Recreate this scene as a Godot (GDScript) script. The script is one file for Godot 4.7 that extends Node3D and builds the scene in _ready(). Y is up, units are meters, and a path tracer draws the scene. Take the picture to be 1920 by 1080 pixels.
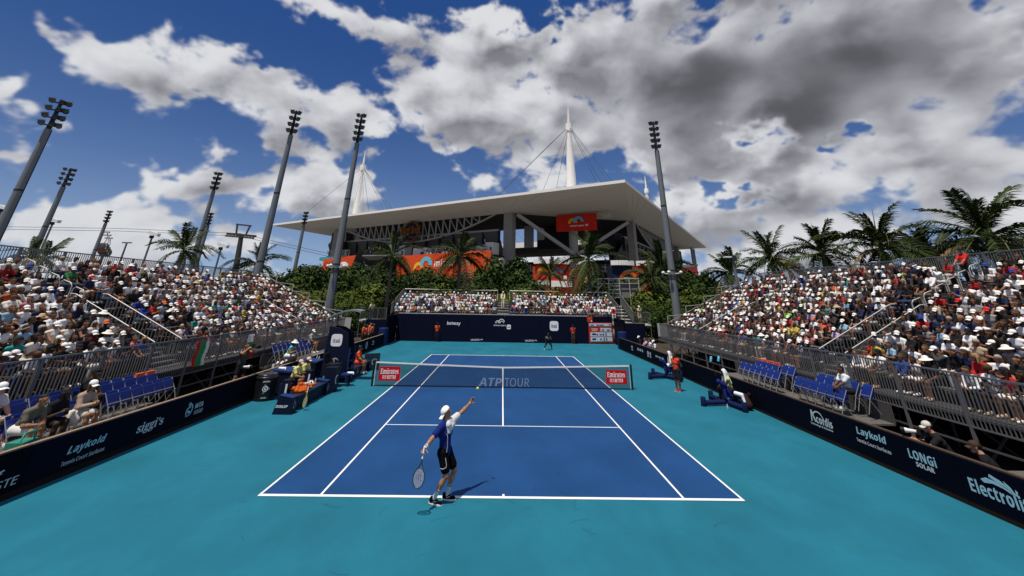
extends Node3D
# A tennis match on an outside court with grandstands, a stadium with a flat canopy behind.

const EYE := Vector3(-0.1357, 4.2048, 23.3664)
const BLOBS := [[-50,23,2.0,1.8,0.34,0.00],[-46,21,3.6,2.6,0.40,0.00],[-42,20,2.4,2.2,0.34,0.10],[-53,17,2.3,1.7,0.38,0.00],[-52,12,1.1,0.7,0.30,0.00],[-48,13,1.5,0.9,0.30,0.00],[-38,23,2.4,1.6,0.28,0.00],[-33,26,3.7,1.6,0.30,0.00],[-27,25,6.7,2.5,0.40,0.10],[-23,20,5.5,3.0,0.50,0.15],[-12,26,4.5,2.5,0.3,0.1],[-6,22,4,4,0.35,0.1],[-35,12,4.9,1.9,0.42,0.15],[-29,15,5.9,2.9,0.46,0.20],[-26,13,5.8,2.7,0.40,0.30],[-19,13,3.8,2.8,0.36,0.20],[-41,11,2.2,1.0,0.25,0.00],[-24,36,9.8,2.9,0.45,0.10],[-9,31,9.6,5.3,0.55,0.05],[-2,34,6.3,4.3,0.50,0.10],[-12,22,3.6,3.7,0.30,0.10],[1,19,8.8,4.2,0.50,0.10],[-19,30,3.9,1.7,0.22,0.00],[15,32,10.2,7.6,0.80,0.25],[28,29,10.5,7.0,0.95,0.85],[41,27,9.8,7.9,1.00,0.90],[51,24,7.8,5.5,1.00,0.80],[45,20,9.5,3.2,0.80,0.75],[18,22,9.8,3.8,0.60,0.60],[27,15.5,6.0,3.0,0.50,0.25],[35,14,5.6,2.4,0.55,0.05],[38,10.5,5.5,1.8,0.45,0.15],[26,18,3.9,2.4,0.50,0.20],[47,13,5.3,2.2,0.50,0.25],[53,12,3.5,2.4,0.50,0.25],[30,9,4.9,2.2,0.45,0.10],[41,7,4.9,1.3,0.30,0.10],[49,8.5,4.6,1.7,0.40,0.15],[42.5,16.3,1.6,1.0,-0.4,0],[33,12,5,0.9,-0.3,0],[45,11,4,0.8,-0.22,0],[22,13,3,1.5,-0.2,0],[56,15,6,3,0.35,0.1],[-47,7,3.1,1.3,0.34,0.10],[-42,8,2.5,1.2,0.30,0.00],[-38,6,6.3,1.4,0.32,0.10],[-31,7,4.4,1.5,0.30,0.10],[-48,5,4.1,0.9,0.30,0.10],[27,6,6.8,1.6,0.35,0.10],[3,36,4.1,3.5,-0.55,0.00],[34,18.5,4.2,2.0,-0.8,0.00],[-16,17,4.1,3.6,-0.40,0.00],[-11,15,4.5,2.2,-0.25,0.00],[-37,30,6.8,3.5,-0.30,0.00],[-42,13,4.1,1.6,-0.20,0.00],[-46,10,1.9,2.0,-0.20,0.00],[30,12,3.4,0.8,-0.35,0.00],[-32,30,2.6,2.5,-0.30,0.00],[42,16,0.6,0.8,-0.60,0.00],[-8,26,3.3,1.9,-0.15,0.00]]

var mats := {}
var fine_noise: FastNoiseLite
var warp_noise: FastNoiseLite
var soft_noise: FastNoiseLite
var sky_rows: Array = []
var sky_size := Vector2i.ZERO
var sky_az := Vector2.ZERO
var rng := RandomNumberGenerator.new()
var cam_basis: Basis

# ---------------------------------------------------------------- mesh collector
class G:
	var v := PackedVector3Array()
	var n := PackedVector3Array()
	var c := PackedColorArray()
	var i := PackedInt32Array()
	var col := Color.WHITE
	func _p(a: Vector3, nn: Vector3) -> int:
		v.push_back(a); n.push_back(nn); c.push_back(col)
		return v.size() - 1
	func tri(a: Vector3, b: Vector3, d: Vector3) -> void:
		var nn := (b - a).cross(d - a).normalized()
		var k := _p(a, nn); _p(d, nn); _p(b, nn)
		i.push_back(k); i.push_back(k + 1); i.push_back(k + 2)
	func quad(a: Vector3, b: Vector3, d: Vector3, e: Vector3) -> void:
		var nn := (b - a).cross(e - a).normalized()
		if nn.length_squared() < 0.5:
			nn = (d - b).cross(e - b).normalized()
		var k := _p(a, nn); _p(e, nn); _p(d, nn); _p(b, nn)
		i.append_array(PackedInt32Array([k, k + 1, k + 2, k, k + 2, k + 3]))
	func box(ctr: Vector3, s: Vector3, bs := Basis()) -> void:
		var x := bs.x * s.x * 0.5
		var y := bs.y * s.y * 0.5
		var z := bs.z * s.z * 0.5
		quad(ctr - x - y + z, ctr + x - y + z, ctr + x + y + z, ctr - x + y + z)
		quad(ctr + x - y - z, ctr - x - y - z, ctr - x + y - z, ctr + x + y - z)
		quad(ctr + x - y + z, ctr + x - y - z, ctr + x + y - z, ctr + x + y + z)
		quad(ctr - x - y - z, ctr - x - y + z, ctr - x + y + z, ctr - x + y - z)
		quad(ctr - x + y + z, ctr + x + y + z, ctr + x + y - z, ctr - x + y - z)
		quad(ctr - x - y - z, ctr + x - y - z, ctr + x - y + z, ctr - x - y + z)
	func bar(a: Vector3, b: Vector3, w: float, h := -1.0) -> void:
		var d := b - a
		var up := Vector3.UP if absf(d.normalized().y) < 0.95 else Vector3.RIGHT
		var zz := d.normalized()
		var xx := up.cross(zz).normalized()
		box((a + b) * 0.5, Vector3(w, w if h < 0 else h, d.length()), Basis(xx, zz.cross(xx), zz))
	func tube(pts: Array, rad: Array, seg := 8, caps := true) -> void:
		var base := v.size()
		var m := pts.size()
		var ref := Vector3.UP
		var d0: Vector3 = (pts[1] - pts[0]).normalized()
		if absf(d0.y) > 0.9:
			ref = Vector3.RIGHT
		for q in m:
			var d: Vector3 = (pts[mini(q + 1, m - 1)] - pts[maxi(q - 1, 0)]).normalized()
			var xx := ref.cross(d).normalized()
			var yy := d.cross(xx)
			for s in seg:
				var t := TAU * s / seg
				var o := xx * cos(t) + yy * sin(t)
				_p(pts[q] + o * float(rad[q]), o)
		for q in m - 1:
			for s in seg:
				var a := base + q * seg + s
				var b := base + q * seg + (s + 1) % seg
				i.append_array(PackedInt32Array([a, b + seg, b, a, a + seg, b + seg]))
		if caps:
			for e in [0, m - 1]:
				var dd: Vector3 = d0 * -1.0 if e == 0 else (pts[m - 1] - pts[m - 2]).normalized()
				var k := _p(pts[e], dd)
				for s in seg:
					_p(v[base + e * seg + s], dd)
				for s in seg:
					var s2 := (s + 1) % seg
					i.append_array(PackedInt32Array([k, k + 1 + s, k + 1 + s2] if e == 0 else [k, k + 1 + s2, k + 1 + s]))
	func lathe(prof: Array, seg := 12, xf := Transform3D()) -> void:
		var base := v.size()
		var m := prof.size()
		for q in m:
			var t: Vector2 = prof[mini(q + 1, m - 1)] - prof[maxi(q - 1, 0)]
			var nr := Vector2(t.y, -t.x).normalized()
			for s in seg:
				var a := TAU * s / seg
				_p(xf * Vector3(prof[q].x * cos(a), prof[q].y, prof[q].x * sin(a)), (xf.basis * Vector3(nr.x * cos(a), nr.y, nr.x * sin(a))).normalized())
		for q in m - 1:
			for s in seg:
				var a := base + q * seg + s
				var b := base + q * seg + (s + 1) % seg
				i.append_array(PackedInt32Array([a, b, b + seg, a, b + seg, a + seg]))
	func prism(pts: PackedVector2Array, depth: float, xf := Transform3D()) -> void:
		var p := pts
		if Geometry2D.is_polygon_clockwise(p):
			p.reverse()
		var t := Geometry2D.triangulate_polygon(p)
		for q in range(0, t.size(), 3):
			var a := p[t[q]]; var b := p[t[q + 1]]; var d := p[t[q + 2]]
			if (b - a).cross(d - a) < 0:
				var sw := b; b = d; d = sw
			tri(xf * Vector3(a.x, a.y, depth), xf * Vector3(b.x, b.y, depth), xf * Vector3(d.x, d.y, depth))
			tri(xf * Vector3(a.x, a.y, 0), xf * Vector3(d.x, d.y, 0), xf * Vector3(b.x, b.y, 0))
		for q in p.size():
			var a := p[q]; var b := p[(q + 1) % p.size()]
			quad(xf * Vector3(a.x, a.y, 0), xf * Vector3(b.x, b.y, 0), xf * Vector3(b.x, b.y, depth), xf * Vector3(a.x, a.y, depth))
	func arc(ctr: Vector2, r: float, a0: float, a1: float, w0: float, w1: float, depth: float, xf := Transform3D(), sy := 1.0) -> void:
		var p := PackedVector2Array()
		for q in 15:
			var t := lerpf(a0, a1, q / 14.0)
			p.push_back(ctr + Vector2(cos(t), sin(t) * sy) * (r + lerpf(w0, w1, q / 14.0) * 0.5))
		for q in 15:
			var t := lerpf(a1, a0, q / 14.0)
			p.push_back(ctr + Vector2(cos(t), sin(t) * sy) * (r - lerpf(w1, w0, q / 14.0) * 0.5))
		prism(p, depth, xf)
	func add(o, xf := Transform3D()) -> void:
		var k := v.size()
		v.append_array(xf * (o.v as PackedVector3Array))
		for q in o.n.size():
			n.push_back((xf.basis * o.n[q]).normalized())
			c.push_back(col)
		for q in o.i:
			i.push_back(q + k)
	func mesh(off := Vector3.ZERO) -> ArrayMesh:
		if v.is_empty():
			return ArrayMesh.new()
		var a := []
		a.resize(Mesh.ARRAY_MAX)
		a[Mesh.ARRAY_VERTEX] = v if off == Vector3.ZERO else Transform3D(Basis(), -off) * v
		a[Mesh.ARRAY_NORMAL] = n
		a[Mesh.ARRAY_COLOR] = c
		a[Mesh.ARRAY_INDEX] = i
		var m := ArrayMesh.new()
		m.add_surface_from_arrays(Mesh.PRIMITIVE_TRIANGLES, a)
		return m

# ---------------------------------------------------------------- nodes and materials
var speck: NoiseTexture2D
var cloudy: NoiseTexture2D
var streak: NoiseTexture2D
var scuff: NoiseTexture2D

func noise_tex(freq: float, lo: float, seed_: int, oct := 5) -> NoiseTexture2D:
	var f := FastNoiseLite.new()
	f.seed = seed_
	f.frequency = freq
	f.fractal_octaves = oct
	var t := NoiseTexture2D.new()
	t.width = 512; t.height = 512; t.seamless = true
	t.noise = f
	var g := Gradient.new()
	g.set_color(0, Color(lo, lo, lo)); g.set_color(1, Color.WHITE)
	t.color_ramp = g
	return t

func M(r: float, g: float, b: float, rough := 0.8, metal := 0.0, tex := 0, scale := 1.0) -> StandardMaterial3D:
	var key := [r, g, b, rough, metal, tex, scale]
	if mats.has(key):
		return mats[key]
	var m := StandardMaterial3D.new()
	m.albedo_color = Color(r, g, b).linear_to_srgb()
	m.roughness = rough
	m.metallic = metal
	m.metallic_specular = 0.5 if metal > 0.0 or rough < 0.5 else 0.28
	if tex:
		m.albedo_texture = [speck, cloudy, streak, scuff][tex - 1]
		m.uv1_triplanar = true
		m.uv1_world_triplanar = true
		m.uv1_scale = Vector3.ONE * scale
	mats[key] = m
	return m

func MV(rough := 0.8) -> StandardMaterial3D:      # vertex or copy colours
	var key := ["v", rough]
	if not mats.has(key):
		var m := StandardMaterial3D.new()
		m.vertex_color_use_as_albedo = true
		m.roughness = rough
		mats[key] = m
	return mats[key]

func MC(c: Color, rough := 0.8) -> StandardMaterial3D:
	return M(c.r, c.g, c.b, rough)

func thing(called: String, label: String, category: String, at := Vector3.ZERO, turn := 0.0, group := "") -> Node3D:
	var o := Node3D.new()
	o.name = called
	add_child(o, true)
	o.position = at
	o.rotation.y = turn
	o.set_meta("label", label)
	o.set_meta("category", category)
	if group:
		o.set_meta("group", group)
	return o

func part(parent: Node3D, called: String, m, mt: Material, at := Vector3.ZERO, label := "") -> MeshInstance3D:
	var o := MeshInstance3D.new()
	o.name = called
	o.mesh = m.mesh() if m is G else m
	o.material_override = mt
	o.position = at
	parent.add_child(o, true)
	if label:
		o.set_meta("label", label)
	return o

func wpart(parent: Node3D, called: String, g: G, mt: Material) -> MeshInstance3D:   # geometry given in world places, under an unturned thing
	return part(parent, called, g.mesh(parent.position), mt)

func struct(called: String, g: G, mt: Material) -> MeshInstance3D:
	var o := part(self, called, g, mt)
	o.set_meta("kind", "structure")
	return o

func dup(src: Node3D, label: String, at: Vector3, turn: float) -> Node3D:
	var o: Node3D = src.duplicate()
	o.name = src.name.rstrip("0123456789")
	add_child(o, true)
	o.position = at
	o.rotation.y = turn
	o.set_meta("label", label)
	return o

func text_g(s: String, w: float, h: float, depth := 0.012, slant := 0.0, bold := true, xf := Transform3D(), serif := false) -> G:
	var t := TextMesh.new()
	var f := SystemFont.new()
	f.font_names = PackedStringArray(["Droid Serif" if serif else "Droid Sans"])
	f.font_weight = 700 if bold else 400
	t.font = f
	t.text = s
	t.font_size = 48
	t.pixel_size = 0.01
	t.depth = 0.02
	t.curve_step = 2.0
	var a := t.get_mesh_arrays()
	var vs: PackedVector3Array = a[Mesh.ARRAY_VERTEX]
	var ns: PackedVector3Array = a[Mesh.ARRAY_NORMAL]
	var lo := vs[0]
	var hi := vs[0]
	for p in vs:
		lo = lo.min(p); hi = hi.max(p)
	var sz := hi - lo
	var g := G.new()
	for q in vs.size():
		var p := (vs[q] - lo) / sz
		var o := Vector3((p.x - 0.5) * w + (p.y - 0.5) * h * slant, (p.y - 0.5) * h, p.z * depth)
		g.v.push_back(xf * o)
		g.n.push_back((xf.basis * ns[q]).normalized())
		g.c.push_back(Color.WHITE)
	if a[Mesh.ARRAY_INDEX] != null:
		g.i = a[Mesh.ARRAY_INDEX]
	else:
		g.i = PackedInt32Array(range(vs.size()))
	return g

# ---------------------------------------------------------------- sky
func _sky_row(y: int) -> void:
	var w := sky_size.x
	var row := PackedFloat32Array()
	row.resize(w * 3)
	var el := (0.5 - (y + 0.5) / sky_size.y) * PI
	var se := sin(el)
	var ce := cos(el)
	var eld := rad_to_deg(el)
	for x in w:
		var az := lerpf(sky_az.x, sky_az.y, (x + 0.5) / w)
		var azd := rad_to_deg(az)
		var r: float; var g: float; var b: float
		if se < -0.02:
			r = 0.2; g = 0.22; b = 0.22
		else:
			var e := maxf(se, 0.0)
			var h := pow(1.0 - e, 3.2)
			r = lerpf(0.018, 0.30, h * h) + 0.055 * h
			g = lerpf(0.066, 0.40, h * h) + 0.115 * h
			b = lerpf(0.235, 0.50, h * h) + 0.23 * h
			var ctl := -0.2
			var dark := 0.0
			if absf(azd) < 66.0 and eld < 50.0:
				var wa := azd + warp_noise.get_noise_2d(azd * 7.0, eld * 10.0) * 5.5
				var we_ := eld + warp_noise.get_noise_2d(azd * 7.0 + 400.0, eld * 10.0) * 3.2
				for q in BLOBS:
					var dx: float = (wa - q[0]) / q[2]
					if absf(dx) > 2.4:
						continue
					var dy: float = (we_ - q[1]) / q[3]
					var d2 := dx * dx + dy * dy
					if d2 < 5.5:
						var k := exp(-d2 * 0.8)
						ctl += q[4] * k
						dark = minf(1.0, dark + q[5] * k * 0.75)
				ctl = minf(ctl, 0.52)
			else:
				var far := clampf((maxf(absf(azd) - 66.0, eld - 50.0)) / 14.0, 0.0, 1.0)
				ctl += far * (0.2 + 0.5 * warp_noise.get_noise_2d(azd * 0.35 + 300.0, eld * 0.8))
				dark = 0.3
			if eld < 16.0:
				ctl += 0.20 * smoothstep(16.0, 4.0, eld)
			var m := 400.0
			var p := Vector3(sin(az) * ce, e * 1.5, -cos(az) * ce) * m
			p += Vector3(warp_noise.get_noise_3dv(p * 0.5), warp_noise.get_noise_3dv(p * 0.5 + Vector3(500, 0, 0)) * 0.7, 0.0) * 15.0
			var f := fine_noise.get_noise_3dv(p)
			var dens := f * 0.95 + ctl
			if dens > -0.05:
				var sun_side := Vector3(-7.0, 15.0, 0.0)
				var sn := soft_noise.get_noise_3dv(p)
				var big := sn - soft_noise.get_noise_3dv(p + sun_side * 1.6)
				var small := f - fine_noise.get_noise_3dv(p + sun_side * 0.6)
				var a := smoothstep(-0.05, 0.19, dens)
				a = a * (0.6 + 0.4 * smoothstep(0.0, 0.25, dens))
				var relief := clampf(big * 0.85 + small * 0.65, -0.5, 0.5)
				var thick := clampf((ctl + sn * 0.5 + f * 0.16) * 1.15 - 0.02, 0.0, 1.0)
				var grey := clampf(0.17 + thick * (0.34 + 0.58 * dark) - relief * (0.66 - 0.50 * dark), 0.0, 1.0)
				var lum := lerpf(0.72, 0.10, pow(smoothstep(0.0, 1.0, grey), 0.85))
				var cr := lum * 0.985
				var cb := lum * lerpf(1.03, 1.15, grey)
				r = lerpf(r, cr, a); g = lerpf(g, lum, a); b = lerpf(b, cb, a)
			if eld < 14.0:
				var hz := 0.30 * pow(1.0 - maxf(eld, 0.0) / 14.0, 2.0)
				r = lerpf(r, 0.40, hz); g = lerpf(g, 0.46, hz); b = lerpf(b, 0.53, hz)
		row[x * 3] = r; row[x * 3 + 1] = g; row[x * 3 + 2] = b
	sky_rows[y] = row

func sky_image(w: int, h: int, az0: float, az1: float) -> Image:
	sky_size = Vector2i(w, h)
	sky_az = Vector2(az0, az1)
	sky_rows.clear()
	sky_rows.resize(h)
	var id := WorkerThreadPool.add_group_task(_sky_row, h)
	WorkerThreadPool.wait_for_group_task_completion(id)
	var data := PackedFloat32Array()
	for r in sky_rows:
		data.append_array(r)
	return Image.create_from_data(w, h, false, Image.FORMAT_RGBF, data.to_byte_array())

func make_sky() -> Sky:
	fine_noise = FastNoiseLite.new()
	fine_noise.seed = 41
	fine_noise.frequency = 0.011
	fine_noise.fractal_octaves = 7
	fine_noise.fractal_gain = 0.54
	warp_noise = FastNoiseLite.new()
	warp_noise.seed = 7
	warp_noise.frequency = 0.02
	warp_noise.fractal_octaves = 4
	soft_noise = FastNoiseLite.new()
	soft_noise.seed = 41
	soft_noise.frequency = 0.011
	soft_noise.fractal_octaves = 2
	var W := 2880
	var H := 1440
	var all := sky_image(720, 360, -PI, PI)
	all.resize(W, H, Image.INTERPOLATE_CUBIC)
	var span := 1120.0 / W * TAU * 0.5
	var mid := sky_image(1120, H, -span, span)
	all.blit_rect(mid, Rect2i(0, 0, 1120, H / 2 + 40), Vector2i((W - 1120) / 2, 0))
	var whole := Image.create(W, H, false, Image.FORMAT_RGBF)      # the panorama's seam lies towards -z
	whole.blit_rect(all, Rect2i(0, 0, W / 2, H), Vector2i(W / 2, 0))
	whole.blit_rect(all, Rect2i(W / 2, 0, W / 2, H), Vector2i(0, 0))
	all = whole
	var pm := PanoramaSkyMaterial.new()
	pm.panorama = ImageTexture.create_from_image(all)
	var s := Sky.new()
	s.sky_material = pm
	return s

func _ready() -> void:
	rng.seed = 20
	# ---- camera: pitched up, with the lens shifted down
	var cam := Camera3D.new()
	cam.name = "camera"
	cam.position = EYE
	cam.rotation = Vector3(0.3858, -0.0159, 0.0177)
	cam.set_frustum(0.1 * 1080.0 / 755.42, Vector2(0, -0.1 * 290.0 / 755.42), 0.1, 2500.0)
	add_child(cam)
	cam.current = true
	cam_basis = cam.basis
	# ---- sky, air, exposure
	var we := WorldEnvironment.new()
	we.name = "air"
	var env := Environment.new()
	env.background_mode = Environment.BG_SKY
	env.sky = make_sky()
	env.background_energy_multiplier = 1.0
	env.tonemap_mode = Environment.TONE_MAPPER_LINEAR
	env.tonemap_exposure = 1.0
	env.sdfgi_enabled = true
	env.ssao_enabled = true
	env.ssil_enabled = true
	we.environment = env
	add_child(we)
	# ---- sun
	var sun := DirectionalLight3D.new()
	sun.name = "sun"
	sun.light_energy = 1.55
	sun.light_color = Color(1.0, 0.955, 0.89)
	sun.light_angular_distance = 0.5
	sun.shadow_enabled = true
	add_child(sun)
	sun.look_at_from_position(Vector3.ZERO, Vector3(0.22, -1.0, -0.30))
	speck = noise_tex(0.11, 0.72, 3)
	cloudy = noise_tex(0.012, 0.90, 5)
	streak = noise_tex(0.03, 0.6, 9)
	scuff = noise_tex(0.02, 0.90, 13, 8)
	build_ground()
	build_walls()
	build_net()
	build_stadium()
	build_stands()
	build_poles()
	build_plants()
	build_gondola()
	build_courtside()
	build_people()
	build_crowd()

# ---------------------------------------------------------------- ground, court, walls
func sheet(called: String, x0: float, x1: float, z0: float, z1: float, y: float, mt: Material) -> void:
	var g := G.new()
	g.box(Vector3((x0 + x1) / 2, y - 0.1, (z0 + z1) / 2), Vector3(x1 - x0, 0.2, z1 - z0))
	struct(called, g, mt)

func court_paint(r: float, g: float, b: float, seed_: int, marks: int) -> StandardMaterial3D:      # acrylic paint with roller mottling, shoe scuffs and ball marks
	var f := FastNoiseLite.new()
	f.seed = seed_
	f.frequency = 0.006
	f.fractal_octaves = 6
	f.fractal_gain = 0.6
	var im := f.get_image(1536, 2048)
	im.adjust_bcs(1.0, 0.075, 1.0)
	im.adjust_bcs(1.84, 1.0, 1.0)
	im.convert(Image.FORMAT_RGB8)
	var rr := RandomNumberGenerator.new()
	rr.seed = seed_
	for q in marks:
		var near := rr.randf() < 0.6
		var z := (rr.randfn() * 1.1 + 12.4) * (1.0 if rr.randf() < 0.5 else -1.0) if near else rr.randf_range(-20, 20)
		var x := rr.randfn() * 2.4 if near else rr.randf_range(-9, 9)
		var a := rr.randf() * TAU
		var bend := rr.randf_range(-0.05, 0.05)
		var n := rr.randi_range(2, 5) if rr.randf() < 0.45 else rr.randi_range(8, 34)
		var tone := rr.randf_range(0.88, 0.97) if rr.randf() < 0.7 else rr.randf_range(1.02, 1.05)
		var p := Vector2((x / 22.0 + 0.5) * 1536.0, (z / 47.0 + 0.5) * 2048.0)
		for k in n:
			p += Vector2(cos(a) * 1.0, sin(a) * 0.62)
			a += bend
			for w in 2:
				var px := clampi(int(p.x) + w, 0, 1535)
				var py := clampi(int(p.y), 0, 2047)
				im.set_pixel(px, py, im.get_pixel(px, py) * tone)
	var m := StandardMaterial3D.new()
	m.albedo_color = Color(r, g, b).linear_to_srgb()
	m.albedo_texture = ImageTexture.create_from_image(im)
	m.roughness = 0.75
	m.metallic_specular = 0.28
	m.uv1_triplanar = true
	m.uv1_world_triplanar = true
	m.uv1_scale = Vector3(1.0 / 22.0, 1.0 / 22.0, 1.0 / 47.0)
	m.uv1_offset = Vector3(0.5, 0.5, 0.5)
	return m

func build_ground() -> void:
	sheet("ground", -900, 900, -900, 500, -0.03, M(0.16, 0.155, 0.14, 0.95, 0, 2, 0.03))
	sheet("aisle_pavement", -26, 26, -30, 26, -0.015, M(0.075, 0.06, 0.048, 0.9, 0, 1, 0.6))
	sheet("court_surround", -10.75, 11.3, -21.7, 25, 0.0, court_paint(0.0130, 0.160, 0.243, 31, 170))
	sheet("court", -5.485, 5.485, -11.885, 11.885, 0.005, court_paint(0.0095, 0.064, 0.208, 32, 200))
	var white := M(0.76, 0.77, 0.78, 0.7)
	var lines := [[-5.485, 5.485, 11.785, 11.885], [-5.485, 5.485, -11.885, -11.785], [-5.485, -5.435, -11.785, 11.785], [5.435, 5.485, -11.785, 11.785],
		[-4.14, -4.09, -11.785, 11.785], [4.09, 4.14, -11.785, 11.785], [-4.09, 4.09, 6.375, 6.425], [-4.09, 4.09, -6.425, -6.375], [-0.025, 0.025, -6.375, 6.375], [-0.025, 0.025, 11.68, 11.785], [-0.025, 0.025, -11.785, -11.68]]
	for l in lines:
		var g := G.new()
		g.box(Vector3((l[0] + l[1]) / 2, 0.0, (l[2] + l[3]) / 2), Vector3(l[1] - l[0], 0.018, l[3] - l[2]))
		struct("court_line", g, white)

func wall_frame(side: float, y: float, z: float) -> Transform3D:    # a lettering frame on the inside of a side wall: x along the reading direction, z out of the wall
	if side < 0:
		return Transform3D(Basis(Vector3(0, 0, -1), Vector3.UP, Vector3(1, 0, 0)), Vector3(-10.646, y, z))
	return Transform3D(Basis(Vector3(0, 0, 1), Vector3.UP, Vector3(-1, 0, 0)), Vector3(10.546, y, z))

func build_walls() -> void:
	var navy := M(0.003, 0.0045, 0.013, 0.9, 0, 1, 1.2)
	navy.metallic_specular = 0.14
	navy.roughness = 0.6
	var navy2 := M(0.006, 0.009, 0.028, 0.9, 0, 1, 0.7)
	navy2.metallic_specular = 0.15
	var ply := M(0.42, 0.31, 0.22, 0.8, 0, 3, 2.0)
	var dull := M(0.12, 0.085, 0.06, 0.8, 0, 3, 2.0)
	var base := M(0.022, 0.012, 0.010, 0.9, 0, 1, 3.0)
	var lett := M(0.50, 0.56, 0.60, 0.6)
	var tint := M(0.30, 0.52, 0.62, 0.6)
	for side in [-1.0, 1.0]:
		var x := -10.65 if side < 0 else 10.55
		var zs := [15.0, 12.0, 9.0, 6.0, 3.0, 0.0, -3.0, -6.0, -9.0, -12.0, -15.0, -17.9]
		var w := thing("side_wall", "low navy sponsor wall along the %s side of the court" % ("left" if side < 0 else "right"), "wall", Vector3(x, 0, 0))
		for q in zs.size() - 1:
			var g := G.new()
			var l: float = zs[q] - zs[q + 1] - 0.014
			var zc: float = (zs[q] + zs[q + 1]) / 2
			g.box(Vector3(x + side * 0.06, 0.53, zc), Vector3(0.12, 0.78, l), Basis(Vector3.UP, rng.randf_range(-0.0012, 0.0012)))
			var tn := rng.randf_range(0.85, 1.3)
			var pm := M(0.003 * tn, 0.0045 * tn, 0.013 * tn, 0.7, 0, 1, 1.2)
			pm.metallic_specular = 0.14
			wpart(w, "panel", g, pm)
			g = G.new()
			g.box(Vector3(x + side * 0.07, 0.07, zc), Vector3(0.12, 0.14, l))
			wpart(w, "base_rail", g, base)
			g = G.new()
			g.box(Vector3(x + side * 0.09, 0.935, zc + rng.randf_range(-0.01, 0.01)), Vector3(0.10, 0.03, l), Basis(Vector3.UP, rng.randf_range(-0.004, 0.004)))
			wpart(w, "cap_board", g, ply if side < 0 else dull)
		if side < 0:
			var put := func(nm, g, mt): wpart(w, nm, g, mt)
			put.call("lettering", text_g("LACOSTE", 1.1, 0.15, 0.004, 0.1, false, wall_frame(-1, 0.335, 12.66)), lett)
			var cr := G.new()
			cr.prism(PackedVector2Array([Vector2(-0.2, -0.01), Vector2(-0.08, 0.03), Vector2(0.06, 0.035), Vector2(0.17, 0.06), Vector2(0.2, 0.04), Vector2(0.12, 0.01), Vector2(0.18, -0.01), Vector2(0.05, -0.02), Vector2(0.0, -0.05), Vector2(-0.1, -0.02), Vector2(-0.16, -0.05)]), 0.004, wall_frame(-1, 0.56, 12.66))
			put.call("logo_emblem", cr, lett)
			put.call("lettering", text_g("Laykold", 0.98, 0.22, 0.004, 0.28, true, wall_frame(-1, 0.525, 10.59)), tint)
			put.call("lettering", text_g("Tennis Court Surfaces", 1.15, 0.095, 0.004, 0.1, false, wall_frame(-1, 0.29, 10.58)), lett)
			put.call("lettering", text_g("siggi's", 0.98, 0.30, 0.004, 0.12, true, wall_frame(-1, 0.44, 8.55), true), lett)
			put.call("lettering", text_g("WTA", 0.42, 0.15, 0.004, 0.2, true, wall_frame(-1, 0.53, 6.48)), lett)
			put.call("lettering", text_g("1000", 0.44, 0.12, 0.004, 0.2, false, wall_frame(-1, 0.335, 6.46)), lett)
			var em := G.new()
			var fr := wall_frame(-1, 0.45, 6.98)
			em.arc(Vector2(0.0, 0.03), 0.17, -2.0, 1.5, 0.02, 0.06, 0.004, fr)
			em.arc(Vector2(0.02, -0.02), 0.13, 1.2, 4.2, 0.05, 0.02, 0.004, fr)
			em.arc(Vector2(-0.03, -0.09), 0.09, 0.2, 2.9, 0.09, 0.02, 0.004, fr)
			em.arc(Vector2(-0.22, -0.06), 0.16, -0.6, 0.9, 0.02, 0.03, 0.004, fr)
			em.arc(Vector2(0.0, 0.2), 0.03, 0.0, TAU, 0.05, 0.05, 0.004, fr)
			put.call("logo_emblem", em, tint)
			# the small emblems further down the wall
			for e in [[-8.7, 0], [-10.7, 1], [-12.3, 2], [-14.0, 3]]:
				var g := G.new()
				var f2 := wall_frame(-1, 0.53, e[0])
				if e[1] == 2:
					g.arc(Vector2.ZERO, 0.2, 0, TAU, 0.09, 0.09, 0.004, f2)
					g.box(f2 * Vector3(0, 0, 0.001), Vector3(0.004, 0.05, 0.24))
				else:
					g.arc(Vector2(-0.15, 0), 0.12, 0.4, 2.6, 0.05, 0.05, 0.004, f2, 1.3)
					g.arc(Vector2(0.15, -0.02), 0.11, 0.0, 3.6, 0.05, 0.06, 0.004, f2, 1.2)
					g.box(f2 * Vector3(0.0, -0.1, 0.001), Vector3(0.004, 0.05, 0.6))
				put.call("logo_emblem", g, lett)
		else:
			var put := func(nm, g, mt): wpart(w, nm, g, mt)
			put.call("lettering", text_g("cordis", 0.72, 0.24, 0.004, 0, true, wall_frame(1, 0.575, 7.75)), lett)
			var ac := G.new()
			var fr := wall_frame(1, 0.6, 7.28)
			ac.prism(PackedVector2Array([Vector2(-0.14, -0.14), Vector2(-0.09, 0.2), Vector2(-0.05, 0.2), Vector2(0.1, -0.13), Vector2(0.04, -0.13), Vector2(-0.06, 0.08), Vector2(-0.09, -0.14)]), 0.004, fr)
			ac.arc(Vector2(0.22, -0.08), 0.27, 0.35, 2.5, 0.015, 0.05, 0.0045, fr)
			put.call("logo_emblem", ac, lett)
			put.call("lettering", text_g("Technology & Solutions", 1.0, 0.075, 0.004, 0, false, wall_frame(1, 0.385, 7.57)), lett)
			put.call("lettering", text_g("Laykold", 0.98, 0.24, 0.004, 0.1, true, wall_frame(1, 0.67, 9.6)), tint)
			put.call("lettering", text_g("Tennis Court Surfaces", 1.15, 0.09, 0.004, 0, false, wall_frame(1, 0.445, 9.6)), lett)
			put.call("lettering", text_g("LONGi", 0.72, 0.21, 0.004, 0, true, wall_frame(1, 0.62, 11.1)), tint)
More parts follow.
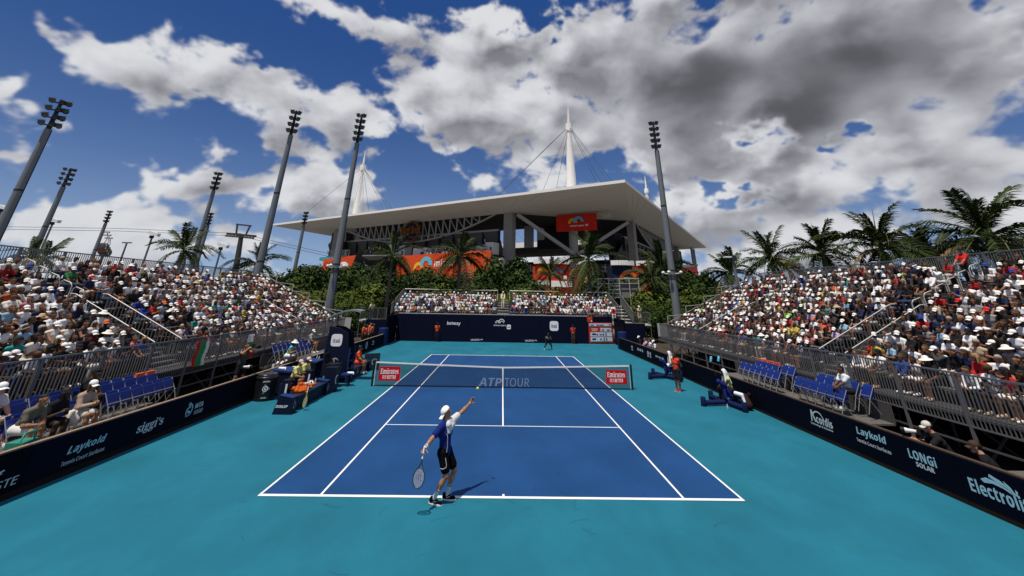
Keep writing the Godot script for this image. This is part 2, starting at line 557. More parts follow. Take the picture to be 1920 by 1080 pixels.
			put.call("lettering", text_g("SOLAR", 0.47, 0.10, 0.004, 0, true, wall_frame(1, 0.425, 11.12)), lett)
			put.call("lettering", text_g("Electrolit", 1.12, 0.26, 0.004, 0, true, wall_frame(1, 0.465, 12.72)), tint)
			var el := G.new()
			fr = wall_frame(1, 0.62, 12.8)
			el.prism(PackedVector2Array([Vector2(-0.34, 0.03), Vector2(-0.22, 0.09), Vector2(0.0, 0.08), Vector2(0.2, 0.0), Vector2(0.27, -0.06), Vector2(0.1, 0.0), Vector2(-0.1, 0.02), Vector2(-0.28, -0.02)]), 0.004, fr)
			el.prism(PackedVector2Array([Vector2(-0.12, 0.18), Vector2(0.06, 0.13), Vector2(0.22, 0.04), Vector2(0.28, -0.04), Vector2(0.18, 0.03), Vector2(0.0, 0.08), Vector2(-0.14, 0.13)]), 0.005, fr)
			el.prism(PackedVector2Array([Vector2(0.14, 0.14), Vector2(0.24, 0.07), Vector2(0.30, -0.02), Vector2(0.31, -0.05), Vector2(0.25, 0.02), Vector2(0.16, 0.09)]), 0.006, fr)
			el.prism(PackedVector2Array([Vector2(0.33, 0.06), Vector2(0.36, 0.02), Vector2(0.33, -0.06), Vector2(0.31, -0.03)]), 0.006, fr)
			put.call("logo_emblem", el, tint)
			for e in [[-13.2, 0.7, 0.16, 0.1], [-11.2, 1.5, 0.16, 0.0], [-9.2, 0.9, 0.22, 0.1], [-7.1, 1.6, 0.10, 0.0]]:
				var g := G.new()
				var f2 := wall_frame(1, 0.60, e[0])
				var k := int(e[1] / 0.14)
				for q in k:
					if q % 4 != 3:
						g.box(f2 * Vector3(-e[1] / 2 + q * 0.14, 0, 0.001), Vector3(0.004, e[2], 0.09))
						if e[3] > 0:
							g.box(f2 * Vector3(-e[1] / 2 + q * 0.14, -0.2, 0.001), Vector3(0.004, 0.07, 0.11))
				put.call("logo_emblem", g, lett)
	# ---- far end
	var bw := thing("back_wall", "tall navy windscreen wall behind the far baseline, under the far stand", "wall", Vector3(0, 0, -21.6))
	var xs := [-10.65, -7.0, -3.4, 0.2, 3.8, 8.55]
	for q in xs.size() - 1:
		var g := G.new()
		g.box(Vector3((xs[q] + xs[q + 1]) / 2, 1.24, -21.7), Vector3(xs[q + 1] - xs[q] - 0.012, 2.48, 0.2))
		wpart(bw, "panel", g, navy2)
	var turned := Basis(Vector3.UP, 0.22)
	var bend := Transform3D(turned, Vector3(8.55, 0, -21.6))
	var g0 := G.new()
	g0.box(bend * Vector3(1.4, 1.24, -0.1), Vector3(2.8, 2.48, 0.2), turned)
	wpart(bw, "angled_panel", g0, navy2)
	g0 = G.new()
	g0.box(Vector3(-1.0, 2.51, -21.72), Vector3(19.2, 0.06, 0.1))
	wpart(bw, "top_rail", g0, M(0.5, 0.5, 0.5, 0.5, 0.3))
	var wl := M(0.75, 0.77, 0.8, 0.6)
	var fx := func(x, y): return Transform3D(Basis(), Vector3(x, y, -21.597))
	wpart(bw, "lettering", text_g("betway", 1.34, 0.40, 0.006, 0.06, true, fx.call(-4.95, 1.62)), wl)
	wpart(bw, "lettering", text_g("LACOSTE", 0.85, 0.14, 0.006, 0, true, fx.call(-2.72, 0.2)), wl)
	wpart(bw, "lettering", text_g("LACOSTE", 0.85, 0.14, 0.006, 0, true, fx.call(2.68, 0.2)), wl)
	for x in [-2.1, 3.3]:
		var g := G.new()
		g.arc(Vector2.ZERO, 0.09, 0.0, 3.3, 0.09, 0.04, 0.006, fx.call(x, 0.19), 0.6)
		wpart(bw, "logo_emblem", g, wl)
	var mo := G.new()
	mo.arc(Vector2(-0.22, 0.0), 0.23, 0.0, PI, 0.05, 0.05, 0.006, fx.call(-0.3, 1.72), 1.1)
	mo.arc(Vector2(-0.22, 0.0), 0.13, 0.0, PI, 0.04, 0.04, 0.006, fx.call(-0.3, 1.72), 1.1)
	mo.arc(Vector2(0.16, 0.0), 0.31, 0.3, PI, 0.06, 0.06, 0.007, fx.call(-0.3, 1.76), 1.1)
	mo.arc(Vector2(0.2, -0.02), 0.17, 0.0, PI, 0.05, 0.05, 0.007, fx.call(-0.3, 1.76), 1.1)
	wpart(bw, "logo_emblem", mo, wl)
	wpart(bw, "lettering", text_g("miami open", 1.2, 0.17, 0.006, 0, true, fx.call(-0.32, 1.52)), wl)
	for e in [[0.6, 1.4, 0.42, 0.42], [5.18, 1.56, 0.88, 0.9]]:
		var g := G.new()
		var p := PackedVector2Array()
		for q in 24:
			var t := TAU * q / 24.0
			p.push_back(Vector2(signf(cos(t)) * pow(absf(cos(t)), 0.45) * e[2] / 2, signf(sin(t)) * pow(absf(sin(t)), 0.45) * e[3] / 2))
		g.prism(p, 0.006, fx.call(e[0], e[1]))
		wpart(bw, "logo_emblem", g, wl)
		wpart(bw, "lettering", text_g("itaú", e[2] * 0.62, e[3] * 0.36, 0.012, 0, true, fx.call(e[0], e[1])), M(0.01, 0.015, 0.04))
	# scoreboard on the angled panel
	var sb := thing("scoreboard", "red framed electronic scoreboard with white result strips on the far navy wall", "scoreboard", Vector3(8.55, 0, -21.6), 0.22)
	var put2 := func(nm, x0, x1, y0, y1, zz, mt):
		var g := G.new()
		g.box(Vector3((x0 + x1) / 2, (y0 + y1) / 2, zz), Vector3(x1 - x0, y1 - y0, 0.04))
		part(sb, nm, g, mt)
	var red := M(0.52, 0.04, 0.02, 0.6)
	var strip := M(0.55, 0.66, 0.78, 0.5)
	var ink := M(0.02, 0.02, 0.03)
	put2.call("frame", 0.12, 2.72, 0.08, 1.92, 0.03, red)
	put2.call("logo_tile", 0.0, 0.58, 1.98, 2.47, 0.03, red)
	put2.call("header_strip", 0.22, 2.56, 1.60, 1.84, 0.055, strip)
	put2.call("side_strip", 2.58, 2.68, 1.58, 1.86, 0.057, M(0.02, 0.28, 0.16))
	put2.call("side_strip", 0.13, 0.20, 1.58, 1.86, 0.057, M(0.02, 0.28, 0.10))
	put2.call("clock_strip", 1.40, 2.56, 1.12, 1.42, 0.055, strip)
	put2.call("score_strip", 0.28, 2.62, 0.66, 1.03, 0.055, strip)
	put2.call("score_strip", 0.28, 2.62, 0.22, 0.59, 0.055, strip)
	for r in [[0.35, 0.66, 1.7, 0.08, 0], [1.0, 1.2, 1.7, 0.1, 0], [1.25, 1.8, 1.7, 0.07, 0], [0.45, 0.85, 0.87, 0.15, 0], [0.9, 1.1, 0.82, 0.1, 0], [1.25, 1.52, 0.82, 0.1, 0], [0.45, 0.85, 0.42, 0.15, 0], [1.3, 1.45, 0.4, 0.16, 0], [1.55, 1.75, 1.25, 0.12, 0], [2.1, 2.4, 1.25, 0.1, 0],
		[0.4, 1.1, 1.34, 0.08, 1], [0.5, 1.0, 1.2, 0.08, 1], [0.15, 0.42, 2.28, 0.08, 2], [0.4, 0.52, 2.06, 0.12, 3], [2.34, 2.5, 1.73, 0.14, 4]]:
		var cm: Material = [ink, M(0.7, 0.5, 0.5), M(0.6, 0.25, 0.05), wl, red][r[4]]
		var g := G.new()
		g.box(Vector3((r[0] + r[1]) / 2, r[2], 0.078 if r[4] != 2 and r[4] != 3 and r[4] != 1 else 0.053), Vector3(r[1] - r[0], r[3], 0.01))
		part(sb, "printed_bar", g, cm)
	for e in [[1.68, "4"], [1.95, "3"]]:
		part(sb, "digit", text_g(e[1], 0.16, 0.27, 0.01, 0, true, Transform3D(Basis(), Vector3(e[0], 0.85, 0.076))), ink)
	for e in [[1.72, "3"], [1.99, "0"]]:
		part(sb, "digit", text_g(e[1], 0.16, 0.27, 0.01, 0, true, Transform3D(Basis(), Vector3(e[0], 0.405, 0.076))), ink)
	# dark corner screens and the blue padded corner rolls
	for side in [-1.0, 1.0]:
		var cw := thing("corner_screen", "dark windscreen closing the far %s corner of the court" % ("left" if side < 0 else "right"), "wall", Vector3(side * 10.9, 0, -19.8))
		var g := G.new()
		var xa := -10.72 if side < 0 else 11.32
		g.box(Vector3(xa, 1.2, -19.75), Vector3(0.12, 2.4, 3.6))
		wpart(cw, "screen", g, navy)
		g = G.new()
		g.box(Vector3(xa + side * 1.0, 1.05, -18.0), Vector3(1.9, 2.1, 0.12))
		wpart(cw, "return_screen", g, navy2)
		var pr := thing("corner_roll", "upright blue padded roll at the far %s wall corner" % ("left" if side < 0 else "right"), "court pad", Vector3(-10.85 if side < 0 else 10.95, 0, -17.6))
		g = G.new()
		g.lathe([Vector2(0.40, 0.0), Vector2(0.43, 0.05), Vector2(0.43, 1.35), Vector2(0.38, 1.42), Vector2(0.0, 1.43)], 18)
		part(pr, "pad", g, M(0.008, 0.028, 0.14, 0.6, 0, 1, 2.0))
		g = G.new()
		g.lathe([Vector2(0.435, 0.6), Vector2(0.44, 0.63), Vector2(0.435, 0.66)], 18)
		part(pr, "strap", g, M(0.01, 0.012, 0.03))

# ---------------------------------------------------------------- net
func net_top(x: float) -> float:
	return 0.914 + 0.156 * pow(absf(x) / 6.4, 1.15)

func build_net() -> void:
	var t := thing("tennis_net", "black tennis net with white tape and two red sponsor panels across the court", "net", Vector3.ZERO)
	var g := G.new()
	var cord := M(0.012, 0.013, 0.016, 0.9)
	var k := 0
	var x := -6.36
	while x < 6.37:
		g.box(Vector3(x, net_top(x) / 2, 0), Vector3(0.011, net_top(x) - 0.05, 0.006))
		x += 0.044
	for r in 22:
		var f := 0.03 + r / 21.0 * 0.95
		for s in 16:
			var xa := -6.4 + s * 0.8
			g.bar(Vector3(xa, net_top(xa) * f, 0), Vector3(xa + 0.8, net_top(xa + 0.8) * f, 0), 0.0065, 0.011)
	var nm := part(t, "netting", g, cord)
	nm.set_meta("kind", "stuff")
	g = G.new()
	for s in 32:
		var xa := -6.4 + s * 0.4
		g.bar(Vector3(xa, net_top(xa) - 0.028, 0), Vector3(xa + 0.402, net_top(xa + 0.4) - 0.028, 0), 0.024, 0.062)
	part(t, "white_tape", g, M(0.78, 0.78, 0.76, 0.7))
	g = G.new()
	g.box(Vector3(0, 0.46, 0.011), Vector3(0.05, 0.9, 0.01))
	part(t, "centre_strap", g, M(0.78, 0.78, 0.76, 0.7))
	g = G.new()
	g.bar(Vector3(-6.4, 0.028, 0), Vector3(6.4, 0.028, 0), 0.02, 0.03)
	part(t, "bottom_cord", g, cord)
	for s in [-1.0, 1.0]:
		g = G.new()
		g.tube([Vector3(s * 6.5, 0, 0), Vector3(s * 6.5, 1.09, 0)], [0.05, 0.05], 10)
		g.lathe([Vector2(0.055, 1.085), Vector2(0.05, 1.11), Vector2(0.0, 1.12)], 10, Transform3D(Basis(), Vector3(s * 6.5, 0, 0)))
		part(t, "post", g, M(0.012, 0.014, 0.018, 0.5))
		g = G.new()
		g.box(Vector3(s * 6.41, 0.55, 0), Vector3(0.03, 1.03, 0.016))
		part(t, "side_band", g, M(0.5, 0.5, 0.5))
		var cx: float = -5.68 if s < 0 else 5.72
		g = G.new()
		g.box(Vector3(cx, 0.55, 0.02), Vector3(1.06, 0.62, 0.012))
		var ban := part(t, "sponsor_panel", g, M(0.50, 0.006, 0.014, 0.55))
		part(ban, "lettering", text_g("Emirates", 0.90, 0.24, 0.003, 0, true, Transform3D(Basis(), Vector3(cx - 0.01, 0.66, 0.027)), true), M(0.8, 0.8, 0.8))
		part(ban, "lettering", text_g("FLY BETTER", 0.66, 0.15, 0.003, 0.12, true, Transform3D(Basis(), Vector3(cx, 0.40, 0.027))), M(0.8, 0.8, 0.8))
	var ink := M(0.20, 0.28, 0.42, 0.8)
	part(t, "lettering", text_g("ATP", 1.1, 0.36, 0.003, 0.22, true, Transform3D(Basis(), Vector3(-0.62, 0.25, 0.008))), ink)
	part(t, "lettering", text_g("TOUR", 1.24, 0.36, 0.003, 0.05, false, Transform3D(Basis(), Vector3(0.70, 0.25, 0.008))), ink)

# ---------------------------------------------------------------- the stadium; its own axes: x along the left eave, z along the right eave, origin under the near corner
func build_stadium() -> void:
	var t := thing("stadium", "huge grey stadium with flat white canopy roof and white masts behind the trees", "stadium", Vector3(44.82, 0, -122.14), atan2(0.533, -0.846))
	var white := M(0.78, 0.78, 0.76, 0.6)
	var soff := M(0.57, 0.56, 0.535, 0.8)
	var conc := M(0.27, 0.263, 0.25, 0.9, 0, 2, 0.06)
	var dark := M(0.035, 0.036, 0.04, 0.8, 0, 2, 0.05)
	var steel := M(0.36, 0.36, 0.36, 0.6)
	var S := 231.0
	# canopy: four roof strips round the opening, sloping soffits below
	var g := G.new()
	var o := [Vector2(0, 0), Vector2(S, 0), Vector2(S, S), Vector2(0, S)]
	var inn := [Vector2(72, 72), Vector2(S - 72, 72), Vector2(S - 72, S - 72), Vector2(72, S - 72)]
	for q in 4:
		var a: Vector2 = o[q]; var b: Vector2 = o[(q + 1) % 4]; var c: Vector2 = inn[(q + 1) % 4]; var d: Vector2 = inn[q]
		g.quad(Vector3(a.x, 45.7, a.y), Vector3(d.x, 47.2, d.y), Vector3(c.x, 47.2, c.y), Vector3(b.x, 45.7, b.y))
		g.quad(Vector3(d.x, 43.0, d.y), Vector3(c.x, 43.0, c.y), Vector3(c.x, 47.2, c.y), Vector3(d.x, 47.2, d.y))
	part(t, "roof_deck", g, white)
	g = G.new()
	for q in 4:
		var a: Vector2 = o[q]; var b: Vector2 = o[(q + 1) % 4]
		g.quad(Vector3(a.x, 44.6, a.y), Vector3(a.x, 45.72, a.y), Vector3(b.x, 45.72, b.y), Vector3(b.x, 44.6, b.y))
	part(t, "eave_edge", g, white)
	g = G.new()
	var cut := 46.0
	# soffit ring: outer square to an octagon at setback 15
	var oct := [Vector2(15 + cut, 15), Vector2(S - 15 - cut, 15), Vector2(S - 15, 15 + cut), Vector2(S - 15, S - 15 - cut), Vector2(S - 15 - cut, S - 15), Vector2(15 + cut, S - 15), Vector2(15, S - 15 - cut), Vector2(15, 15 + cut)]
	var v3 := func(p, y): return Vector3(p.x, y, p.y)
	for q in 4:
		var a: Vector2 = o[q]; var b: Vector2 = o[(q + 1) % 4]
		var p: Vector2 = oct[q * 2]; var r: Vector2 = oct[q * 2 + 1]
		g.quad(v3.call(a, 44.6), v3.call(b, 44.6), v3.call(r, 40.8), v3.call(p, 40.8))
		g.tri(v3.call(a, 44.6), v3.call(p, 40.8), v3.call(oct[(q * 2 + 7) % 8], 40.8))
	var sof := part(t, "soffit", g, soff)
	for q in 2:      # panel joints across the two soffits that show
		for k in 19:
			var along := 11.5 + k * 11.5
			var in_ := clampf(along, 61.0, S - 61.0)
			g = G.new()
			var p0 := Vector3(along, 44.55, 0.3)
			var p1 := Vector3(in_, 40.76, 15.0)
			if q == 1:
				p0 = Vector3(0.3, 44.55, along); p1 = Vector3(15.0, 40.76, in_)
			g.bar(p0, p1, 0.16, 0.06)
			part(sof, "joint", g, M(0.40, 0.39, 0.37))
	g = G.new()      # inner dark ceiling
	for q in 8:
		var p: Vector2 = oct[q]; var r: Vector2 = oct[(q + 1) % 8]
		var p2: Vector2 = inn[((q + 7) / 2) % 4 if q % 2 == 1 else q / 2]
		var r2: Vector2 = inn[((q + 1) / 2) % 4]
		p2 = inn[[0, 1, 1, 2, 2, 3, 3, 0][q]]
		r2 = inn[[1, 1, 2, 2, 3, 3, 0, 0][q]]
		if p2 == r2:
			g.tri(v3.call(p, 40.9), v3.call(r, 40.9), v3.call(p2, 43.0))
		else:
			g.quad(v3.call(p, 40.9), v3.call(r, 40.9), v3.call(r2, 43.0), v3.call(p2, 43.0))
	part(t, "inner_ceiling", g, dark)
	# columns
	for e in [[60, 16, 0], [16, 63, 1], [184, 16, 0], [16, 184, 1], [S - 16, 60, 1], [60, S - 16, 0]]:
		g = G.new()
		g.box(Vector3(e[0], 20.5, e[1]), Vector3(4.6, 41, 3.4) if e[2] == 0 else Vector3(3.4, 41, 4.6))
		g.box(Vector3(e[0], 19.0, e[1]), Vector3(4.9, 0.5, 3.7) if e[2] == 0 else Vector3(3.7, 0.5, 4.9))
		part(t, "column", g, conc)
	# masts with their cables
	for e in [[37, 37], [S - 35, 35], [35, S - 37], [S - 37, S - 37]]:
		g = G.new()
		var b := Vector3(e[0], 0, e[1])
		g.tube([b + Vector3.UP * 44, b + Vector3.UP * 70, b + Vector3.UP * 88.5], [2.9, 2.0, 0.95], 6)
		g.tube([b + Vector3.UP * 86, b + Vector3.UP * 87, b + Vector3.UP * 90, b + Vector3.UP * 91], [1.1, 1.9, 1.9, 1.0], 8)
		g.tube([b + Vector3.UP * 90, b + Vector3.UP * 94, b + Vector3.UP * 101], [0.9, 0.7, 0.22], 6)
		var mast := part(t, "mast", g, white)
		g = G.new()
		g.tube([b, b + Vector3.UP * 44], [2.3, 2.3], 8)
		part(mast, "lower_mast", g, M(0.34, 0.34, 0.32, 0.8))
		for c in [[14, 70], [26, 84], [60, 60], [84, 26], [70, 14], [8, 8], [22, 48], [48, 22]]:
			var fx := Vector3(c[0] if e[0] < 100 else S - c[0], 46, c[1] if e[1] < 100 else S - c[1])
			g = G.new()
			g.tube([b + Vector3.UP * 89, fx], [0.10, 0.10], 4, false)
			part(mast, "stay_cable", g, M(0.06, 0.065, 0.07, 0.6))
	# corner struts to the mast foot
	for e in [[Vector3(56, 40, 16), Vector3(36, 23, 35)], [Vector3(16, 40, 58), Vector3(35, 23, 36)]]:
		g = G.new()
		g.bar(e[0], e[1], 1.5)
		part(t, "strut", g, steel)
	# bowed trusses under both eaves
	for side in 2:
		var mp := func(along, y, inset): return Vector3(along, y, inset) if side == 0 else Vector3(inset, y, along)
		var x0 := 68.0 if side == 0 else 72.0
		var x1 := 178.0 if side == 0 else 172.0
		var tr := thing("bow_truss", "bowed white steel truss under the %s eave of the stadium" % ("left" if side == 0 else "right"), "truss", t.position, t.rotation.y)
		g = G.new()
		var pts := []
		var rad := []
		for q in 25:
			var f := q / 24.0
			pts.push_back(mp.call(lerpf(x0, x1, f), 41.0 - 10.5 * (1.0 - pow(2.0 * f - 1.0, 2.0)), 15.5))
			rad.push_back(0.5)
		g.tube(pts, rad, 6)
		part(tr, "lower_chord", g, M(0.31, 0.31, 0.30))
		for q in range(2, 23):
			g = G.new()
			g.bar(pts[q], Vector3(pts[q].x, 41.0, pts[q].z), 0.55)
			part(tr, "post", g, M(0.31, 0.31, 0.30))
			g = G.new()
			g.bar(pts[q], Vector3(pts[q + 1].x, 41.0, pts[q + 1].z), 0.38)
			part(tr, "diagonal", g, M(0.31, 0.31, 0.30))
	# bowl: backs of the upper deck, concourse slabs, seats seen through the corner
	for side in 2:
		var mp := func(along, y, inset): return Vector3(along, y, inset) if side == 0 else Vector3(inset, y, along)
		var bowl := part(t, "seating_bowl", G.new(), dark)
		for k in 14:
			var a0 := 70.0 + k * 9.4
			var a1 := a0 + 9.2
			g = G.new()
			var prof := [[34.0, 22.0], [30.0, 24.0], [24.0, 28.0], [19.0, 34.0], [16.0, 42.0]]
			for q in 4:
				var p0: Vector3 = mp.call(a0, prof[q][0], prof[q][1]); var p1: Vector3 = mp.call(a1, prof[q][0], prof[q][1])
				var p2: Vector3 = mp.call(a1, prof[q + 1][0], prof[q + 1][1]); var p3: Vector3 = mp.call(a0, prof[q + 1][0], prof[q + 1][1])
				if side == 0:
					g.quad(p0, p1, p2, p3)
				else:
					g.quad(p1, p0, p3, p2)
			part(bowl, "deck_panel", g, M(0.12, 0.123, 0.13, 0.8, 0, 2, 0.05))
			g = G.new()
			g.box(mp.call(a0, 31.0, 22.6), Vector3(0.5, 7.0, 1.6) if side == 0 else Vector3(1.6, 7.0, 0.5))
			part(bowl, "deck_rib", g, dark)
		g = G.new()
		g.box(mp.call(135.0, 34.6, 22.5), Vector3(130, 0.9, 1.5) if side == 0 else Vector3(1.5, 0.9, 130))
		part(bowl, "parapet", g, M(0.4, 0.41, 0.42))
		for lv in [[8.0, 17.0], [15.0, 20.0]]:
			g = G.new()
			g.box(mp.call(125.0, lv[0], lv[1] + 9.0), Vector3(200, 0.8, 20) if side == 0 else Vector3(20, 0.8, 200))
			part(bowl, "concourse_slab", g, M(0.12, 0.12, 0.12))
		g = G.new()
		g.box(mp.call(128.0, 8.0, 42.0), Vector3(180, 16, 2) if side == 0 else Vector3(2, 16, 180))
		part(bowl, "inner_wall", g, dark)
		for q in 26:
			g = G.new()
			g.box(mp.call(30.0 + q * 7.0, 16.6, 20.0), Vector3(0.25, 2.4, 0.25))
			part(bowl, "rail_post", g, M(0.45, 0.45, 0.45))
		g = G.new()
		g.box(mp.call(120.0, 16.6, 19.8), Vector3(190, 0.15, 0.15) if side == 0 else Vector3(0.15, 0.15, 190))
		part(bowl, "hand_rail", g, M(0.45, 0.45, 0.45))
	# far stands and video boards seen through the open corner
	g = G.new()
	for q in 16:
		g.box(Vector3(195 - q * 0.0, 6.0 + q * 1.6, 150), Vector3(2.4, 1.6, 150), Basis()) if false else g.box(Vector3(165 + q * 2.2, 5.0 + q * 1.7, 130), Vector3(2.2, 1.7, 160))
		g.box(Vector3(130, 5.0 + q * 1.7, 165 + q * 2.2), Vector3(160, 1.7, 2.2))
	part(t, "far_seats", g, M(0.17, 0.18, 0.19, 0.9))
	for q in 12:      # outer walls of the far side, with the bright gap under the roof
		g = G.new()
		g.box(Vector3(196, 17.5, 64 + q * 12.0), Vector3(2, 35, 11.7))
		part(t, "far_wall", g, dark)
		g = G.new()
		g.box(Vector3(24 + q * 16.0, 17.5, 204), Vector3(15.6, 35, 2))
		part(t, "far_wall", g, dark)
	g = G.new()
	g.box(Vector3(66.5, 38.5, 78), Vector3(21, 15.5, 4), Basis(Vector3.UP, 0.0))
	part(t, "video_board", g, M(0.045, 0.05, 0.06, 0.7))
	g = G.new()
	g.box(Vector3(30, 31, 84), Vector3(4, 15, 22))
	part(t, "video_board", g, M(0.045, 0.05, 0.06, 0.7))
	g = G.new()
	g.box(Vector3(73.8, 36.3, 60), Vector3(6.0, 12.2, 0.6))  # pale blue and white rectangle seen through the open corner
	var scr := part(t, "pale_blue_panel", g, M(0.55, 0.62, 0.70, 0.35))
	for q in 4:
		g = G.new()
		g.box(Vector3(71.4 + q * 1.6, 36.3, 59.6), Vector3(0.2, 12.4, 0.3))
		part(scr, "white_bar", g, white)
	# space truss clutter: between banner and column, and above the banner
	for e in [[Vector3(36, 25, 100), 16.0, 12.0], [Vector3(25, 38.5, 34), 16.0, 3.5], [Vector3(92, 22.5, 8), 22.0, 3.0], [Vector3(172, 24.5, 9), 20.0, 3.0], [Vector3(182, 34, 17), 8.0, 6.0]]:
		g = G.new()
		var c: Vector3 = e[0]
		var nb := int(e[1] / 2.0)
		var nl := maxi(1, int(e[2] / 3.0))
		for l in nl + 1:
			g.bar(c + Vector3(-e[1] / 2, l * 3.0, 0), c + Vector3(e[1] / 2, l * 3.0, 0), 0.28)
		for q in nb:
			for l in nl:
				var xa: float = -e[1] / 2 + q * 2.0
				g.bar(c + Vector3(xa, l * 3.0, 0), c + Vector3(xa + 2.0 * ((q + l) % 2), l * 3.0 + 3.0, 0), 0.22)
				g.bar(c + Vector3(xa + 1.0, l * 3.0, 0.6), c + Vector3(xa + rng.randf_range(-1, 2), l * 3.0 + 3.0, -0.6), 0.22)
				if rng.randf() < 0.5:
					g.box(c + Vector3(xa + 1.0, l * 3.0 + 1.0, 0), Vector3(1.0, 0.8, 0.5))
		part(t, "lattice_frame", g, M(0.5, 0.48, 0.42))
	# stair tower at the left end
	g = G.new()
	g.box(Vector3(188, 20, 22), Vector3(9, 40, 9))
	part(t, "stair_tower", g, M(0.07, 0.07, 0.072, 0.8))
	for q in 4:
		g = G.new()
		g.bar(Vector3(183 - q * 0.9, 26, 16.4), Vector3(181 - q * 0.9, 39, 16.4), 0.5)
		part(t, "tower_rail", g, steel)
	g = G.new()
	g.box(Vector3(20, 20, 205), Vector3(7, 40, 6))
	part(t, "stair_tower", g, M(0.05, 0.05, 0.052, 0.8))
	# orange hoardings with the tournament mark
	var orange := M(0.72, 0.085, 0.022, 0.7, 0, 2, 0.1)
	for e in [[177.0, 144.0, 15.0, 22.4, 23.8], [118.0, 62.0, 11.5, 22.3, 23.0]]:
		var bn := thing("orange_hoarding", "long orange wrap with the %s on the stadium's lower facade" % ("white swirl, left of the palm" if e[0] > 150 else "tournament arcs and the word miami"), "banner", t.position, t.rotation.y)
		g = G.new()
		var f0 := Vector3(e[0], e[2], 4); var f1 := Vector3(e[1], e[2], 4)
		var f2 := Vector3(e[1] + (6.0 if e[0] > 150 else 0.0), e[4], 4); var f3 := Vector3(e[0], e[3], 4)
		f1.x += 9.0 if e[0] > 150 else 0.0
		g.quad(f0, f3, f2, f1)
		var k := Vector3(0, 0, 0.6)
		g.quad(f0 + k, f1 + k, f2 + k, f3 + k)
		g.quad(f3, f3 + k, f2 + k, f2)
		g.quad(f1, f2, f2 + k, f1 + k)
		g.quad(f0, f0 + k, f3 + k, f3)
		part(bn, "wrap", g, orange)
		var xf := Transform3D(Basis(Vector3(-1, 0, 0), Vector3.UP, Vector3(0, 0, -1)), Vector3(95.0 if e[0] < 150 else 160.0, 18.6, 3.97))
		if e[0] < 150:
			g = G.new()
			g.arc(Vector2(-8.5, -2.6), 2.3, 0.0, 3.4, 1.5, 1.5, 0.1, xf)
			part(bn, "arc_print", g, M(0.75, 0.48, 0.05))
			g = G.new()
			g.arc(Vector2(-3.8, -0.9), 2.8, -0.1, 3.3, 2.0, 2.0, 0.12, xf)
			part(bn, "arc_print", g, M(0.12, 0.46, 0.58))
			part(bn, "lettering", text_g("miami", 12.5, 3.2, 0.1, 0, true, xf * Transform3D(Basis(), Vector3(7.6, -0.2, 0))), white)
		else:
			g = G.new()
			g.arc(Vector2(2.0, -3.4), 4.2, 0.5, 2.2, 0.6, 3.4, 0.1, xf)
			g.arc(Vector2(-7.0, -5.0), 3.4, 0.3, 2.8, 1.2, 1.2, 0.1, xf)
			part(bn, "swirl_print", g, white)
	# curved silver end of the long hoarding, awning and plant boxes
	g = G.new()
	g.lathe([Vector2(2.8, 13.0), Vector2(2.8, 18.5), Vector2(1.5, 20.0), Vector2(0.0, 20.3)], 16, Transform3D(Basis(), Vector3(60, 0, 8)))
	part(t, "silver_drum", g, M(0.22, 0.23, 0.24, 0.4, 0.4))
	for q in 9:
		g = G.new()
		g.box(Vector3(142.5 - q * 2.3, 22.4 - q * 0.05, 5.5), Vector3(2.1, 0.5, 5.0), Basis(Vector3.RIGHT, 0.35))
		part(t, "awning_slat", g, M(0.17, 0.175, 0.19, 0.6))
	for e in [[127.0, 25.0, 6.0, 8.0, 0.62], [121.0, 24.5, 5.0, 7.0, 0.5], [108.0, 24.0, 9.0, 4.6, 0.62], [97.0, 23.6, 12.0, 3.6, 0.2], [80.0, 24.0, 9.0, 3.6, 0.55], [70.0, 24.0, 7.0, 4.2, 0.5], [66.0, 24.5, 4.0, 5.0, 0.6]]:
		g = G.new()
		g.box(Vector3(e[0], e[1], 11), Vector3(e[2], e[3], 5))
		var bx := part(t, "plant_box", g, M(e[4], e[4], e[4] * 0.98, 0.7))
		g = G.new()
		g.box(Vector3(e[0] - e[2] * 0.2, e[1] - 0.3, 8.45), Vector3(e[2] * 0.25, e[3] * 0.3, 0.12))
		part(bx, "louvre", g, M(0.08, 0.08, 0.085))
	g = G.new()
	g.box(Vector3(174, 23.0, 9), Vector3(20, 1.8, 6))
	part(t, "teal_roof", g, M(0.05, 0.3, 0.36))
	# red facade on the right flank
	g = G.new()
	for q in 6:
		g.box(Vector3(6, 16.4 + q * 0.9, 140 + q * 11.0), Vector3(1, 15.0, 10.6))
	part(t, "red_flank", g, M(0.62, 0.035, 0.02, 0.7))
	g = G.new()
	g.bar(Vector3(6, 23.6, 134), Vector3(6, 29.2, 204), 2.0, 1.5)
	part(t, "flank_coping", g, M(0.4, 0.42, 0.44))
	for e in [[9.0, 211.0], [9.0, 222.0]]:
		g = G.new()
		g.tube([Vector3(e[0], 0, e[1]), Vector3(e[0], 43, e[1])], [0.9, 0.9], 8)
		part(t, "outer_column", g, M(0.25, 0.26, 0.28))
	# the cafe sign on the left truss
	var sg := thing("round_sign", "round dark sign with orange ring and rock lettering under the left eave", "sign", t.position, t.rotation.y)
	var xs := Transform3D(Basis(Vector3(-1, 0, 0), Vector3.UP, Vector3(0, 0, -1)), Vector3(119.3, 35.6, 13.0))
	g = G.new()
	var disc := PackedVector2Array()
	for q in 32:
		disc.push_back(Vector2(cos(TAU * q / 32.0), sin(TAU * q / 32.0)) * 5.3)
	g.prism(disc, 0.6, xs)
	part(sg, "disc", g, M(0.012, 0.010, 0.020))
	g = G.new()
	g.arc(Vector2.ZERO, 5.2, 0, TAU, 0.8, 0.8, 0.9, xs)
	part(sg, "ring", g, M(0.13, 0.065, 0.018))
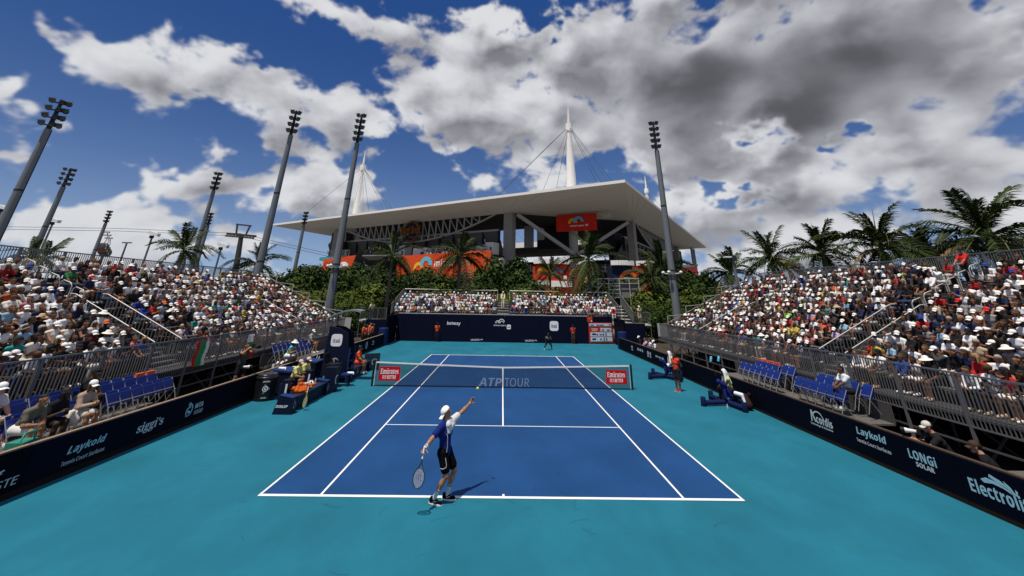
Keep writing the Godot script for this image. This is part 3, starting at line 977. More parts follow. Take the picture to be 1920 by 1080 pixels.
	part(sg, "lettering", text_g("Hard Rock", 14.5, 4.2, 0.5, 0.15, true, xs * Transform3D(Basis(), Vector3(0, 0.8, 0.8)), true), M(0.20, 0.075, 0.02))
	part(sg, "lettering", text_g("STADIUM", 5.6, 1.1, 0.5, 0.0, true, xs * Transform3D(Basis(), Vector3(0, -3.0, 0.62))), M(0.14, 0.07, 0.10))
	# hanging red banner across the open corner
	var hb := thing("hanging_banner", "red fabric banner with tournament arcs hanging in the stadium's open corner", "banner", t.position, t.rotation.y)
	g = G.new()
	var dgx := Vector3(-1, 0, 0).rotated(Vector3.UP, 0.12)
	var hxf := Transform3D(Basis(dgx, Vector3.UP, dgx.cross(Vector3.UP)), Vector3(32.4, 36.7, 30))
	for q in 10:
		var xa := -9.7 + q * 1.94
		var za := 0.35 * sin(q * 2.1)
		var zb := 0.35 * sin((q + 1) * 2.1)
		g.quad(hxf * Vector3(xa, -3.9, za), hxf * Vector3(xa + 1.94, -3.9, zb), hxf * Vector3(xa + 1.94, 3.9, zb), hxf * Vector3(xa, 3.9, za))
	part(hb, "fabric", g, M(0.50, 0.022, 0.012, 0.8))
	g = G.new()
	g.arc(Vector2(-1.5, -0.2), 1.6, 0.0, 3.3, 1.2, 1.2, 0.1, hxf * Transform3D(Basis(), Vector3(0, 0, 0.5)))
	part(hb, "arc_print", g, M(0.62, 0.34, 0.03))
	g = G.new()
	g.arc(Vector2(1.2, 0.2), 1.9, 0.0, 3.3, 1.4, 1.4, 0.1, hxf * Transform3D(Basis(), Vector3(0, 0, 0.55)))
	part(hb, "arc_print", g, M(0.10, 0.34, 0.50))
	part(hb, "lettering", text_g("miami open", 6.5, 1.0, 0.1, 0, true, hxf * Transform3D(Basis(), Vector3(0.4, -1.6, 0.5))), white)
	part(hb, "lettering", text_g("itaú", 1.3, 1.0, 0.1, 0, true, hxf * Transform3D(Basis(), Vector3(5.0, -1.3, 0.5))), white)
	build_gate()

# the red and white entrance pavilions in front of the stadium
func build_gate() -> void:
	var white := M(0.78, 0.78, 0.76, 0.6)
	for e in [[6.9, 15.3, 0], [24.4, 29.0, 1], [30.2, 33.6, 2], [16.6, 20.0, 3]]:
		var nm: String = ["wide red pavilion with white roof edge, arcs and small white logo", "navy, orange and grey painted pavilion right of the tall central palm", "narrow red pavilion with yellow and blue arcs beside the right lamp pole", "narrow red pavilion with a white poster, half hidden by the palm"][e[2]]
		var t := thing("pavilion", nm, "pavilion", Vector3((e[0] + e[1]) / 2, 0, -72))
		var w: float = e[1] - e[0]
		var g := G.new()
		var n := 10
		for q in n:      # slightly bowed front
			var xa := -w / 2 + w * q / n
			var xb := xa + w / n
			var za := 1.2 * cos(xa / w * 2.4)
			var zb := 1.2 * cos(xb / w * 2.4)
			g.quad(Vector3(xa, 0, za), Vector3(xb, 0, zb), Vector3(xb, 11.2, zb), Vector3(xa, 11.2, za))
		g.box(Vector3(0, 5.5, -2.2), Vector3(w, 11, 4))
		part(t, "front", g, M(0.60, 0.035, 0.015, 0.7) if e[2] != 1 else M(0.008, 0.012, 0.04))
		g = G.new()
		for q in n:
			var xa := -w / 2 + w * q / n
			var xb := xa + w / n
			var za := 1.5 * cos(xa / w * 2.4)
			var zb := 1.5 * cos(xb / w * 2.4)
			g.bar(Vector3(xa, 11.7, za), Vector3(xb + 0.02, 11.7, zb), 1.2, 1.0)
		part(t, "roof_edge", g, white)
		var xf := Transform3D(Basis(), Vector3(w * 0.15, 9.2, 1.2))
		if e[2] == 0:
			g = G.new()
			g.box(Vector3(-2.0, 7.2, 1.25), Vector3(w * 0.9, 0.9, 0.4))
			g.box(Vector3(1.5, 7.0, 1.3), Vector3(w * 0.6, 1.2, 0.4))
			part(t, "white_band", g, white)
			g = G.new()
			g.arc(Vector2(-0.3, 0.1), 0.8, 0.0, 3.2, 0.6, 0.6, 0.06, xf)
			part(t, "arc_print", g, M(0.13, 0.35, 0.5))
			g = G.new()
			g.arc(Vector2(-3.6, 0.0), 1.0, 0.0, 3.2, 0.7, 0.7, 0.06, xf)
			part(t, "arc_print", g, M(0.6, 0.25, 0.03))
			part(t, "lettering", text_g("miami open", 2.2, 0.35, 0.05, 0, true, xf * Transform3D(Basis(), Vector3(-0.6, -0.6, 0))), white)
			g = G.new()
			g.box(xf * Vector3(1.3, -0.8, 0), Vector3(0.7, 0.7, 0.1))
			part(t, "logo_tile", g, white)
		elif e[2] == 1:
			g = G.new()
			g.arc(Vector2(0.4, -1.2), 1.7, 0.0, 3.2, 0.8, 0.8, 0.06, xf)
			part(t, "arc_print", g, M(0.6, 0.12, 0.03))
			g = G.new()
			g.arc(Vector2(0.1, -2.2), 0.9, 0.0, PI, 1.8, 1.8, 0.12, xf)
			part(t, "dome_print", g, M(0.42, 0.42, 0.42))
		else:
			g = G.new()
			g.arc(Vector2(0.2, -0.2), 0.75, 0.0, 3.0, 0.5, 0.5, 0.06, xf)
			part(t, "arc_print", g, M(0.13, 0.3, 0.5))
			g = G.new()
			g.arc(Vector2(-0.9, -0.5), 0.5, 0.0, TAU, 0.4, 0.4, 0.06, xf)
			part(t, "arc_print", g, M(0.65, 0.4, 0.03))
			g = G.new()
			g.box(xf * Vector3(-0.4, -1.5, 0), Vector3(1.8, 0.35, 0.1))
			part(t, "white_band", g, white)

# ---------------------------------------------------------------- grandstands
func rail_panel(w: float, lo: float, hi: float) -> Array:      # [frame, balusters], along x, standing on y = 0
	var f := G.new()
	f.bar(Vector3(-w / 2, hi, 0), Vector3(w / 2, hi, 0), 0.05)
	var e := G.new()
	e.bar(Vector3(-w / 2, lo + 0.05, 0), Vector3(w / 2, lo + 0.05, 0), 0.04)
	var b := G.new()
	var n := int(w / 0.115)
	for q in n:
		b.box(Vector3(-w / 2 + (q + 0.5) * w / n, (lo + hi) / 2, 0), Vector3(0.024, hi - lo - 0.05, 0.024))
	return [f.mesh(), b.mesh(), e.mesh()]

func put_panel(parent: Node3D, meshes: Array, at: Vector3, turn: float, mt: Material) -> void:
	var p := part(parent, "railing_panel", meshes[0], mt, at)
	p.rotation.y = turn
	part(p, "bottom_bar", meshes[2], mt)
	var b := part(p, "balusters", meshes[1], mt)
	b.set_meta("kind", "stuff")

func row_x(r: int) -> float:
	return 14.25 + r * 0.66

func build_stands() -> void:
	var alu := M(0.20, 0.20, 0.20, 0.55, 0.4, 1, 0.8)
	var deckm := M(0.06, 0.06, 0.063, 0.8, 0.1, 1, 0.8)
	var railm := M(0.14, 0.145, 0.155, 0.5, 0.3)
	var bright := M(0.42, 0.42, 0.41, 0.5, 0.3)
	var pan := rail_panel(1.96, -0.32, 1.05)
	var panb := rail_panel(1.96, 0.0, 1.05)
	for side in [-1.0, 1.0]:
		var rows := 12 if side < 0 else 13
		var rise := 0.286 if side < 0 else 0.312
		var z0 := 14.0
		var z1 := -15.5 if side < 0 else -14.5
		var L := z0 - z1
		var t := thing("grandstand", "long aluminium grandstand full of spectators on the %s side of the court" % ("left" if side < 0 else "right"), "grandstand", Vector3(side * 13.2, 0, 0))
		var g := G.new()
		g.box(Vector3(side * 13.62, 1.26, (z0 + z1) / 2), Vector3(0.86, 0.06, L))
		wpart(t, "walkway", g, deckm)
		for r in rows:
			var x: float = row_x(r) * side
			var y := 1.3 + r * rise
			g = G.new()
			g.box(Vector3(x - side * 0.16, y - 0.03, (z0 + z1) / 2), Vector3(0.63, 0.05, L))
			g.box(Vector3(x + side * 0.19, y + 0.13, (z0 + z1) / 2), Vector3(0.03, rise - 0.06, L))
			wpart(t, "tier", g, deckm)
			for zz in [[z0, 5.0], [2.6, -7.4], [-9.0, z1]]:
				g = G.new()
				g.box(Vector3(x, y + 0.41, (zz[0] + zz[1]) / 2), Vector3(0.26, 0.04, absf(zz[0] - zz[1])))
				wpart(t, "bench", g, alu)
		# front railing with its posts, legs and braces below
		var n := int(L / 2.0)
		for q in n:
			var z := z0 - 1.0 - q * 2.0
			put_panel(t, pan, Vector3(0, 1.3, z), PI / 2, railm)
			g = G.new()
			g.bar(Vector3(side * 13.2, 0.0, z + 1.0), Vector3(side * 13.2, 2.38, z + 1.0), 0.07)
			wpart(t, "post", g, railm)
			g = G.new()
			g.bar(Vector3(side * 13.28, 0.1, z + 1.0), Vector3(side * 14.6, 1.2, z + 1.0), 0.05)
			g.bar(Vector3(side * 13.28, 0.55, z + 1.0), Vector3(side * 13.28, 0.55, z - 1.0), 0.05)
			g.bar(Vector3(side * 14.6, 0.0, z + 1.0), Vector3(side * 14.6, 1.25, z + 1.0), 0.06)
			g.bar(Vector3(side * 14.6, 0.1, z + 1.0), Vector3(side * 14.6, 1.1, z - 1.0), 0.04)
			wpart(t, "scaffold_frame", g, M(0.10, 0.10, 0.10, 0.6, 0.3))
		g = G.new()
		g.box(Vector3(side * 16.4, 0.9, (z0 + z1) / 2), Vector3(0.04, 1.8, L))  # dark panel added below the rows to keep that space dark
		wpart(t, "added_dark_panel", g, M(0.012, 0.012, 0.014))
		# back railing
		var bx := row_x(rows - 1) + 0.45
		var by := 1.3 + (rows - 1) * rise
		for q in n:
			put_panel(t, panb, Vector3(side * (bx - 13.2), by + 0.42, z0 - 1.0 - q * 2.0), PI / 2, railm)
			g = G.new()
			g.bar(Vector3(side * bx, by - 0.6, z0 - q * 2.0), Vector3(side * bx, by + 1.5, z0 - q * 2.0), 0.06)
			wpart(t, "post", g, railm)
		g = G.new()
		g.box(Vector3(side * (bx + 0.1), by / 2, (z0 + z1) / 2), Vector3(0.05, by, L))
		wpart(t, "back_screen", g, M(0.02, 0.02, 0.022))
		# sloping end rails
		var a := Vector3(side * 13.2, 2.35, z1)
		var b := Vector3(side * bx, by + 1.4, z1)
		for k in [0.0, -0.5, -1.0]:
			g = G.new()
			g.bar(a + Vector3(side * 0.9, k, 0), b + Vector3(0, k, 0), 0.05)
			wpart(t, "end_rail", g, bright)
		for q in 5:
			var f := (q + 0.5) / 5.0
			var p := (a + Vector3(side * 0.9, 0, 0)).lerp(b, f)
			g = G.new()
			g.bar(p + Vector3(-side * 0.8, 0.14, 0.02), p + Vector3(side * 0.75, 0.30, 0.02), 0.05)
			g.bar(p + Vector3(-side * 0.8, 0.14, 0.02), p + Vector3(-side * 0.8, -1.1, 0.02), 0.05)
			wpart(t, "stepped_rail", g, bright)
		g = G.new()
		g.box(Vector3(side * 13.6, 1.82, z1), Vector3(0.8, 1.0, 0.02))
		wpart(t, "end_panel", g, M(0.36, 0.37, 0.38, 0.6))
		for q in rows:
			g = G.new()
			g.bar(Vector3(row_x(q) * side, 0, z1 + 0.02), Vector3(row_x(q) * side, 2.3 + q * rise, z1 + 0.02), 0.05)
			wpart(t, "end_post", g, railm)
		# the two stairways up through the rows
		for zc in [3.8, -8.2]:
			for r in rows:
				g = G.new()
				for s in 2:
					g.box(Vector3(side * (row_x(r) - 0.28 + s * 0.33), 1.3 + r * rise + s * rise / 2, zc), Vector3(0.31, 0.05, 1.2))
				wpart(t, "stair_tread", g, alu)
			var reach := 6 if zc > 0 else 5
			for dz in [-0.75, 0.75]:
				var p0 := Vector3(side * 14.3, 2.25, zc + dz)
				var p1 := Vector3(side * row_x(reach), 2.3 + reach * rise, zc + dz)
				g = G.new()
				g.tube([p0, p1, p1 + Vector3(side * 0.25, 0.02, 0)], [0.024, 0.024, 0.024], 6)
				wpart(t, "hand_rail", g, bright)
				g = G.new()
				var nb := 24
				for q in nb:
					var p := p0.lerp(p1, (q + 0.5) / nb)
					g.box(p - Vector3(0, 0.47, 0), Vector3(0.024, 0.92, 0.024))
				g.bar(p0 - Vector3(0, 0.92, 0), p1 - Vector3(0, 0.92, 0), 0.04)
				var bl := wpart(t, "stair_balusters", g, railm)
				bl.set_meta("kind", "stuff")
			for r in range(reach + 1, rows, 1):
				g = G.new()
				var p := Vector3(side * row_x(r), 1.3 + r * rise, zc)
				g.tube([p + Vector3(-side * 0.28, 0.0, 0), p + Vector3(-side * 0.28, 0.75, 0), p + Vector3(-side * 0.18, 0.88, 0), p + Vector3(side * 0.18, 1.0, 0), p + Vector3(side * 0.28, 0.92, 0), p + Vector3(side * 0.28, 0.2, 0)], [0.025, 0.025, 0.025, 0.025, 0.025, 0.025], 6)
				wpart(t, "stair_hoop", g, bright)
			for k in 3:
				g = G.new()
				var x: float = side * (14.5 + k * 0.9)
				g.bar(Vector3(x, 2.3 + k * 0.35, zc - 0.72), Vector3(x, 2.3 + k * 0.35, zc - 1.9), 0.04)
				g.bar(Vector3(x, 1.5 + k * 0.35, zc - 1.9), Vector3(x, 2.3 + k * 0.35, zc - 1.9), 0.04)
				wpart(t, "crowd_barrier", g, bright)
	# far stand
	var t := thing("grandstand", "small aluminium grandstand packed with people above the navy wall at the far end", "grandstand", Vector3(0, 0, -22))
	for r in 6:
		var z := -22.6 - r * 0.8
		var y := 2.15 + r * 0.25
		var g := G.new()
		g.box(Vector3(0.3, y - 0.03, z), Vector3(23.4, 0.05, 0.8))
		g.box(Vector3(0.3, y + 0.12, z - 0.39), Vector3(23.4, 0.26, 0.03))
		wpart(t, "tier", g, deckm)
		for xx in [[-11.4, -0.7], [0.7, 12.0]]:
			g = G.new()
			g.box(Vector3((xx[0] + xx[1]) / 2, y + 0.41, z - 0.1), Vector3(xx[1] - xx[0], 0.04, 0.26))
			wpart(t, "bench", g, alu)
		g = G.new()
		g.box(Vector3(0, y + 0.16, z + 0.2), Vector3(1.2, 0.05, 0.4))
		wpart(t, "stair_tread", g, bright)
	for xx in [[-11.5, -0.7], [0.75, 12.1]]:
		var g := G.new()
		g.tube([Vector3(xx[0], 3.9, -27.3), Vector3(xx[0], 4.88, -27.3), Vector3(xx[1], 4.88, -27.3), Vector3(xx[1], 3.9, -27.3)], [0.05, 0.05, 0.05, 0.05], 6)
		wpart(t, "back_rail", g, M(0.68, 0.68, 0.66, 0.5))
		g = G.new()
		g.bar(Vector3(xx[0], 4.4, -27.3), Vector3(xx[1], 4.4, -27.3), 0.05)
		wpart(t, "mid_rail", g, railm)
		for q in 7:
			g = G.new()
			var x: float = lerpf(xx[0], xx[1], (q + 0.5) / 7.0)
			g.bar(Vector3(x, 3.6, -27.3), Vector3(x, 4.88, -27.3), 0.05)
			wpart(t, "post", g, railm)
	for side in [-1.0, 1.0]:
		var x := -11.6 if side < 0 else 12.2
		var g := G.new()
		for q in 30:
			var f := q / 29.0
			g.bar(Vector3(x, lerpf(2.3, 3.8, f), lerpf(-22.3, -27.2, f)), Vector3(x, lerpf(3.35, 4.86, f), lerpf(-22.3, -27.2, f)), 0.024)
		g.bar(Vector3(x, 3.35, -22.3), Vector3(x, 4.86, -27.2), 0.06)
		wpart(t, "end_railing", g, railm)
		# landing beside the far stand, with its own railing, and stairs on the right
		var lp := thing("landing", "raised steel landing with railing at the far %s corner, beside the far stand" % ("left" if side < 0 else "right"), "platform", Vector3(x + side * 1.3, 0, -22.2))
		g = G.new()
		g.box(Vector3(x + side * 1.5, 1.78, -22.3), Vector3(2.7, 0.14, 1.6))
		wpart(lp, "deck", g, M(0.5, 0.5, 0.48, 0.7))
		g = G.new()
		for q in 4:
			g.bar(Vector3(x + side * (0.2 + q * 0.87), 0, -21.55), Vector3(x + side * (0.2 + q * 0.87), 2.95, -21.55), 0.05)
		g.bar(Vector3(x + side * 0.2, 2.95, -21.55), Vector3(x + side * 2.85, 2.95, -21.55), 0.05)
		g.bar(Vector3(x + side * 0.2, 1.95, -21.55), Vector3(x + side * 2.85, 1.95, -21.55), 0.04)
		g.bar(Vector3(x + side * 2.85, 2.95, -21.55), Vector3(x + side * 2.85, 2.95, -23.0), 0.05)
		wpart(lp, "railing", g, railm)
		g = G.new()
		for q in 20:
			g.box(Vector3(x + side * (0.25 + q * 0.13), 2.45, -21.55), Vector3(0.02, 1.0, 0.02))
		var bl := wpart(lp, "balusters", g, railm)
		bl.set_meta("kind", "stuff")
		if side > 0:
			for q in 6:
				g = G.new()
				g.box(Vector3(x + 0.75, 1.9 + q * 0.3, -22.9 - q * 0.75), Vector3(1.1, 0.06, 0.7))
				wpart(lp, "stair_tread", g, M(0.5, 0.5, 0.48, 0.7))
			g = G.new()
			for q in 30:
				var f := q / 29.0
				g.bar(Vector3(x + 1.4, lerpf(1.9, 3.6, f), lerpf(-22.5, -27.0, f)), Vector3(x + 1.4, lerpf(2.95, 4.7, f), lerpf(-22.5, -27.0, f)), 0.03)
			g.bar(Vector3(x + 1.4, 2.95, -22.5), Vector3(x + 1.4, 4.7, -27.0), 0.07)
			wpart(lp, "stair_railing", g, railm)
	# metal stair frame behind the far stand
	var ms := thing("steel_stair", "steel stair and deck with mesh fence behind the far stand, right of the palm", "stairs", Vector3(14.5, 0, -32))
	var g2 := G.new()
	for x in [12.2, 13.6, 15.0, 16.3, 17.5]:
		g2.bar(Vector3(x, 0, -32), Vector3(x, 6.6, -32), 0.09)
	g2.bar(Vector3(12.1, 6.6, -32), Vector3(17.6, 6.7, -32), 0.12)
	g2.bar(Vector3(12.1, 6.0, -32), Vector3(17.6, 6.1, -32), 0.07)
	g2.bar(Vector3(10.2, 4.7, -32), Vector3(12.2, 6.6, -32), 0.1)
	g2.bar(Vector3(11.4, 4.5, -32.1), Vector3(13.2, 6.3, -32.1), 0.1)
	for q in 4:
		g2.bar(Vector3(13.6, 4.4 + q * 0.45, -32), Vector3(15.0, 4.4 + q * 0.45, -32), 0.08)
	wpart(ms, "frame", g2, M(0.5, 0.5, 0.5, 0.5, 0.3))
	g2 = G.new()
	g2.box(Vector3(15.9, 5.2, -32.3), Vector3(3.0, 1.7, 0.06))
	wpart(ms, "printed_mesh", g2, M(0.30, 0.29, 0.30, 0.8, 0, 3, 3.0))

# ---------------------------------------------------------------- floodlight poles, camera posts
var lamp_mesh: ArrayMesh
var lamp_face: ArrayMesh

func pole(label: String, at: Vector3, h: float, r0: float, r1: float, rows: int, across: int, turn: float, collar: bool) -> void:
	var t := thing("floodlight_pole", label, "floodlight", at, turn, "floodlight poles round the courts")
	var g := G.new()
	g.tube([Vector3.ZERO, Vector3(0, h * 0.45, 0), Vector3(0, h, 0)], [r0, lerpf(r0, r1, 0.5), r1], 14)
	part(t, "shaft", g, M(0.21, 0.235, 0.26, 0.5, 0.1, 1, 0.4))
	g = G.new()
	g.box(Vector3(0, 1.1, r0 * 0.99), Vector3(r0 * 0.7, 0.5, 0.05))
	part(t, "access_hatch", g, M(0.11, 0.12, 0.13, 0.6))
	g = G.new()
	g.tube([Vector3(r0 * 0.98, 0.5, r0 * 0.3), Vector3(r1 * 1.02, h, r1 * 0.3)], [0.03, 0.03], 5)
	part(t, "cable", g, M(0.03, 0.03, 0.033))
	g = G.new()
	g.tube([Vector3(0, h * 0.985, 0), Vector3(0, h + rows * 0.70, 0)], [r1 * 0.8, r1 * 0.5], 8)
	for q in 2:
		g.tube([Vector3(0, h * 0.35 + q * h * 0.33, 0), Vector3(0, h * 0.35 + q * h * 0.33 + 0.14, 0)], [lerpf(r0, r1, 0.35 + q * 0.33) + 0.015, lerpf(r0, r1, 0.35 + q * 0.33) + 0.015], 14)
	part(t, "mast_head", g, M(0.03, 0.032, 0.036, 0.6))
	for r in rows:
		var arm := G.new()
		var y := h + 0.35 + r * 0.70
		var half := 0.27 + 0.25 * (across - 2)
		arm.bar(Vector3(-half - 0.15, y, 0.06), Vector3(half + 0.15, y, 0.06), 0.09)
		part(t, "crossarm", arm, M(0.03, 0.032, 0.036, 0.6))
		for k in across:
			var x := lerpf(-half, half, k / float(across - 1))
			var f := part(t, "floodlight", lamp_mesh, M(0.02, 0.021, 0.024, 0.5), Vector3(x, y + 0.1, 0.2))
			f.basis = Basis.from_euler(Vector3(0.55, (k % 2) * 1.0 - 0.5, 0)) * Basis.from_scale(Vector3.ONE * 0.66)
			part(f, "lens", lamp_face, M(0.10, 0.105, 0.11, 0.15))
	if collar:
		g = G.new()
		g.tube([Vector3(0, 6.1, 0), Vector3(0, 6.5, 0)], [r0 * 0.95, r0 * 0.95], 12)
		part(t, "collar", g, M(0.05, 0.052, 0.055))
		for q in 4:
			g = G.new()
			var a := TAU * q / 4.0 + 0.4
			g.bar(Vector3(cos(a) * r0 * 0.8, 6.6, sin(a) * r0 * 0.8), Vector3(cos(a) * r0 * 2.0, 6.65, sin(a) * r0 * 2.0), 0.09)
			g.lathe([Vector2(0.0, -0.16), Vector2(0.16, -0.1), Vector2(0.17, 0.05), Vector2(0.0, 0.16)], 8, Transform3D(Basis(), Vector3(cos(a) * r0 * 2.1, 6.72, sin(a) * r0 * 2.1)))
			part(t, "camera_dome", g, M(0.6, 0.6, 0.6, 0.4))

func build_poles() -> void:
	var g := G.new()
	g.lathe([Vector2(0.0, 0.34), Vector2(0.14, 0.32), Vector2(0.17, 0.12), Vector2(0.36, -0.12), Vector2(0.38, -0.16), Vector2(0.34, -0.14)], 10, Transform3D(Basis(Vector3.RIGHT, -PI / 2)))
	g.box(Vector3(0, 0.32, 0.22), Vector3(0.66, 0.04, 0.5))
	lamp_mesh = g.mesh()
	g = G.new()
	g.tube([Vector3(0, 0, 0.11), Vector3(0, 0, 0.13)], [0.33, 0.33], 10)
	lamp_face = g.mesh()
	var d := PI
	pole("nearest thick floodlight pole leaning in from the photo's left edge, head of four rows", Vector3(-39.5, 0, -9.5), 16.9, 0.36, 0.23, 4, 3, 0.9, false)
	pole("second floodlight pole from the left, its flat topped head lower in the blue sky", Vector3(-64, 0, -35), 17.9, 0.42, 0.27, 4, 3, 0.7, false)
	pole("slender tall floodlight pole rising behind the left stand's far end, white cloud behind", Vector3(-22.5, 0, -16), 19.4, 0.37, 0.21, 4, 2, 0.5, false)
	pole("tall floodlight pole standing before the green hedge, crossing the left mast of the stadium", Vector3(-16.3, 0, -18.0), 19.4, 0.41, 0.22, 5, 2, 0.2, true)
	pole("tall floodlight pole right of the stadium, above the right stand's far end", Vector3(16.6, 0, -18.4), 19.5, 0.41, 0.22, 5, 2, -0.3, true)
	pole("floodlight pole behind the round palm over the left stand, four rows of lamps", Vector3(-42.0, 0, -34.4), 17.6, 0.38, 0.23, 4, 2, 0.5, false)
	pole("small distant floodlight pole just right of the pole behind the round palm", Vector3(-65, 0, -67.5), 17.6, 0.5, 0.35, 4, 2, 0.5, false)
	pole("thin distant floodlight pole beside the cable car cabins", Vector3(-88, 0, -68.5), 17.8, 0.45, 0.30, 4, 2, 0.5, false)
	pole("thin floodlight pole before the left tip of the canopy roof", Vector3(-42.5, 0, -64), 17.6, 0.45, 0.28, 4, 2, 0.3, false)
	# camera posts with white heads
	for e in [[-53.1, -40.0, 11.8, "thin post with a white camera box left of the round palm"], [-42.4, -40.0, 10.3, "thin post with a white camera box between the two left palms"], [-68.6, -40.0, 13.5, "post with a white camera box beside the second floodlight pole"], [-77.1, -40.0, 15.3, "post with white camera boxes at the photo's left edge"], [20.8, -14.5, 7.9, "thin lamp post with flat white head among the right palms"]]:
		var t := thing("camera_post", e[3], "post", Vector3(e[0], 0, e[1]))
		var c := G.new()
		c.tube([Vector3.ZERO, Vector3(0, e[2], 0)], [0.16, 0.12], 8)
		part(t, "post", c, M(0.14, 0.15, 0.16, 0.5, 0.2))
		c = G.new()
		if e[0] > 0:
			c.box(Vector3(-0.3, e[2], 0.0), Vector3(0.95, 0.12, 0.5))
		else:
			c.box(Vector3(0.35, e[2] + 0.35, 0.2), Vector3(1.5, 0.45, 0.6), Basis(Vector3.FORWARD, 0.25))
		part(t, "white_head", c, M(0.72, 0.73, 0.74, 0.5))
		c = G.new()
		c.box(Vector3(0.0, e[2] - 0.1, 0.1), Vector3(0.4, 0.4, 0.4))
		part(t, "bracket", c, M(0.03, 0.03, 0.03))
	var th := thing("thin_antenna", "thin far antenna mast with panels left of the round palm", "antenna", Vector3(-101, 0, -90))
	var a := G.new()
	a.tube([Vector3.ZERO, Vector3(0, 16, 0)], [0.3, 0.2], 6)
	a.bar(Vector3(-1.2, 16, 0), Vector3(1.2, 16, 0), 0.3)
	for q in 3:
		a.bar(Vector3(-1.0, 8.0 + q, 0), Vector3(1.0, 8.0 + q, 0), 0.5)
	part(th, "mast", a, M(0.12, 0.125, 0.13, 0.6))

# ---------------------------------------------------------------- cable car
func build_gondola() -> void:
	var t := thing("cable_car_tower", "dark steel cable car pylon with cross arm right of the round palm", "pylon", Vector3(-97, 0, -130))
	var g := G.new()
	g.tube([Vector3(3.0, 0, 0), Vector3(0.6, 23.5, 0)], [1.3, 0.75], 10)
	part(t, "shaft", g, M(0.05, 0.052, 0.055, 0.6))
	g = G.new()
	g.box(Vector3(0.6, 23.7, 0), Vector3(10.5, 0.7, 1.2), Basis(Vector3.FORWARD, 0.07))
	for q in 9:
		g.box(Vector3(-4.2 + q * 1.2, 23.2 - q * 0.08, 0.7), Vector3(0.9, 0.6, 0.4))
	part(t, "cross_arm", g, M(0.05, 0.052, 0.055, 0.6))
	g = G.new()
	g.bar(Vector3(-1.4, 24, 0), Vector3(-1.9, 27.4, 0), 0.45)
	g.bar(Vector3(2.2, 24, 0), Vector3(2.9, 27.0, 0), 0.45)
	g.bar(Vector3(-2.2, 27.5, 0), Vector3(3.3, 27.0, 0), 0.5)
	part(t, "gantry", g, M(0.05, 0.052, 0.055, 0.6))
	for k in 2:
		var c := thing("haul_cable", ["front haul cable of the cable car, crossing the left sky", "rear haul cable of the cable car, just below the front one"][k], "cable", Vector3(-97, 23, -130))
		g = G.new()
		var y := -0.9 * k
		g.tube([Vector3(-140, 25.0 + y, -129), Vector3(-97, 24.2 + y, -130), Vector3(-60, 17.0 + y, -130), Vector3(-35, 10.0 + y, -128)], [0.07, 0.07, 0.07, 0.07], 4)
		g.tube([Vector3(-200, 24.6 + y, -128), Vector3(-140, 25.0 + y, -129)], [0.07, 0.07], 4)
		wpart(c, "cable", g, M(0.05, 0.05, 0.055))
	for k in 3:
		var c := thing("cable_car_cabin", ["cable car cabin with red sides, front one of the three", "cable car cabin, middle one of the three, half hidden", "cable car cabin, rearmost and lowest of the three"][k], "cabin", Vector3(-144.6 - k * 1.9, 18.4 - k * 0.7, -130 - k * 3.0), 0.2, "cable car cabins")
		g = G.new()
		g.lathe([Vector2(0.0, -1.5), Vector2(1.3, -1.4), Vector2(1.75, -0.5), Vector2(1.75, -0.3)], 14)
		part(c, "lower_shell", g, M(0.22, 0.05, 0.04, 0.4) if k == 0 else M(0.05, 0.05, 0.055, 0.4))
		g = G.new()
		g.lathe([Vector2(1.75, -0.3), Vector2(1.8, 0.2), Vector2(1.5, 1.0)], 14)
		part(c, "window_band", g, M(0.05, 0.06, 0.07, 0.15))
		g = G.new()
		g.lathe([Vector2(1.52, 1.0), Vector2(0.9, 1.45), Vector2(0.0, 1.55)], 14)
		part(c, "roof", g, M(0.06, 0.06, 0.065, 0.5))
		for q in 4:
			g = G.new()
			var a := TAU * q / 4.0 + 0.5
			g.bar(Vector3(cos(a) * 1.78, -0.6, sin(a) * 1.78), Vector3(cos(a) * 1.5, 1.05, sin(a) * 1.5), 0.22)
			part(c, "window_post", g, M(0.55, 0.55, 0.55))
		g = G.new()
		g.bar(Vector3(0, 1.5, 0), Vector3(0.4, 3.0, 0), 0.2)
		g.bar(Vector3(0.4, 3.0, 0), Vector3(-0.2, 5.2, 0), 0.2)
		g.box(Vector3(-0.8, 5.3, 0), Vector3(2.4, 0.5, 0.6))
		part(c, "hanger", g, M(0.4, 0.4, 0.4))

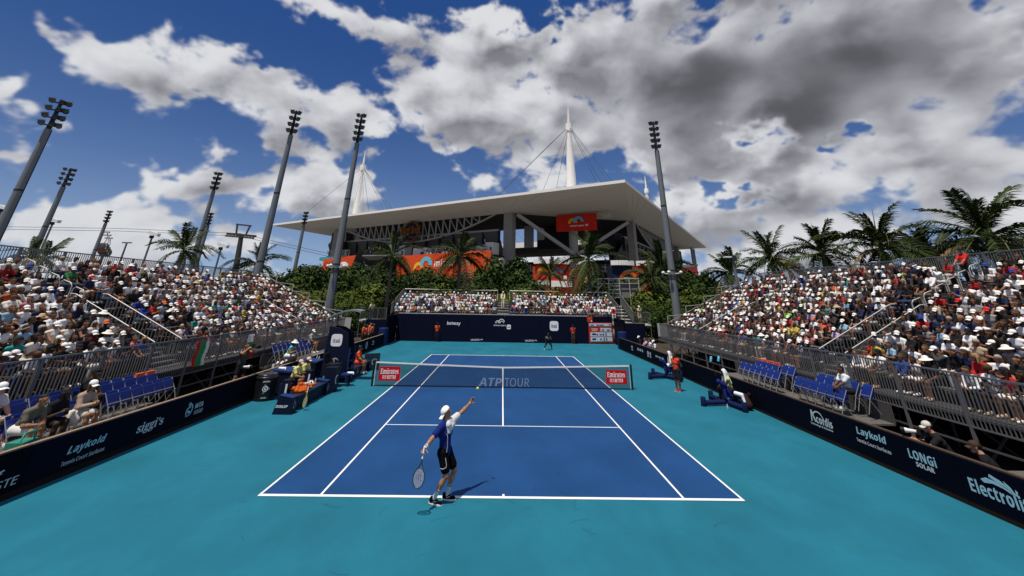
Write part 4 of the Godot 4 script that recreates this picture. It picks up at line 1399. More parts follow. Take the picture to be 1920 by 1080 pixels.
# ---------------------------------------------------------------- palms, trees, hedges
func frond(len_: float, droop: float, seed_: int) -> ArrayMesh:
	var r := RandomNumberGenerator.new()
	r.seed = seed_
	var g := G.new()
	var pts := []
	var rad := []
	for q in 8:
		var f := q / 7.0
		pts.push_back(Vector3(0, sin(f * 1.4) * len_ * 0.32 - droop * f * f * len_ * 0.55, f * len_ * 0.94))
		rad.push_back(lerpf(0.055, 0.012, f))
	g.col = Color(0.12, 0.15, 0.05)
	g.tube(pts, rad, 5)
	var n := 40
	for k in n:
		var f := 0.12 + 0.88 * k / float(n)
		var q := f * 7.0
		var a: Vector3 = pts[mini(int(q), 6)].lerp(pts[mini(int(q) + 1, 7)], q - int(q))
		var ll := (0.36 + 0.62 * sin(f * 2.75)) * len_ * 0.24 * r.randf_range(0.85, 1.1)
		for s in [-1.0, 1.0]:
			var d := Vector3(s * 0.8, r.randf_range(-0.02, 0.34), 0.62).normalized()
			var tip := a + d * ll + Vector3(0, -ll * r.randf_range(0.25, 0.65), 0)
			var mid := a + d * ll * 0.55 + Vector3(0, -ll * 0.06, 0)
			var w := Vector3(-d.z, 0, d.x).normalized() * 0.034 * len_ / 4.0 * 1.6
			var sh := r.randf_range(0.6, 1.25)
			g.col = Color(0.034 * sh, 0.050 * sh, 0.016 * sh)
			g.quad(a - w * 0.5, mid - w, mid + w, a + w * 0.5)
			g.tri(mid - w, tip, mid + w)
	return g.mesh()

var fronds: Array = []
var leafm: StandardMaterial3D
var deadm: StandardMaterial3D

func palm(label: String, at: Vector3, h: float, scale_: float, n: int, seed_: int, group := "royal palms round the court") -> void:
	var r := RandomNumberGenerator.new()
	r.seed = seed_
	var t := thing("palm_tree", label, "palm tree", at, r.randf() * TAU, group)
	var g := G.new()
	var bend := Vector3(r.randf_range(-0.3, 0.3), 0, r.randf_range(-0.3, 0.3))
	g.tube([Vector3.ZERO, bend * 0.4 + Vector3.UP * h * 0.4, bend + Vector3.UP * (h - 1.5 * scale_)], [0.26 * scale_, 0.2 * scale_, 0.16 * scale_], 10)
	part(t, "trunk", g, M(0.24, 0.215, 0.18, 0.9, 0, 3, 1.2))
	g = G.new()
	g.tube([bend + Vector3.UP * (h - 1.5 * scale_), bend + Vector3.UP * (h - 0.9 * scale_), bend + Vector3.UP * (h - 0.1)], [0.17 * scale_, 0.2 * scale_, 0.09 * scale_], 10)
	part(t, "crown_shaft", g, M(0.09, 0.13, 0.04, 0.6))
	for k in n:
		var f := k / float(n - 1)
		var yaw := k * 2.39996 + r.randf_range(-0.5, 0.5)
		var pitch := lerpf(-1.15, 0.62, pow(f, 0.8)) + r.randf_range(-0.22, 0.22)
		var o := part(t, "frond", fronds[(k + seed_) % 3 if f > 0.25 else 3 + k % 2], leafm, bend + Vector3.UP * (h - 0.25 * scale_ + (1.0 - f) * 0.3))
		var s := scale_ * r.randf_range(0.72, 1.1) * (0.8 if f < 0.12 else 1.0)
		if f > 0.92 and r.randf() < 0.6:
			o.material_override = deadm
		o.basis = Basis(Vector3.UP, yaw) * Basis(Vector3.RIGHT, pitch) * Basis(Vector3.FORWARD, r.randf_range(-0.5, 0.5)) * Basis.from_scale(Vector3.ONE * s)
	if seed_ % 3 == 0:       # the unopened spear leaf
		var sp := G.new()
		sp.tube([Vector3.ZERO, Vector3(0.1, 1.2, 0.1) * scale_, Vector3(0.35, 2.6, 0.2) * scale_], [0.05, 0.05, 0.01], 5)
		part(t, "spear_leaf", sp, M(0.10, 0.16, 0.04), bend + Vector3.UP * (h - 0.1))

func leaf_cloud(seed_: int, size: Vector3, clumps: int, leaves: int, leaf: float, tone: Color) -> ArrayMesh:
	var r := RandomNumberGenerator.new()
	r.seed = seed_
	var g := G.new()
	for k in clumps:
		var u := Vector3(r.randfn(), r.randfn() * 0.8, r.randfn()).normalized() * pow(r.randf(), 0.4)
		u.y = absf(u.y) * 1.2 - 0.35 if r.randf() < 0.8 else u.y
		var c := u * size * 0.5 + Vector3(0, size.y * 0.5, 0)
		var rad := r.randf_range(0.12, 0.24) * minf(size.x, size.y)
		var sh0 := r.randf_range(0.55, 1.35)
		for q in leaves:
			var d := Vector3(r.randfn(), r.randfn(), r.randfn()).normalized()
			var p := c + d * rad * r.randf_range(0.55, 1.0)
			if p.y < 0.0:
				continue
			var nn := (d + Vector3(r.randfn(), r.randfn(), r.randfn()) * 0.5 + Vector3.UP * 0.4).normalized()
			var a := nn.cross(Vector3(r.randfn(), r.randfn(), r.randfn())).normalized() * leaf * r.randf_range(0.6, 1.2)
			var b := nn.cross(a) * 0.55
			var sh := sh0 * r.randf_range(0.65, 1.3)
			g.col = Color(tone.r * sh * r.randf_range(0.85, 1.3), tone.g * sh, tone.b * sh)
			g.quad(p - a, p - b, p + a, p + b)
	return g.mesh()

func build_plants() -> void:
	leafm = StandardMaterial3D.new()
	leafm.vertex_color_use_as_albedo = true
	leafm.roughness = 0.7
	leafm.metallic_specular = 0.25
	leafm.backlight_enabled = true
	leafm.backlight = Color(0.16, 0.18, 0.06)
	deadm = StandardMaterial3D.new()
	deadm.albedo_color = Color(0.16, 0.115, 0.055).linear_to_srgb()
	deadm.roughness = 0.9
	for q in 3:
		fronds.push_back(frond(4.0, 0.75 + 0.3 * q, 60 + q))
	for q in 2:
		fronds.push_back(frond(3.4, 0.1 + 0.15 * q, 70 + q))
	var P := [["palm at the photo's left edge, mostly hidden behind the stand railing", -62, -33, 8.2, 0.8, 16], ["spreading palm behind the left stand, right of the second floodlight pole", -50.2, -24, 7.3, 0.75, 18],
		["broad round palm standing alone behind the left stand", -33.5, -21.5, 8.3, 0.88, 22], ["full palm behind the foot of the slender floodlight pole", -37, -41, 8.3, 1.15, 20],
		["palm with pale trunk at the left end of the far stand", -14.3, -30.5, 8.9, 1.1, 20], ["tall palm in front of the word miami behind the far stand", -5.4, -29.6, 9.0, 1.1, 20],
		["wide palm hiding the pavilions behind the far stand", 10.6, -28.9, 8.8, 1.2, 22], ["small palm in front of the wide red pavilion", 7.6, -46, 8.0, 1.0, 16], ["dark palm left of the right lamp pole, before the stadium", 24.0, -41.5, 8.6, 1.3, 22],
		["low dense palm right beside the right lamp pole", 19.6, -33, 6.6, 1.1, 20],
		["leftmost and smallest palm over the right stand", 27.4, -27, 7.3, 0.95, 22], ["second palm over the right stand with a spiky upright tuft", 26.6, -18.6, 8.2, 1.0, 24], ["third palm over the right stand, behind the white lamp", 28.8, -14.0, 8.5, 1.05, 24],
		["fourth palm over the right stand with drooping fronds", 30.4, -9.8, 8.6, 1.15, 28], ["largest palm over the right stand near the photo's right edge", 34.2, -4.9, 8.8, 1.28, 32], ["low palm filling the gap between the two largest right palms", 35.0, -10.5, 7.4, 1.15, 24], ["palm behind the right end of the right stand, cut by the photo's edge", 38, -2, 8.2, 1.25, 22]]
	for q in P.size():
		palm(P[q][0], Vector3(P[q][1], 0, P[q][2]), P[q][3], P[q][4], P[q][5], 6 + q * 2 + (q % 2))
	# broad-leaved trees and bushes between the far stand and the stadium
	var dk := Color(0.030, 0.056, 0.013)
	var lt := Color(0.062, 0.094, 0.016)
	var trees: Array = []
	var light: Array = []
	for q in 4:
		trees.push_back(leaf_cloud(100 + q, Vector3(8.6, 7.2, 6.5), 60, 130, 0.30, dk))
	for q in 3:
		light.push_back(leaf_cloud(120 + q, Vector3(6.0, 4.2, 4.2), 50, 130, 0.20, lt))
	var T := [["dark tree beside the foot of the slender floodlight pole", -32, -47, 7.4, 0], ["dark leafy tree left of the tall pole before the hedge", -28, -50, 7.8, 1], ["dark tree behind the tall pole, below the first orange hoarding", -22.6, -49, 7.0, 2], ["dark tree right of the tall pole, left of the palm", -18.5, -44, 6.6, 3],
		["dark tree between the palm and the word miami", -10.5, -43, 6.4, 0], ["dense green tree below the word miami", -7.2, -46, 6.7, 1], ["dark tree right of the tall palm before the miami hoarding", -1.8, -45, 7.2, 2], ["tallest round tree left of the red pavilion", 0.6, -47, 9.0, 3], ["low dark tree under the wide red pavilion", 5.0, -52, 4.6, 0], ["dark tree behind the wide palm", 15.5, -50, 6.6, 1],
		["dark tree beside the red flank of the stadium", 30, -47, 7.4, 2], ["dark tree right of the right lamp pole", 33, -50, 7.6, 3], ["far dark tree at the right end of the red flank", 42, -72, 8.0, 0], ["dark tree behind the second left palm", -42, -52, 6.8, 1], ["low tree left of the slender pole", -37.5, -56, 7.6, 2], ["dark tree behind the tall pole's shaft", -25, -56, 8.2, 3], ["dark tree far behind the pale trunked palm", -15, -54, 7.6, 1], ["dark tree below the left part of the miami hoarding", -12.5, -37, 5.8, 2], ["green tree behind the tall palm's trunk", -4.5, -38, 5.4, 0], ["dark tree right of the round tree", 3.4, -40, 5.6, 1], ["dark tree between the steel stair and the right lamp pole", 19.5, -44, 6.6, 0], ["dark tree at the foot of the stadium's red flank", 27, -40, 6.3, 1]]
	for e in T:
		var t := thing("broadleaf_tree", e[0], "tree", Vector3(e[1], 0, e[2]), e[1] * 1.7, "trees between the court and the stadium")
		var g := G.new()
		g.tube([Vector3.ZERO, Vector3(0.2, e[3] * 0.4, 0), Vector3(0.1, e[3] * 0.75, 0.2)], [0.26, 0.18, 0.06], 8)
		for q in 4:
			var a := TAU * q / 4.0
			g.tube([Vector3(0.2, e[3] * 0.38, 0), Vector3(cos(a) * 1.8, e[3] * 0.66, sin(a) * 1.6)], [0.1, 0.03], 5)
		part(t, "trunk", g, M(0.10, 0.08, 0.06, 0.9, 0, 3, 1.0))
		var c := part(t, "crown", trees[e[4]], leafm, Vector3(0, e[3] * 0.16, 0))
		c.scale = Vector3.ONE * (e[3] * 0.88 / 6.3)
	var Bs := [["sunlit yellow green bush left of the tall pole's foot", -25, -34, 4.2, 0], ["yellow green bush right behind the tall pole's foot", -20.5, -33, 4.6, 1], ["sunlit bush between the tall pole and the far left landing", -17.3, -31, 4.5, 2], ["bright bush left of the hedge by the left stand's end", -28.4, -38, 5.0, 1], ["tall bush behind the far left landing", -14.4, -33.5, 4.4, 0], ["mid green bush above the left stand's end rail", -22.8, -37, 5.6, 2], ["mid green bush right behind the tall pole, taller one", -18.6, -37.5, 5.6, 0], ["mid green bush farther left, over the left stand's far corner", -30.5, -33, 4.9, 2],
		["green bush behind the left half of the far stand", -9, -33, 5.4, 1], ["green bush behind the middle of the far stand", -2.0, -34, 5.5, 2], ["green bush behind the standing steward", 2.2, -33, 5.3, 0], ["yellow green bush below the red pavilion", 5.8, -35, 5.2, 1], ["grassy bush left of the steel stair", 9.6, -35, 5.0, 2],
		["green shrub right of the steel stair", 19.4, -31, 5.4, 0], ["yellow green bush beside the right lamp pole", 23.5, -33, 5.2, 1], ["sunlit bush over the right stand's far end", 27.0, -33, 5.4, 2], ["sunlit bush below the leftmost right palm", 31, -32, 5.4, 0]]
	for e in Bs:
		var t := thing("bush", e[0], "bush", Vector3(e[1], 0, e[2]), e[1] * 2.1, "bushes behind the far stand")
		var c := part(t, "foliage", light[e[4]], leafm)
		c.scale = Vector3.ONE * (e[3] / 4.1)
		var g := G.new()
		for q in 4:
			g.tube([Vector3(0.2 * q - 0.3, 0, 0.1), Vector3(0.5 * q - 0.8, e[3] * 0.6, 0.3 * (q % 2))], [0.06, 0.02], 5)
		part(t, "stem", g, M(0.10, 0.08, 0.06, 0.9))
	var Hs := [["dark clipped hedge below the right lamp pole", 16.5, -24.5, 4.0, 4.4], ["dark hedge right of the far right landing", 20.5, -24.0, 3.9, 4.2], ["dark hedge behind the right stand's end rail", 25, -25.5, 4.6, 4.4], ["dark hedge behind the left stand's end rail", -16.9, -25.5, 3.2, 4.0], ["dark hedge beside the far left landing", -20.6, -24.5, 3.6, 4.0]]
	var hm := [leaf_cloud(140, Vector3(5, 4, 3), 60, 110, 0.13, dk * 1.2), leaf_cloud(141, Vector3(5, 4, 3), 60, 110, 0.13, dk * 1.1)]
	for q in Hs.size():
		var e = Hs[q]
		var t := thing("hedge", e[0], "hedge", Vector3(e[1], 0, e[2]), 0.0, "dark hedges at the stand ends")
		var c := part(t, "foliage", hm[q % 2], leafm)
		c.scale = Vector3(e[4] / 4.0, e[3] / 3.8, 1.0)
		var g := G.new()
		for k in 5:
			g.tube([Vector3(k - 2.0, 0, 0), Vector3(k - 2.0 + 0.2, e[3] * 0.6, 0.1)], [0.05, 0.02], 5)
		part(t, "stem", g, M(0.10, 0.08, 0.06, 0.9))

# ---------------------------------------------------------------- figures: tapered capsules joined by a smooth minimum, meshed as surface nets
func sdf(bones: Array, cell: float, k: float) -> Dictionary:
	var lo := Vector3.INF
	var hi := -Vector3.INF
	for b in bones:
		var r := maxf(b[2], b[3])
		lo = lo.min((b[0] as Vector3).min(b[1]) - Vector3.ONE * r)
		hi = hi.max((b[0] as Vector3).max(b[1]) + Vector3.ONE * r)
	lo -= Vector3.ONE * (cell * 3.0 + k)
	hi += Vector3.ONE * (cell * 3.0 + k)
	var nx := int((hi.x - lo.x) / cell) + 2
	var ny := int((hi.y - lo.y) / cell) + 2
	var nz := int((hi.z - lo.z) / cell) + 2
	var f := PackedFloat32Array()
	f.resize(nx * ny * nz)
	f.fill(9.0)
	var mark := PackedByteArray()
	mark.resize(f.size())
	var cand := PackedInt32Array()
	var reach := cell * 2.5 + k * 0.3
	var k4 := 0.25 / k
	for b in bones:
		var a: Vector3 = b[0]
		var ba: Vector3 = b[1] - a
		var ra: float = b[2]
		var rd: float = b[3] - ra
		var inv := 1.0 / maxf(ba.length_squared(), 1e-8)
		var flat: bool = b.size() > 4
		var ax: Vector3 = b[4] if flat else Vector3.ZERO
		var af: float = b[5] - 1.0 if flat else 0.0
		var pad := maxf(ra, ra + rd) + k + cell * 2.0
		var l: Vector3 = (a.min(a + ba) - Vector3.ONE * pad - lo) / cell
		var h: Vector3 = (a.max(a + ba) + Vector3.ONE * pad - lo) / cell
		var x0 := maxi(0, int(l.x)); var x1 := mini(nx - 1, int(h.x) + 1)
		for z in range(maxi(0, int(l.z)), mini(nz - 1, int(h.z) + 1) + 1):
			for y in range(maxi(0, int(l.y)), mini(ny - 1, int(h.y) + 1) + 1):
				var base := (z * ny + y) * nx
				var pa := Vector3(lo.x + x0 * cell, lo.y + y * cell, lo.z + z * cell) - a
				for x in range(x0, x1 + 1):
					var t := clampf(pa.dot(ba) * inv, 0.0, 1.0)
					var q := pa - ba * t
					if flat:
						q += ax * (q.dot(ax) * af)
					var d := q.length() - ra - rd * t
					var n := base + x
					var e := f[n]
					var s := k - absf(d - e)
					d = minf(d, e)
					if s > 0.0:
						d -= s * s * k4
					f[n] = d
					if d < reach and d > -reach and mark[n] == 0:
						mark[n] = 1
						cand.push_back(n)
					pa.x += cell
	var idx := PackedInt32Array()
	idx.resize(f.size())
	idx.fill(-1)
	var ov := PackedVector3Array()
	var on := PackedVector3Array()
	var oi := PackedInt32Array()
	var sy := nx
	var sz := nx * ny
	var last := f.size() - sz - sy - 2
	var kept := PackedInt32Array()
	for n in cand:
		if n > last:
			continue
		var c0 := f[n]; var c1 := f[n + 1]; var c2 := f[n + sy]; var c3 := f[n + sy + 1]
		var c4 := f[n + sz]; var c5 := f[n + sz + 1]; var c6 := f[n + sz + sy]; var c7 := f[n + sz + sy + 1]
		var mn := minf(minf(minf(c0, c1), minf(c2, c3)), minf(minf(c4, c5), minf(c6, c7)))
		if mn >= 0.0:
			continue
		var mx := maxf(maxf(maxf(c0, c1), maxf(c2, c3)), maxf(maxf(c4, c5), maxf(c6, c7)))
		if mx < 0.0:
			continue
		var p := Vector3.ZERO
		var m := 0
		if (c0 < 0) != (c1 < 0): p += Vector3(c0 / (c0 - c1), 0, 0); m += 1
		if (c2 < 0) != (c3 < 0): p += Vector3(c2 / (c2 - c3), 1, 0); m += 1
		if (c4 < 0) != (c5 < 0): p += Vector3(c4 / (c4 - c5), 0, 1); m += 1
		if (c6 < 0) != (c7 < 0): p += Vector3(c6 / (c6 - c7), 1, 1); m += 1
		if (c0 < 0) != (c2 < 0): p += Vector3(0, c0 / (c0 - c2), 0); m += 1
		if (c1 < 0) != (c3 < 0): p += Vector3(1, c1 / (c1 - c3), 0); m += 1
		if (c4 < 0) != (c6 < 0): p += Vector3(0, c4 / (c4 - c6), 1); m += 1
		if (c5 < 0) != (c7 < 0): p += Vector3(1, c5 / (c5 - c7), 1); m += 1
		if (c0 < 0) != (c4 < 0): p += Vector3(0, 0, c0 / (c0 - c4)); m += 1
		if (c1 < 0) != (c5 < 0): p += Vector3(1, 0, c1 / (c1 - c5)); m += 1
		if (c2 < 0) != (c6 < 0): p += Vector3(0, 1, c2 / (c2 - c6)); m += 1
		if (c3 < 0) != (c7 < 0): p += Vector3(1, 1, c3 / (c3 - c7)); m += 1
		var x := n % nx
		var y := (n / nx) % ny
		var z := n / sz
		idx[n] = ov.size()
		ov.push_back(lo + (Vector3(x, y, z) + p / m) * cell)
		on.push_back(Vector3(c1 + c3 + c5 + c7 - c0 - c2 - c4 - c6, c2 + c3 + c6 + c7 - c0 - c1 - c4 - c5, c4 + c5 + c6 + c7 - c0 - c1 - c2 - c3).normalized())
		kept.push_back(n)
	var dirs := [[1, sy, sz], [sy, sz, 1], [sz, 1, sy]]
	for n in kept:
		var inside := f[n] < 0.0
		for d in dirs:
			if (f[n + d[0]] < 0.0) == inside:
				continue
			var a := idx[n]
			var b := idx[n - d[1]]
			var c := idx[n - d[1] - d[2]]
			var e := idx[n - d[2]]
			if a < 0 or b < 0 or c < 0 or e < 0:
				continue
			if inside:      # outward is along the axis; front faces run clockwise
				oi.append_array(PackedInt32Array([a, c, b, a, e, c]))
			else:
				oi.append_array(PackedInt32Array([a, b, c, a, c, e]))
	return {"v": ov, "n": on, "i": oi}

func blob(bones: Array, cell: float, k := 0.03) -> ArrayMesh:
	var g := G.new()
	g.add(sdf(bones, cell, k))
	return g.mesh()

func ik(s: Vector3, w: Vector3, l1: float, l2: float, pole_: Vector3) -> Vector3:
	var d := w - s
	var L := minf(d.length(), (l1 + l2) * 0.995)
	var u := d.normalized()
	var c := clampf((l1 * l1 + L * L - l2 * l2) / (2.0 * l1 * L), -1.0, 1.0)
	var side := (pole_ - u * pole_.dot(u)).normalized()
	return s + u * (l1 * c) + side * (l1 * sqrt(maxf(0.0, 1.0 - c * c)))

func head_bones(c: Vector3, fw: Vector3, up: Vector3) -> Array:
	var x := up.cross(fw).normalized()
	var o := [[c + up * 0.03 - fw * 0.022, c + up * 0.036 + fw * 0.018, 0.086, 0.082, x, 1.14], [c - up * 0.02 + fw * 0.03, c - up * 0.082 + fw * 0.052, 0.066, 0.040, x, 1.08],
		[c + up * 0.012 + fw * 0.092, c - up * 0.022 + fw * 0.112, 0.010, 0.016], [c - up * 0.062 + fw * 0.083 - x * 0.018, c - up * 0.062 + fw * 0.083 + x * 0.018, 0.012, 0.012],
		[c + up * 0.034 + fw * 0.088 - x * 0.034, c + up * 0.034 + fw * 0.088 + x * 0.034, 0.013, 0.013]]
	for s in [-1.0, 1.0]:
		o.push_back([c + x * s * 0.077 - fw * 0.006 + up * 0.022, c + x * s * 0.077 - fw * 0.002 - up * 0.02, 0.021, 0.014, x, 1.7])
	return o

# a hand: palm and five separate bent fingers; d points along the fingers, n out of the palm, t to the thumb side
func hand_bones(w: Vector3, d: Vector3, n: Vector3, t: Vector3, curl: float, spread := 0.0) -> Array:
	var o := []
	for q in 4:
		o.push_back([w + t * (0.012 - q * 0.008), w + d * (0.088 - absf(q - 1.3) * 0.006) + t * (0.031 - q * 0.0205), 0.0165, 0.0125])
	var lens := [0.072, 0.080, 0.074, 0.058]
	for q in 4:
		var p := w + d * (0.088 - absf(q - 1.3) * 0.006) + t * (0.031 - q * 0.0205)
		var dir := (d + t * spread * (1.2 - q * 0.8)).normalized()
		var a := curl * (0.55 + q * 0.08)
		for s in 3:
			var dd := dir * cos(a) + n * sin(a)
			var l: float = lens[q] * [0.46, 0.32, 0.26][s]
			o.push_back([p, p + dd * l, 0.0098 - s * 0.0010, 0.0090 - s * 0.0010])
			p += dd * l
			a += curl * 0.75
	var tb := w + d * 0.022 + t * 0.026
	var td := (d * 0.62 + t * 0.70 + n * (0.25 + 0.25 * curl)).normalized()
	o.push_back([tb, tb + td * 0.046, 0.0150, 0.0115])
	var td2 := (td + n * curl * 0.45 + d * 0.25).normalized()
	o.push_back([tb + td * 0.046, tb + td * 0.046 + td2 * 0.034, 0.0112, 0.0095])
	o.push_back([tb + td * 0.046 + td2 * 0.034, tb + td * 0.046 + td2 * 0.060, 0.0095, 0.008])
	return o

# joints of a seated or standing figure facing +z
func pose(kind: String, arm: int, lean: float, hy: float, wide := 0.0) -> Dictionary:
	var j := {"key": "%s_%d_%.2f_%.2f_%.2f" % [kind, arm, lean, hy, wide]}
	var sit := kind == "sit"
	var crouch := kind == "crouch"
	var hip := Vector3(0, 0.10, 0) if sit else Vector3(0, 0.62 if crouch else 0.93, 0)
	var u := Vector3(0, cos(lean), sin(lean))
	j.hip = hip
	j.f = Vector3(0, -sin(lean), cos(lean))
	j.ch = hip + u * 0.34
	j.nk = hip + u * 0.50
	j.hd = j.nk + u * 0.06 + Vector3(0, 0.115, 0.035 + 0.02 * lean)
	j.hf = Vector3(sin(hy), -0.12, cos(hy)).normalized()
	for s in [-1.0, 1.0]:
		var n := "l" if s > 0 else "r"
		var sh: Vector3 = j.nk - u * 0.055 + Vector3(s * 0.175, 0, 0)
		j["s" + n] = sh
		j["h" + n] = hip + Vector3(s * 0.085, -0.01, 0.0)
		var w := Vector3(s * 0.10, 0.17, 0.34)
		var d := Vector3(-s * 0.35, -0.35, 0.85)
		if sit:
			j["k" + n] = Vector3(s * (0.10 + wide), 0.085, 0.44)
			j["a" + n] = Vector3(s * (0.10 + wide * 0.8), -0.36, 0.42 + 0.06 * sin(arm * 2.0 + s))
			match arm:
				1: w = Vector3(s * 0.06, 0.20, 0.50); d = Vector3(-s * 0.8, -0.2, 0.5)
				2: w = hip + u * 0.27 + Vector3(-s * 0.10, 0, 0.19); d = Vector3(-s, 0.1, 0.1)
				3: w = (j.hd + Vector3(s * 0.03, -0.13, 0.13)) if s > 0 else Vector3(0.08, 0.18, 0.36); d = Vector3(-s * 0.3, 0.9, 0)
				4: w = hip + Vector3(s * 0.07, 0.22, 0.40); d = Vector3(-s * 0.5, 0.5, 0.6)
				5: w = (j.hd + Vector3(s * 0.12, 0.0, 0.13)) if s < 0 else Vector3(0.12, 0.17, 0.33); d = Vector3(-s * 0.8, 0.4, 0.3)
				6: w = Vector3(s * 0.14, 0.16, 0.38); d = Vector3(0, -0.2, 0.9)
				7: w = hip + u * 0.34 + Vector3(s * 0.04, 0, 0.33); d = Vector3(-s * 0.2, 0.7, 0.6)
		else:
			j["k" + n] = Vector3(s * (0.10 + wide), 0.36 if crouch else 0.49, 0.30 if crouch else 0.03)
			j["a" + n] = Vector3(s * (0.10 + wide * 1.4), 0.08, 0.0)
			match arm:
				0: w = sh + Vector3(s * 0.10, -0.54, 0.05); d = Vector3(0, -0.95, 0.2)
				1: w = hip + Vector3(s * 0.05, 0.02, -0.17); d = Vector3(-s * 0.5, -0.8, 0)
				2: w = j.hd + Vector3(s * 0.09, -0.10, 0.20); d = Vector3(-s * 0.5, 0.6, 0.4)
				3: w = hip + Vector3(s * 0.16, 0.03, 0.36); d = Vector3(-s * 0.7, -0.3, 0.6)
				4: w = hip + u * 0.27 + Vector3(-s * 0.10, 0, 0.19); d = Vector3(-s, 0.1, 0.1)
				5: w = Vector3(s * 0.08, 0.90, 0.62); d = Vector3(-s * 0.3, 0.1, 0.9)
		j["w" + n] = w
		j["e" + n] = ik(sh, w, 0.285, 0.255, Vector3(s * 0.8, -0.7, -0.5))
		j["w" + n] = j["e" + n] + (w - j["e" + n]).normalized() * 0.255
		j["d" + n] = d.normalized()
		j["t" + n] = j["a" + n] + Vector3(s * 0.02, -0.045, 0.15)
	return j

func torso(j: Dictionary, e: float) -> Array:
	var hip: Vector3 = j.hip; var ch: Vector3 = j.ch; var nk: Vector3 = j.nk; var f: Vector3 = j.f
	return [[hip, hip.lerp(ch, 0.55), 0.128 + e, 0.122 + e, f, 1.22], [hip.lerp(ch, 0.5), ch, 0.125 + e, 0.142 + e, f, 1.32], [ch, nk.lerp(ch, 0.35), 0.142 + e, 0.105 + e, f, 1.25],
		[j.sl, j.sr, 0.062 + e, 0.062 + e], [ch + (j.sl - j.sr) * 0.28, ch - (j.sl - j.sr) * 0.28, 0.088 + e, 0.088 + e, f, 1.05], [nk, nk.lerp(j.sl, 0.6), 0.05 + e, 0.05 + e], [nk, nk.lerp(j.sr, 0.6), 0.05 + e, 0.05 + e]]

func skin_bones(j: Dictionary, hands := true, head := true) -> Array:
	var o := torso(j, 0.0)
	o.push_back([j.hl, j.hr, 0.105, 0.105, j.f, 1.1])
	o.push_back([j.nk - j.f * 0.01, j.hd - j.hf * 0.015 - Vector3(0, 0.02, 0), 0.060, 0.054])
	if head:
		o.append_array(head_bones(j.hd, j.hf, Vector3.UP))
	for n in ["l", "r"]:
		o.push_back([j["s" + n], j["e" + n], 0.054, 0.043])
		o.push_back([j["e" + n], j["e" + n].lerp(j["w" + n], 0.3), 0.043, 0.044])
		o.push_back([j["e" + n].lerp(j["w" + n], 0.3), j["w" + n], 0.043, 0.028])
		if hands:
			o.push_back([j["w" + n], j["w" + n] + j["d" + n] * 0.08, 0.030, 0.034])
			o.push_back([j["w" + n] + j["d" + n] * 0.08, j["w" + n] + j["d" + n] * 0.15, 0.030, 0.018])
		o.push_back([j["h" + n], j["k" + n], 0.092, 0.060])
		o.push_back([j["k" + n], j["k" + n].lerp(j["a" + n], 0.35) - j.f * 0.012, 0.058, 0.060])
		o.push_back([j["k" + n].lerp(j["a" + n], 0.35) - j.f * 0.012, j["a" + n], 0.058, 0.036])
		o.push_back([j["a" + n] - Vector3(0, 0.03, 0), j["t" + n], 0.036, 0.028])
	return o

func shirt_bones(j: Dictionary, sleeve: float, e := 0.014) -> Array:
	var o := torso(j, e)
	o.push_back([j.hl.lerp(j.hr, 0.1), j.hr.lerp(j.hl, 0.1), 0.098 + e, 0.098 + e, j.f, 1.1])
	for n in ["l", "r"]:
		if sleeve > 1.0:
			o.push_back([j["s" + n], j["e" + n], 0.058 + e, 0.046 + e])
			o.push_back([j["e" + n], j["e" + n].lerp(j["w" + n], sleeve - 1.0), 0.046 + e, 0.036 + e])
		elif sleeve > 0.0:
			o.push_back([j["s" + n], j["s" + n].lerp(j["e" + n], sleeve), 0.056 + e, 0.054 + e])
	return o

func bottom_bones(j: Dictionary, leg: float, e := 0.016) -> Array:
	var o := [[j.hl, j.hr, 0.108 + e, 0.108 + e, j.f, 1.1], [j.hip, j.hip + (j.ch - j.hip) * 0.25, 0.118 + e, 0.112 + e, j.f, 1.2]]
	for n in ["l", "r"]:
		o.push_back([j["h" + n], j["h" + n].lerp(j["k" + n], minf(leg, 1.0)), 0.094 + e, lerpf(0.092, 0.062, minf(leg, 1.0)) + e * 1.5])
		if leg > 1.0:
			o.push_back([j["k" + n], j["k" + n].lerp(j["a" + n], leg - 1.0), 0.062 + e, 0.048 + e])
	return o

func hair_bones(j: Dictionary, long_: bool) -> Array:
	var c: Vector3 = j.hd
	var f: Vector3 = j.hf
	var up := Vector3.UP
	var x := up.cross(f).normalized()
	var o := [[c + up * 0.045 - f * 0.03, c + up * 0.055 + f * 0.012, 0.088, 0.080, x, 1.12], [c - f * 0.045 + up * 0.02, c - f * 0.05 - up * 0.03, 0.072, 0.055, x, 1.0]]
	if long_:
		o.push_back([c - f * 0.055, c - f * 0.085 - up * 0.21, 0.075, 0.05, f, 1.35])
		o.push_back([c - x * 0.07 - f * 0.02, c - x * 0.085 - up * 0.16, 0.035, 0.025])
		o.push_back([c + x * 0.07 - f * 0.02, c + x * 0.085 - up * 0.16, 0.035, 0.025])
	return o

var shapes := {}
var cap_mesh: ArrayMesh
var brim_mesh: ArrayMesh
var hat_mesh: ArrayMesh
var shoe_mesh: ArrayMesh
var sole_mesh: ArrayMesh

